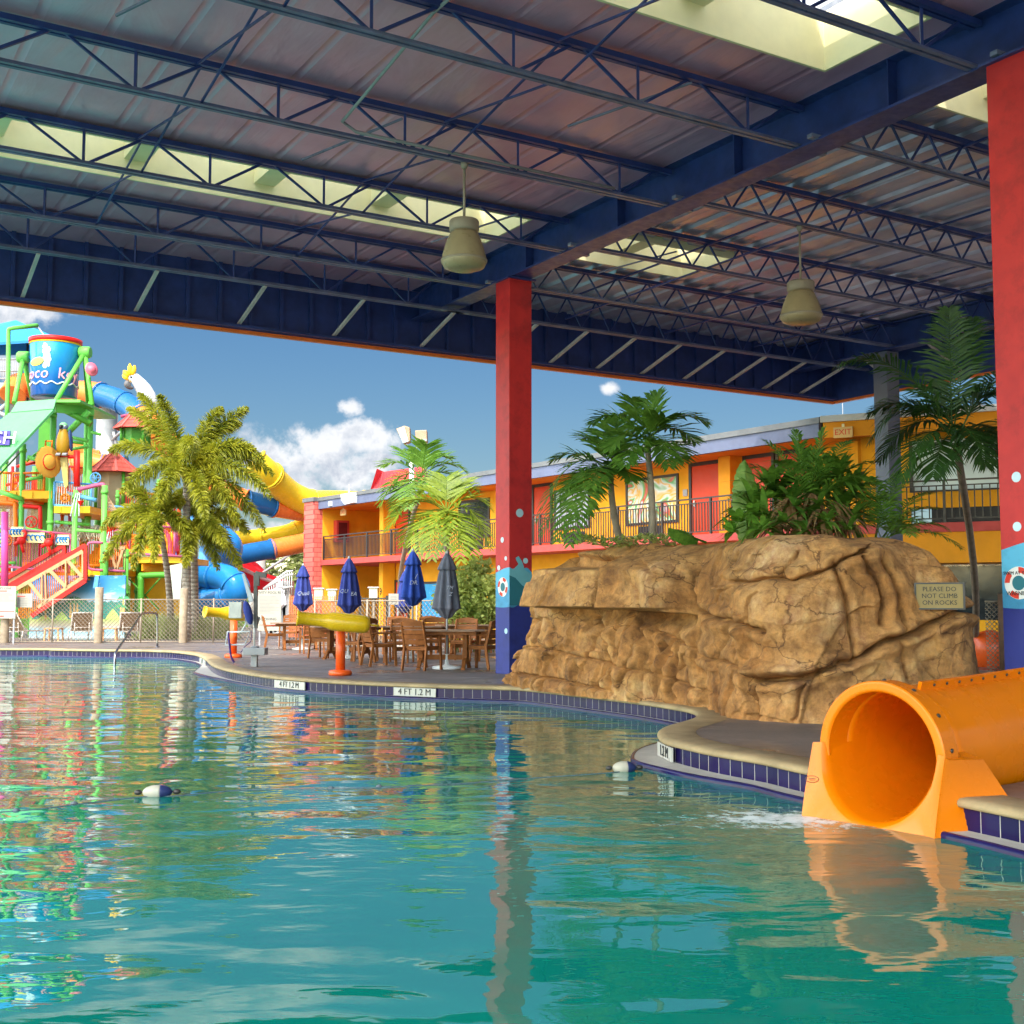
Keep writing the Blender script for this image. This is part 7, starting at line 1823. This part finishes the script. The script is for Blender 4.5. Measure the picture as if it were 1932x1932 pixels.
# ---------------------------------------------------------------- painted mural wall
YM = 45.3
mur = thing('mural_wall', 'blue mural wall painted with clouds, palms and a beach', 'wall', V((at(150, 1143, YM).x, YM, 0)))
def mural_mat():
    m, t, b, o = nt('mural_sky_paint')
    tc = t.nodes.new('ShaderNodeTexCoord'); sp = t.nodes.new('ShaderNodeSeparateXYZ'); t.links.new(tc.outputs['Object'], sp.inputs[0])
    mr = t.nodes.new('ShaderNodeMapRange'); mr.inputs[1].default_value = 0; mr.inputs[2].default_value = 2.3; t.links.new(sp.outputs[2], mr.inputs[0])
    c = ramp(t, mr.outputs[0], [(.0, (.34, .46, .48)), (.12, (.16, .36, .46)), (.2, (.38, .32, .22)), (.30, (.30, .36, .08)), (.40, (.06, .19, .07)), (.52, (.07, .20, .12)), (.56, (.36, .47, .54)), (.75, (.05, .27, .50)), (1, (.012, .19, .48))])
    mp = t.nodes.new('ShaderNodeMapping'); mp.inputs['Scale'].default_value = (.8, .8, 2.2); t.links.new(tc.outputs['Object'], mp.inputs[0])
    n = noi(t, 1.6, 6, .6, mp.outputs[0])
    gate_ = t.nodes.new('ShaderNodeMath'); gate_.operation = 'GREATER_THAN'; gate_.inputs[1].default_value = 1.22; t.links.new(sp.outputs[2], gate_.inputs[0])
    cl = ramp(t, n.outputs['Fac'], [(.54, (0, 0, 0)), (.66, (.9, .9, .9))])
    f = mix(t, 1, cl, gate_.outputs[0], 'MULTIPLY')
    c = mix(t, f, c, (.55, .57, .60)); t.links.new(c, b.inputs['Base Color']); b.inputs['Roughness'].default_value = .55; return m
a, b = at(58, 1086, YM), at(237, 1086, YM); mb = MB(); mb.box(((a.x + b.x) / 2, YM + .06, a.z / 2), (b.x - a.x, .12, a.z)); mb.build('panel', mural_mat(), mur)
mpal = paint('mural_trunk', (.62, .36, .10)); mgr = paint('mural_frond', (.05, .26, .10)); mlt = paint('mural_bush', (.42, .60, .12)); mdk = paint('mural_treeline', (.03, .17, .13))
def flat(pts, mat, name, d=.004): mb = MB(); mb.prism([at(x, y, YM - .001) for x, y in pts], (0, -d, 0)); return mb.build(name, mat, mur)
rnd = random.Random(83)
tl = [(60, 1168)] + [(60 + 6 * k, 1138 - 6 * rnd.random() - (5 if 18 > k > 14 else 0)) for k in range(30)] + [(236, 1168)]
flat(tl, mdk, 'painted_treeline', .003)
for (x, y, h) in ((140, 1166, 34), (133, 1166, 28), (146, 1166, 28), (233, 1164, 34), (86, 1168, 16), (228, 1166, 20)):
    flat([(x - 2.5, y), (x - 1.2, y - h), (x + 1.2, y - h), (x + 2.5, y)], mpal, 'painted_trunk', .006)
    for q in range(6):
        a_ = R(-10 + 40 * q); flat([(x, y - h), (x + 8 * math.cos(a_), y - h - 5 * math.sin(a_) - 3), (x + 14 * math.cos(a_), y - h - 6 * math.sin(a_) + 3), (x + 7 * math.cos(a_), y - h - 3 * math.sin(a_))], mgr, 'painted_frond', .007 + .0004 * q)
for (x, y, w, h) in ((116, 1170, 14, 17), (213, 1168, 14, 20), (84, 1168, 12, 8), (160, 1168, 14, 9)): flat([(x - w, y), (x - w * .6, y - h * .5), (x - w * .25, y - h * .8), (x, y - h), (x + w * .3, y - h * .75), (x + w * .6, y - h * .5), (x + w, y)], mlt, 'painted_bush', .005)
mb = MB(); mb.bar(at(184, 1086, YM - .4), at(180, 1110, YM - .4), .16, .10); one(mb, 'blue_chute', blu_r, 'short blue chute in front of the mural wall', 'chute')
# yellow wall, green arch behind the palms
mb = MB(); a, b = at(240, 1052, 48), at(345, 1052, 48); mb.box(((a.x + b.x) / 2, 48.6, a.z / 2), (b.x - a.x, .2, a.z - .3)); mb.build('yellow_wall', yel, tower)
T('green_arch', [(266, 1170), (266, 1094), (270, 1086), (344, 1084)], 46.2, .12, lime_d, None, 10, 3)
T('green_brace', [(243, 1092), (300, 1150)], 46.6, .03, lime_d); T('green_brace', [(303, 1090), (250, 1150)], 46.6, .03, lime_d)
T('magenta_slide_rail', [(318, 985), (330, 1000), (334, 1040)], 47, .09, pink, None, 8, 3); T('magenta_slide_rail', [(306, 1000), (318, 1012), (322, 1050)], 46.9, .09, pink, None, 8, 3)
mb = MB(); a, b = at(250, 1000, 48), at(340, 1000, 48)
for j in range(5): c = at(305 - 8 * j, 1010 + 8 * j, 48 - .3 * j); mb.box((c.x, c.y, c.z), (1.6, .32, .22))
mb.build('steps', yel, tower)
mb = MB(); a, b = at(325, 1060, 45.5), at(352, 1060, 45.5); mb.prism([at(318, 1068, 45.5), at(344, 1062, 45.5), at(340, 1130, 45.3), at(322, 1132, 45.3)], (0, .15, 0)); mb.build('pale_panel', pm('speckled_panel', (.52, .56, .46), .5, 0, .3, 3), tower)
# ---------------------------------------------------------------- tube slides
def flume(name, label, secs, r, group='enclosed tube slides behind the play tower', n=20):
    """secs: list of (material, [(x, y, Y), ...])"""
    c = at(*secs[0][1][0]); th = thing(name, label, 'water slide', V((c.x, c.y, c.z)), group)
    for m, pts in secs:
        P_ = catmull([at(*p) for p in pts], 7); mb = MB(); mb.tube(P_, r, n)
        for e, f in ((P_[0], P_[1]), (P_[-1], P_[-2])):
            d = (f - e).normalized(); mb.lathe(e, [(r * 1.0, -.02), (r * 1.12, -.02), (r * 1.12, .06), (r, .06)], n, d)
        L = len(P_)
        for q in range(10, L - 5, 9): d = (P_[q + 1] - P_[q]).normalized(); mb.lathe(P_[q], [(r, -.04), (r * 1.07, -.04), (r * 1.07, .04), (r, .04)], n, d)
        mb.build('flume_section', m, th)
    return th
flume('tube_slide', 'orange and blue tube slide passing behind the blue bucket', [(ora2, [(24, 745, 58), (34, 726, 58.5), (62, 728, 59)]), (ora2, [(62, 728, 59), (110, 742, 59), (160, 740, 58.5), (190, 745, 58)]), (blu, [(190, 745, 58), (222, 755, 57.5), (250, 770, 57), (268, 786, 56.5)]), (ora2, [(268, 786, 56.5), (284, 800, 56), (302, 830, 56.5), (318, 840, 57)])], .56)
flume('tube_slide', 'yellow tube slide sweeping down behind the hotel roof', [(yel2, [(480, 872, 57.8), (494, 884, 58), (510, 898, 58.5)]), (yel2, [(510, 898, 58.5), (545, 930, 60), (585, 950, 61)]), (yel2, [(585, 950, 61), (625, 949, 63), (690, 950, 66)])], .66, n=26)
flume('tube_slide', 'orange and blue tube slide crossing level behind the foxtail palms', [(blu, [(360, 905, 59), (394, 914, 59)]), (ora2, [(394, 914, 59), (430, 930, 59), (464, 944, 59)]), (blu, [(464, 944, 59), (490, 950, 59.5), (514, 956, 60)]), (ora2, [(514, 956, 60), (550, 962, 61), (610, 972, 63)])], .50)
flume('tube_slide', 'pale yellow tube slide running low to the brick pier', [(yel2, [(395, 1018, 61), (440, 1016, 61), (490, 1012, 61.5)]), (yel2, [(490, 1012, 61.5), (540, 1004, 62), (575, 988, 62.5), (610, 968, 64)])], .38)
flume('tube_slide', 'blue and orange tube slide ending behind the brick pier', [(blu, [(400, 1066, 57), (440, 1050, 57), (514, 1036, 58)]), (ora2, [(514, 1036, 58), (555, 1028, 58.5), (620, 1014, 60)])], .46)
flume('tube_slide', 'bright blue spiral tube slide beside the foxtail trunks', [(sky_b, [(368, 985, 54), (400, 1003, 53.5), (432, 1030, 53.5), (424, 1052, 55), (392, 1068, 55.5)]), (sky_b, [(330, 1066, 53), (360, 1078, 52.5), (405, 1086, 52)]), (sky_b, [(405, 1086, 52), (432, 1094, 51.6), (446, 1112, 51.4), (425, 1128, 51.8), (380, 1136, 52.4)])], .58, n=26)
flume('tube_slide', 'short orange tube slide low behind the green tower', [(ora2, [(140, 880, 57), (165, 872, 57), (196, 878, 57)]), (blu, [(196, 878, 57), (212, 878, 57), (236, 880, 57)]), (ora2, [(110, 845, 58), (140, 852, 58), (178, 868, 58.5)])], .48)
# blue slide column and braces
mb = MB(); a = at(387, 1030, 54); mb.tube([V((a.x, a.y, 0)), a], .26, 14); sc0 = one(mb, 'slide_column', blu_r, 'blue column carrying the spiral slide', 'column')
for (x, yt, Y, r, lb) in ((203, 768, 59, .50, 'thick grey concrete column under the blue slide left of the cockatoo'), (437, 1010, 62, .30, 'grey steel column behind the bright blue slide'), (493, 1010, 64, .24, 'thin grey steel column by the red chute'), (478, 1075, 66, .22, 'short grey column behind the blue and orange slide')):
    a = at(x, yt, Y); mb = MB(); mb.tube([V((a.x, a.y, 0)), a], r, 18); mb.lathe(a, [(r * 1.2, -.1), (r * 1.2, 0)], 18); one(mb, 'slide_column', concr, lb, 'column', 'columns under the slides')
for (p, q) in (((212, 830, 58), (250, 795, 57)), ((214, 808, 58), (258, 788, 57)), ((222, 850, 58), (214, 815, 58)), ((470, 1098, 60), (548, 1046, 60)), ((512, 970, 60.2), (572, 966, 61))):
    mb = MB(); mb.tube([at(*p), at(*q)], .07, 6); one(mb, 'slide_strut', greyp, {212: 'thin grey strut rising from the concrete column', 214: 'second grey strut level with the blue slide', 222: 'short upright strut on the concrete column', 470: 'long sloping grey strut above the red chute', 512: 'flat grey bracket under the orange slide'}[p[0]], 'strut')
# red open chute, white stair rail, entrance tower and tent
rc = thing('red_chute', 'open red water chute behind the rules board', 'water slide', at(440, 1085, 60))
mb = MB(); top = [at(437, 1066, 58), at(470, 1078, 58.5), at(500, 1092, 59), at(545, 1106, 60)]; tc_ = catmull(top, 5); vs = []
for p in tc_:
    for (o_y, o_z) in ((-.6, 0), (-.55, -.5), (-.2, -.95), (.3, -.95), (.6, -.4), (.65, .25)): vs.append(p + V((0, o_y, o_z)))
mb.add(vs, [(i * 6 + j, i * 6 + j + 1, i * 6 + 7 + j, i * 6 + 6 + j) for i in range(len(tc_) - 1) for j in range(5)], 0, True); mb.build('trough', paint('chute_red', (.72, .02, .03), rough=.2), rc)
mb = MB(); mb.tube([p + V((0, -.6, .02)) for p in tc_], .09, 8); mb.build('lip', paint('lip_pink', (.80, .45, .42)), rc)
mb = MB(); mb.tube(catmull([at(441, 1062, 60), at(455, 1058, 60.5), at(478, 1072, 61), at(492, 1086, 61)], 4), .32, 12); mb.build('upper_curve', paint('chute_red', (.72, .02, .03)), rc)
wr = thing('stair_rail', 'white stair with handrails behind the small white umbrella', 'stairs', at(500, 1113, 52))
mb = MB()
for dy in (0, 7, 30): mb.tube([at(497, 1111 + dy * .2, 52), at(541, 1078 + dy, 52), at(553, 1077 + dy, 52)], .045, 6)
for k in range(13): x = 500 + k * 4.2; mb.tube([at(x, max(1077, 1110 - (x - 499) * .77), 52), at(x, 1122, 52)], .022, 4)
mb.build('railing', whitep, wr)
mb = MB()
for k in range(6): c = at(505 + 8 * k, 1126 - 6 * k, 52.6); mb.box((c.x, 52.6, c.z / 2), (.3, 1.0, c.z))
mb.build('steps', greyp, wr)
ent = thing('slide_entry_tower', 'grey slide entry platform with a blue pyramid tent at the far left', 'tower', V((at(10, 1143, 60).x, 60, 0)))
mb = MB(); e0 = [at(-95, 652, 57), at(110, 638, 58.5), at(60, 628, 63), at(-100, 632, 63)]; ap = at(30, 604, 60); mb.add(e0 + [ap], [(0, 1, 4), (1, 2, 4), (2, 3, 4), (3, 0, 4)]); mb.prism([at(-95, 652, 57), at(110, 638, 58.5), at(110, 643, 58.5), at(-95, 657, 57)], (0, .06, 0)); mb.build('tent_roof', paint('tent_blue', (.03, .22, .52), rough=.7), ent)
mb = MB(); mb.prism([at(-60, 640, 62), at(55, 640, 62), at(55, 668, 62), at(-60, 668, 62)], (0, .3, 0)); mb.build('tent_side', paint('tent_blue_side', (.02, .16, .40), rough=.7), ent)
for (x, Y) in ((-60, 58), (52, 59.5), (88, 59)): T('tent_pole', [(x, 645), (x, 760)], Y, .06, dkmet, ent)
a, b = at(-60, 722, 58), at(38, 720, 58); mb = MB(); mb.box(((a.x + b.x) / 2, 60, a.z - .2), (b.x - a.x, 4, .4)); mb.build('platform', concr, ent)
mb = MB()
for y in (678, 700, 714): mb.tube([at(-60, y, 58), at(38, y, 58)], .04, 6)
for k in range(22): x = -58 + 4.4 * k; mb.tube([at(x, 678, 58), at(x, 716, 58)], .018, 4)
mb.build('railing', greyp, ent)
for (p, q) in (((-30, 800), (40, 738)), ((-40, 760), (42, 800)), ((-10, 850), (45, 770))): T('stair_stringer', [p, q], 58.5, .12, greyp, ent)
for x in (-20, 30): a = at(x, 728, 60); mb = MB(); mb.box((a.x, 60, a.z / 2), (.4, .4, a.z)); mb.build('column', greyp, ent)
# pale building far behind
mb = MB(); a, b = at(440, 1040, 95), at(580, 1040, 95); mb.box(((a.x + b.x) / 2, 97, a.z / 2), (b.x - a.x, 4, a.z)); fb = thing('far_building', 'pale low building far behind the slides', 'building', V(((a.x + b.x) / 2, 97, 0))); mb.build('wall', creamp, fb)
mb = MB(); mb.box(((a.x + b.x) / 2, 97, a.z + .1), (b.x - a.x + .6, 4.6, .25)); mb.build('roof', greyp, fb)
for k in range(5): mb = MB(); mb.box((a.x + (k + .5) * (b.x - a.x) / 5, 94.98, a.z * .6), (1.0, .06, .7)); mb.build('window', glassd, fb)
# clipped hedge line that closes the view under the slides
for i, (x0, x1, Y, h, lb) in enumerate(((-80, 120, 66, 2.6, 'dark hedge far behind the play tower at the left'), (120, 330, 67, 2.4, 'dark hedge far behind the mural wall'), (330, 560, 70, 2.2, 'dark hedge far behind the blue slides'))):
    rnd = random.Random(90 + i); mb = MB(); a, b = at(x0, 1143, Y).x, at(x1, 1143, Y).x
    for q in range(2200):
        p = V((rnd.uniform(a, b), Y + rnd.uniform(-.6, .6), rnd.uniform(0, h) * (1 + .15 * math.sin(q)))); d = V((rnd.uniform(-1, 1), rnd.uniform(-1, 1), rnd.uniform(-.5, 1))).normalized() * .24; s = d.cross(V((rnd.uniform(-1, 1), rnd.uniform(-1, 1), rnd.uniform(-1, 1)))).normalized() * .08
        mb.add([p, p + d * .5 + s, p + d, p + d * .5 - s], [(0, 1, 2, 3)])
    mb.box(((a + b) / 2, Y, h * .45), (b - a, .8, h * .9)); one(mb, 'hedge', lf_mid, lb, 'hedge')
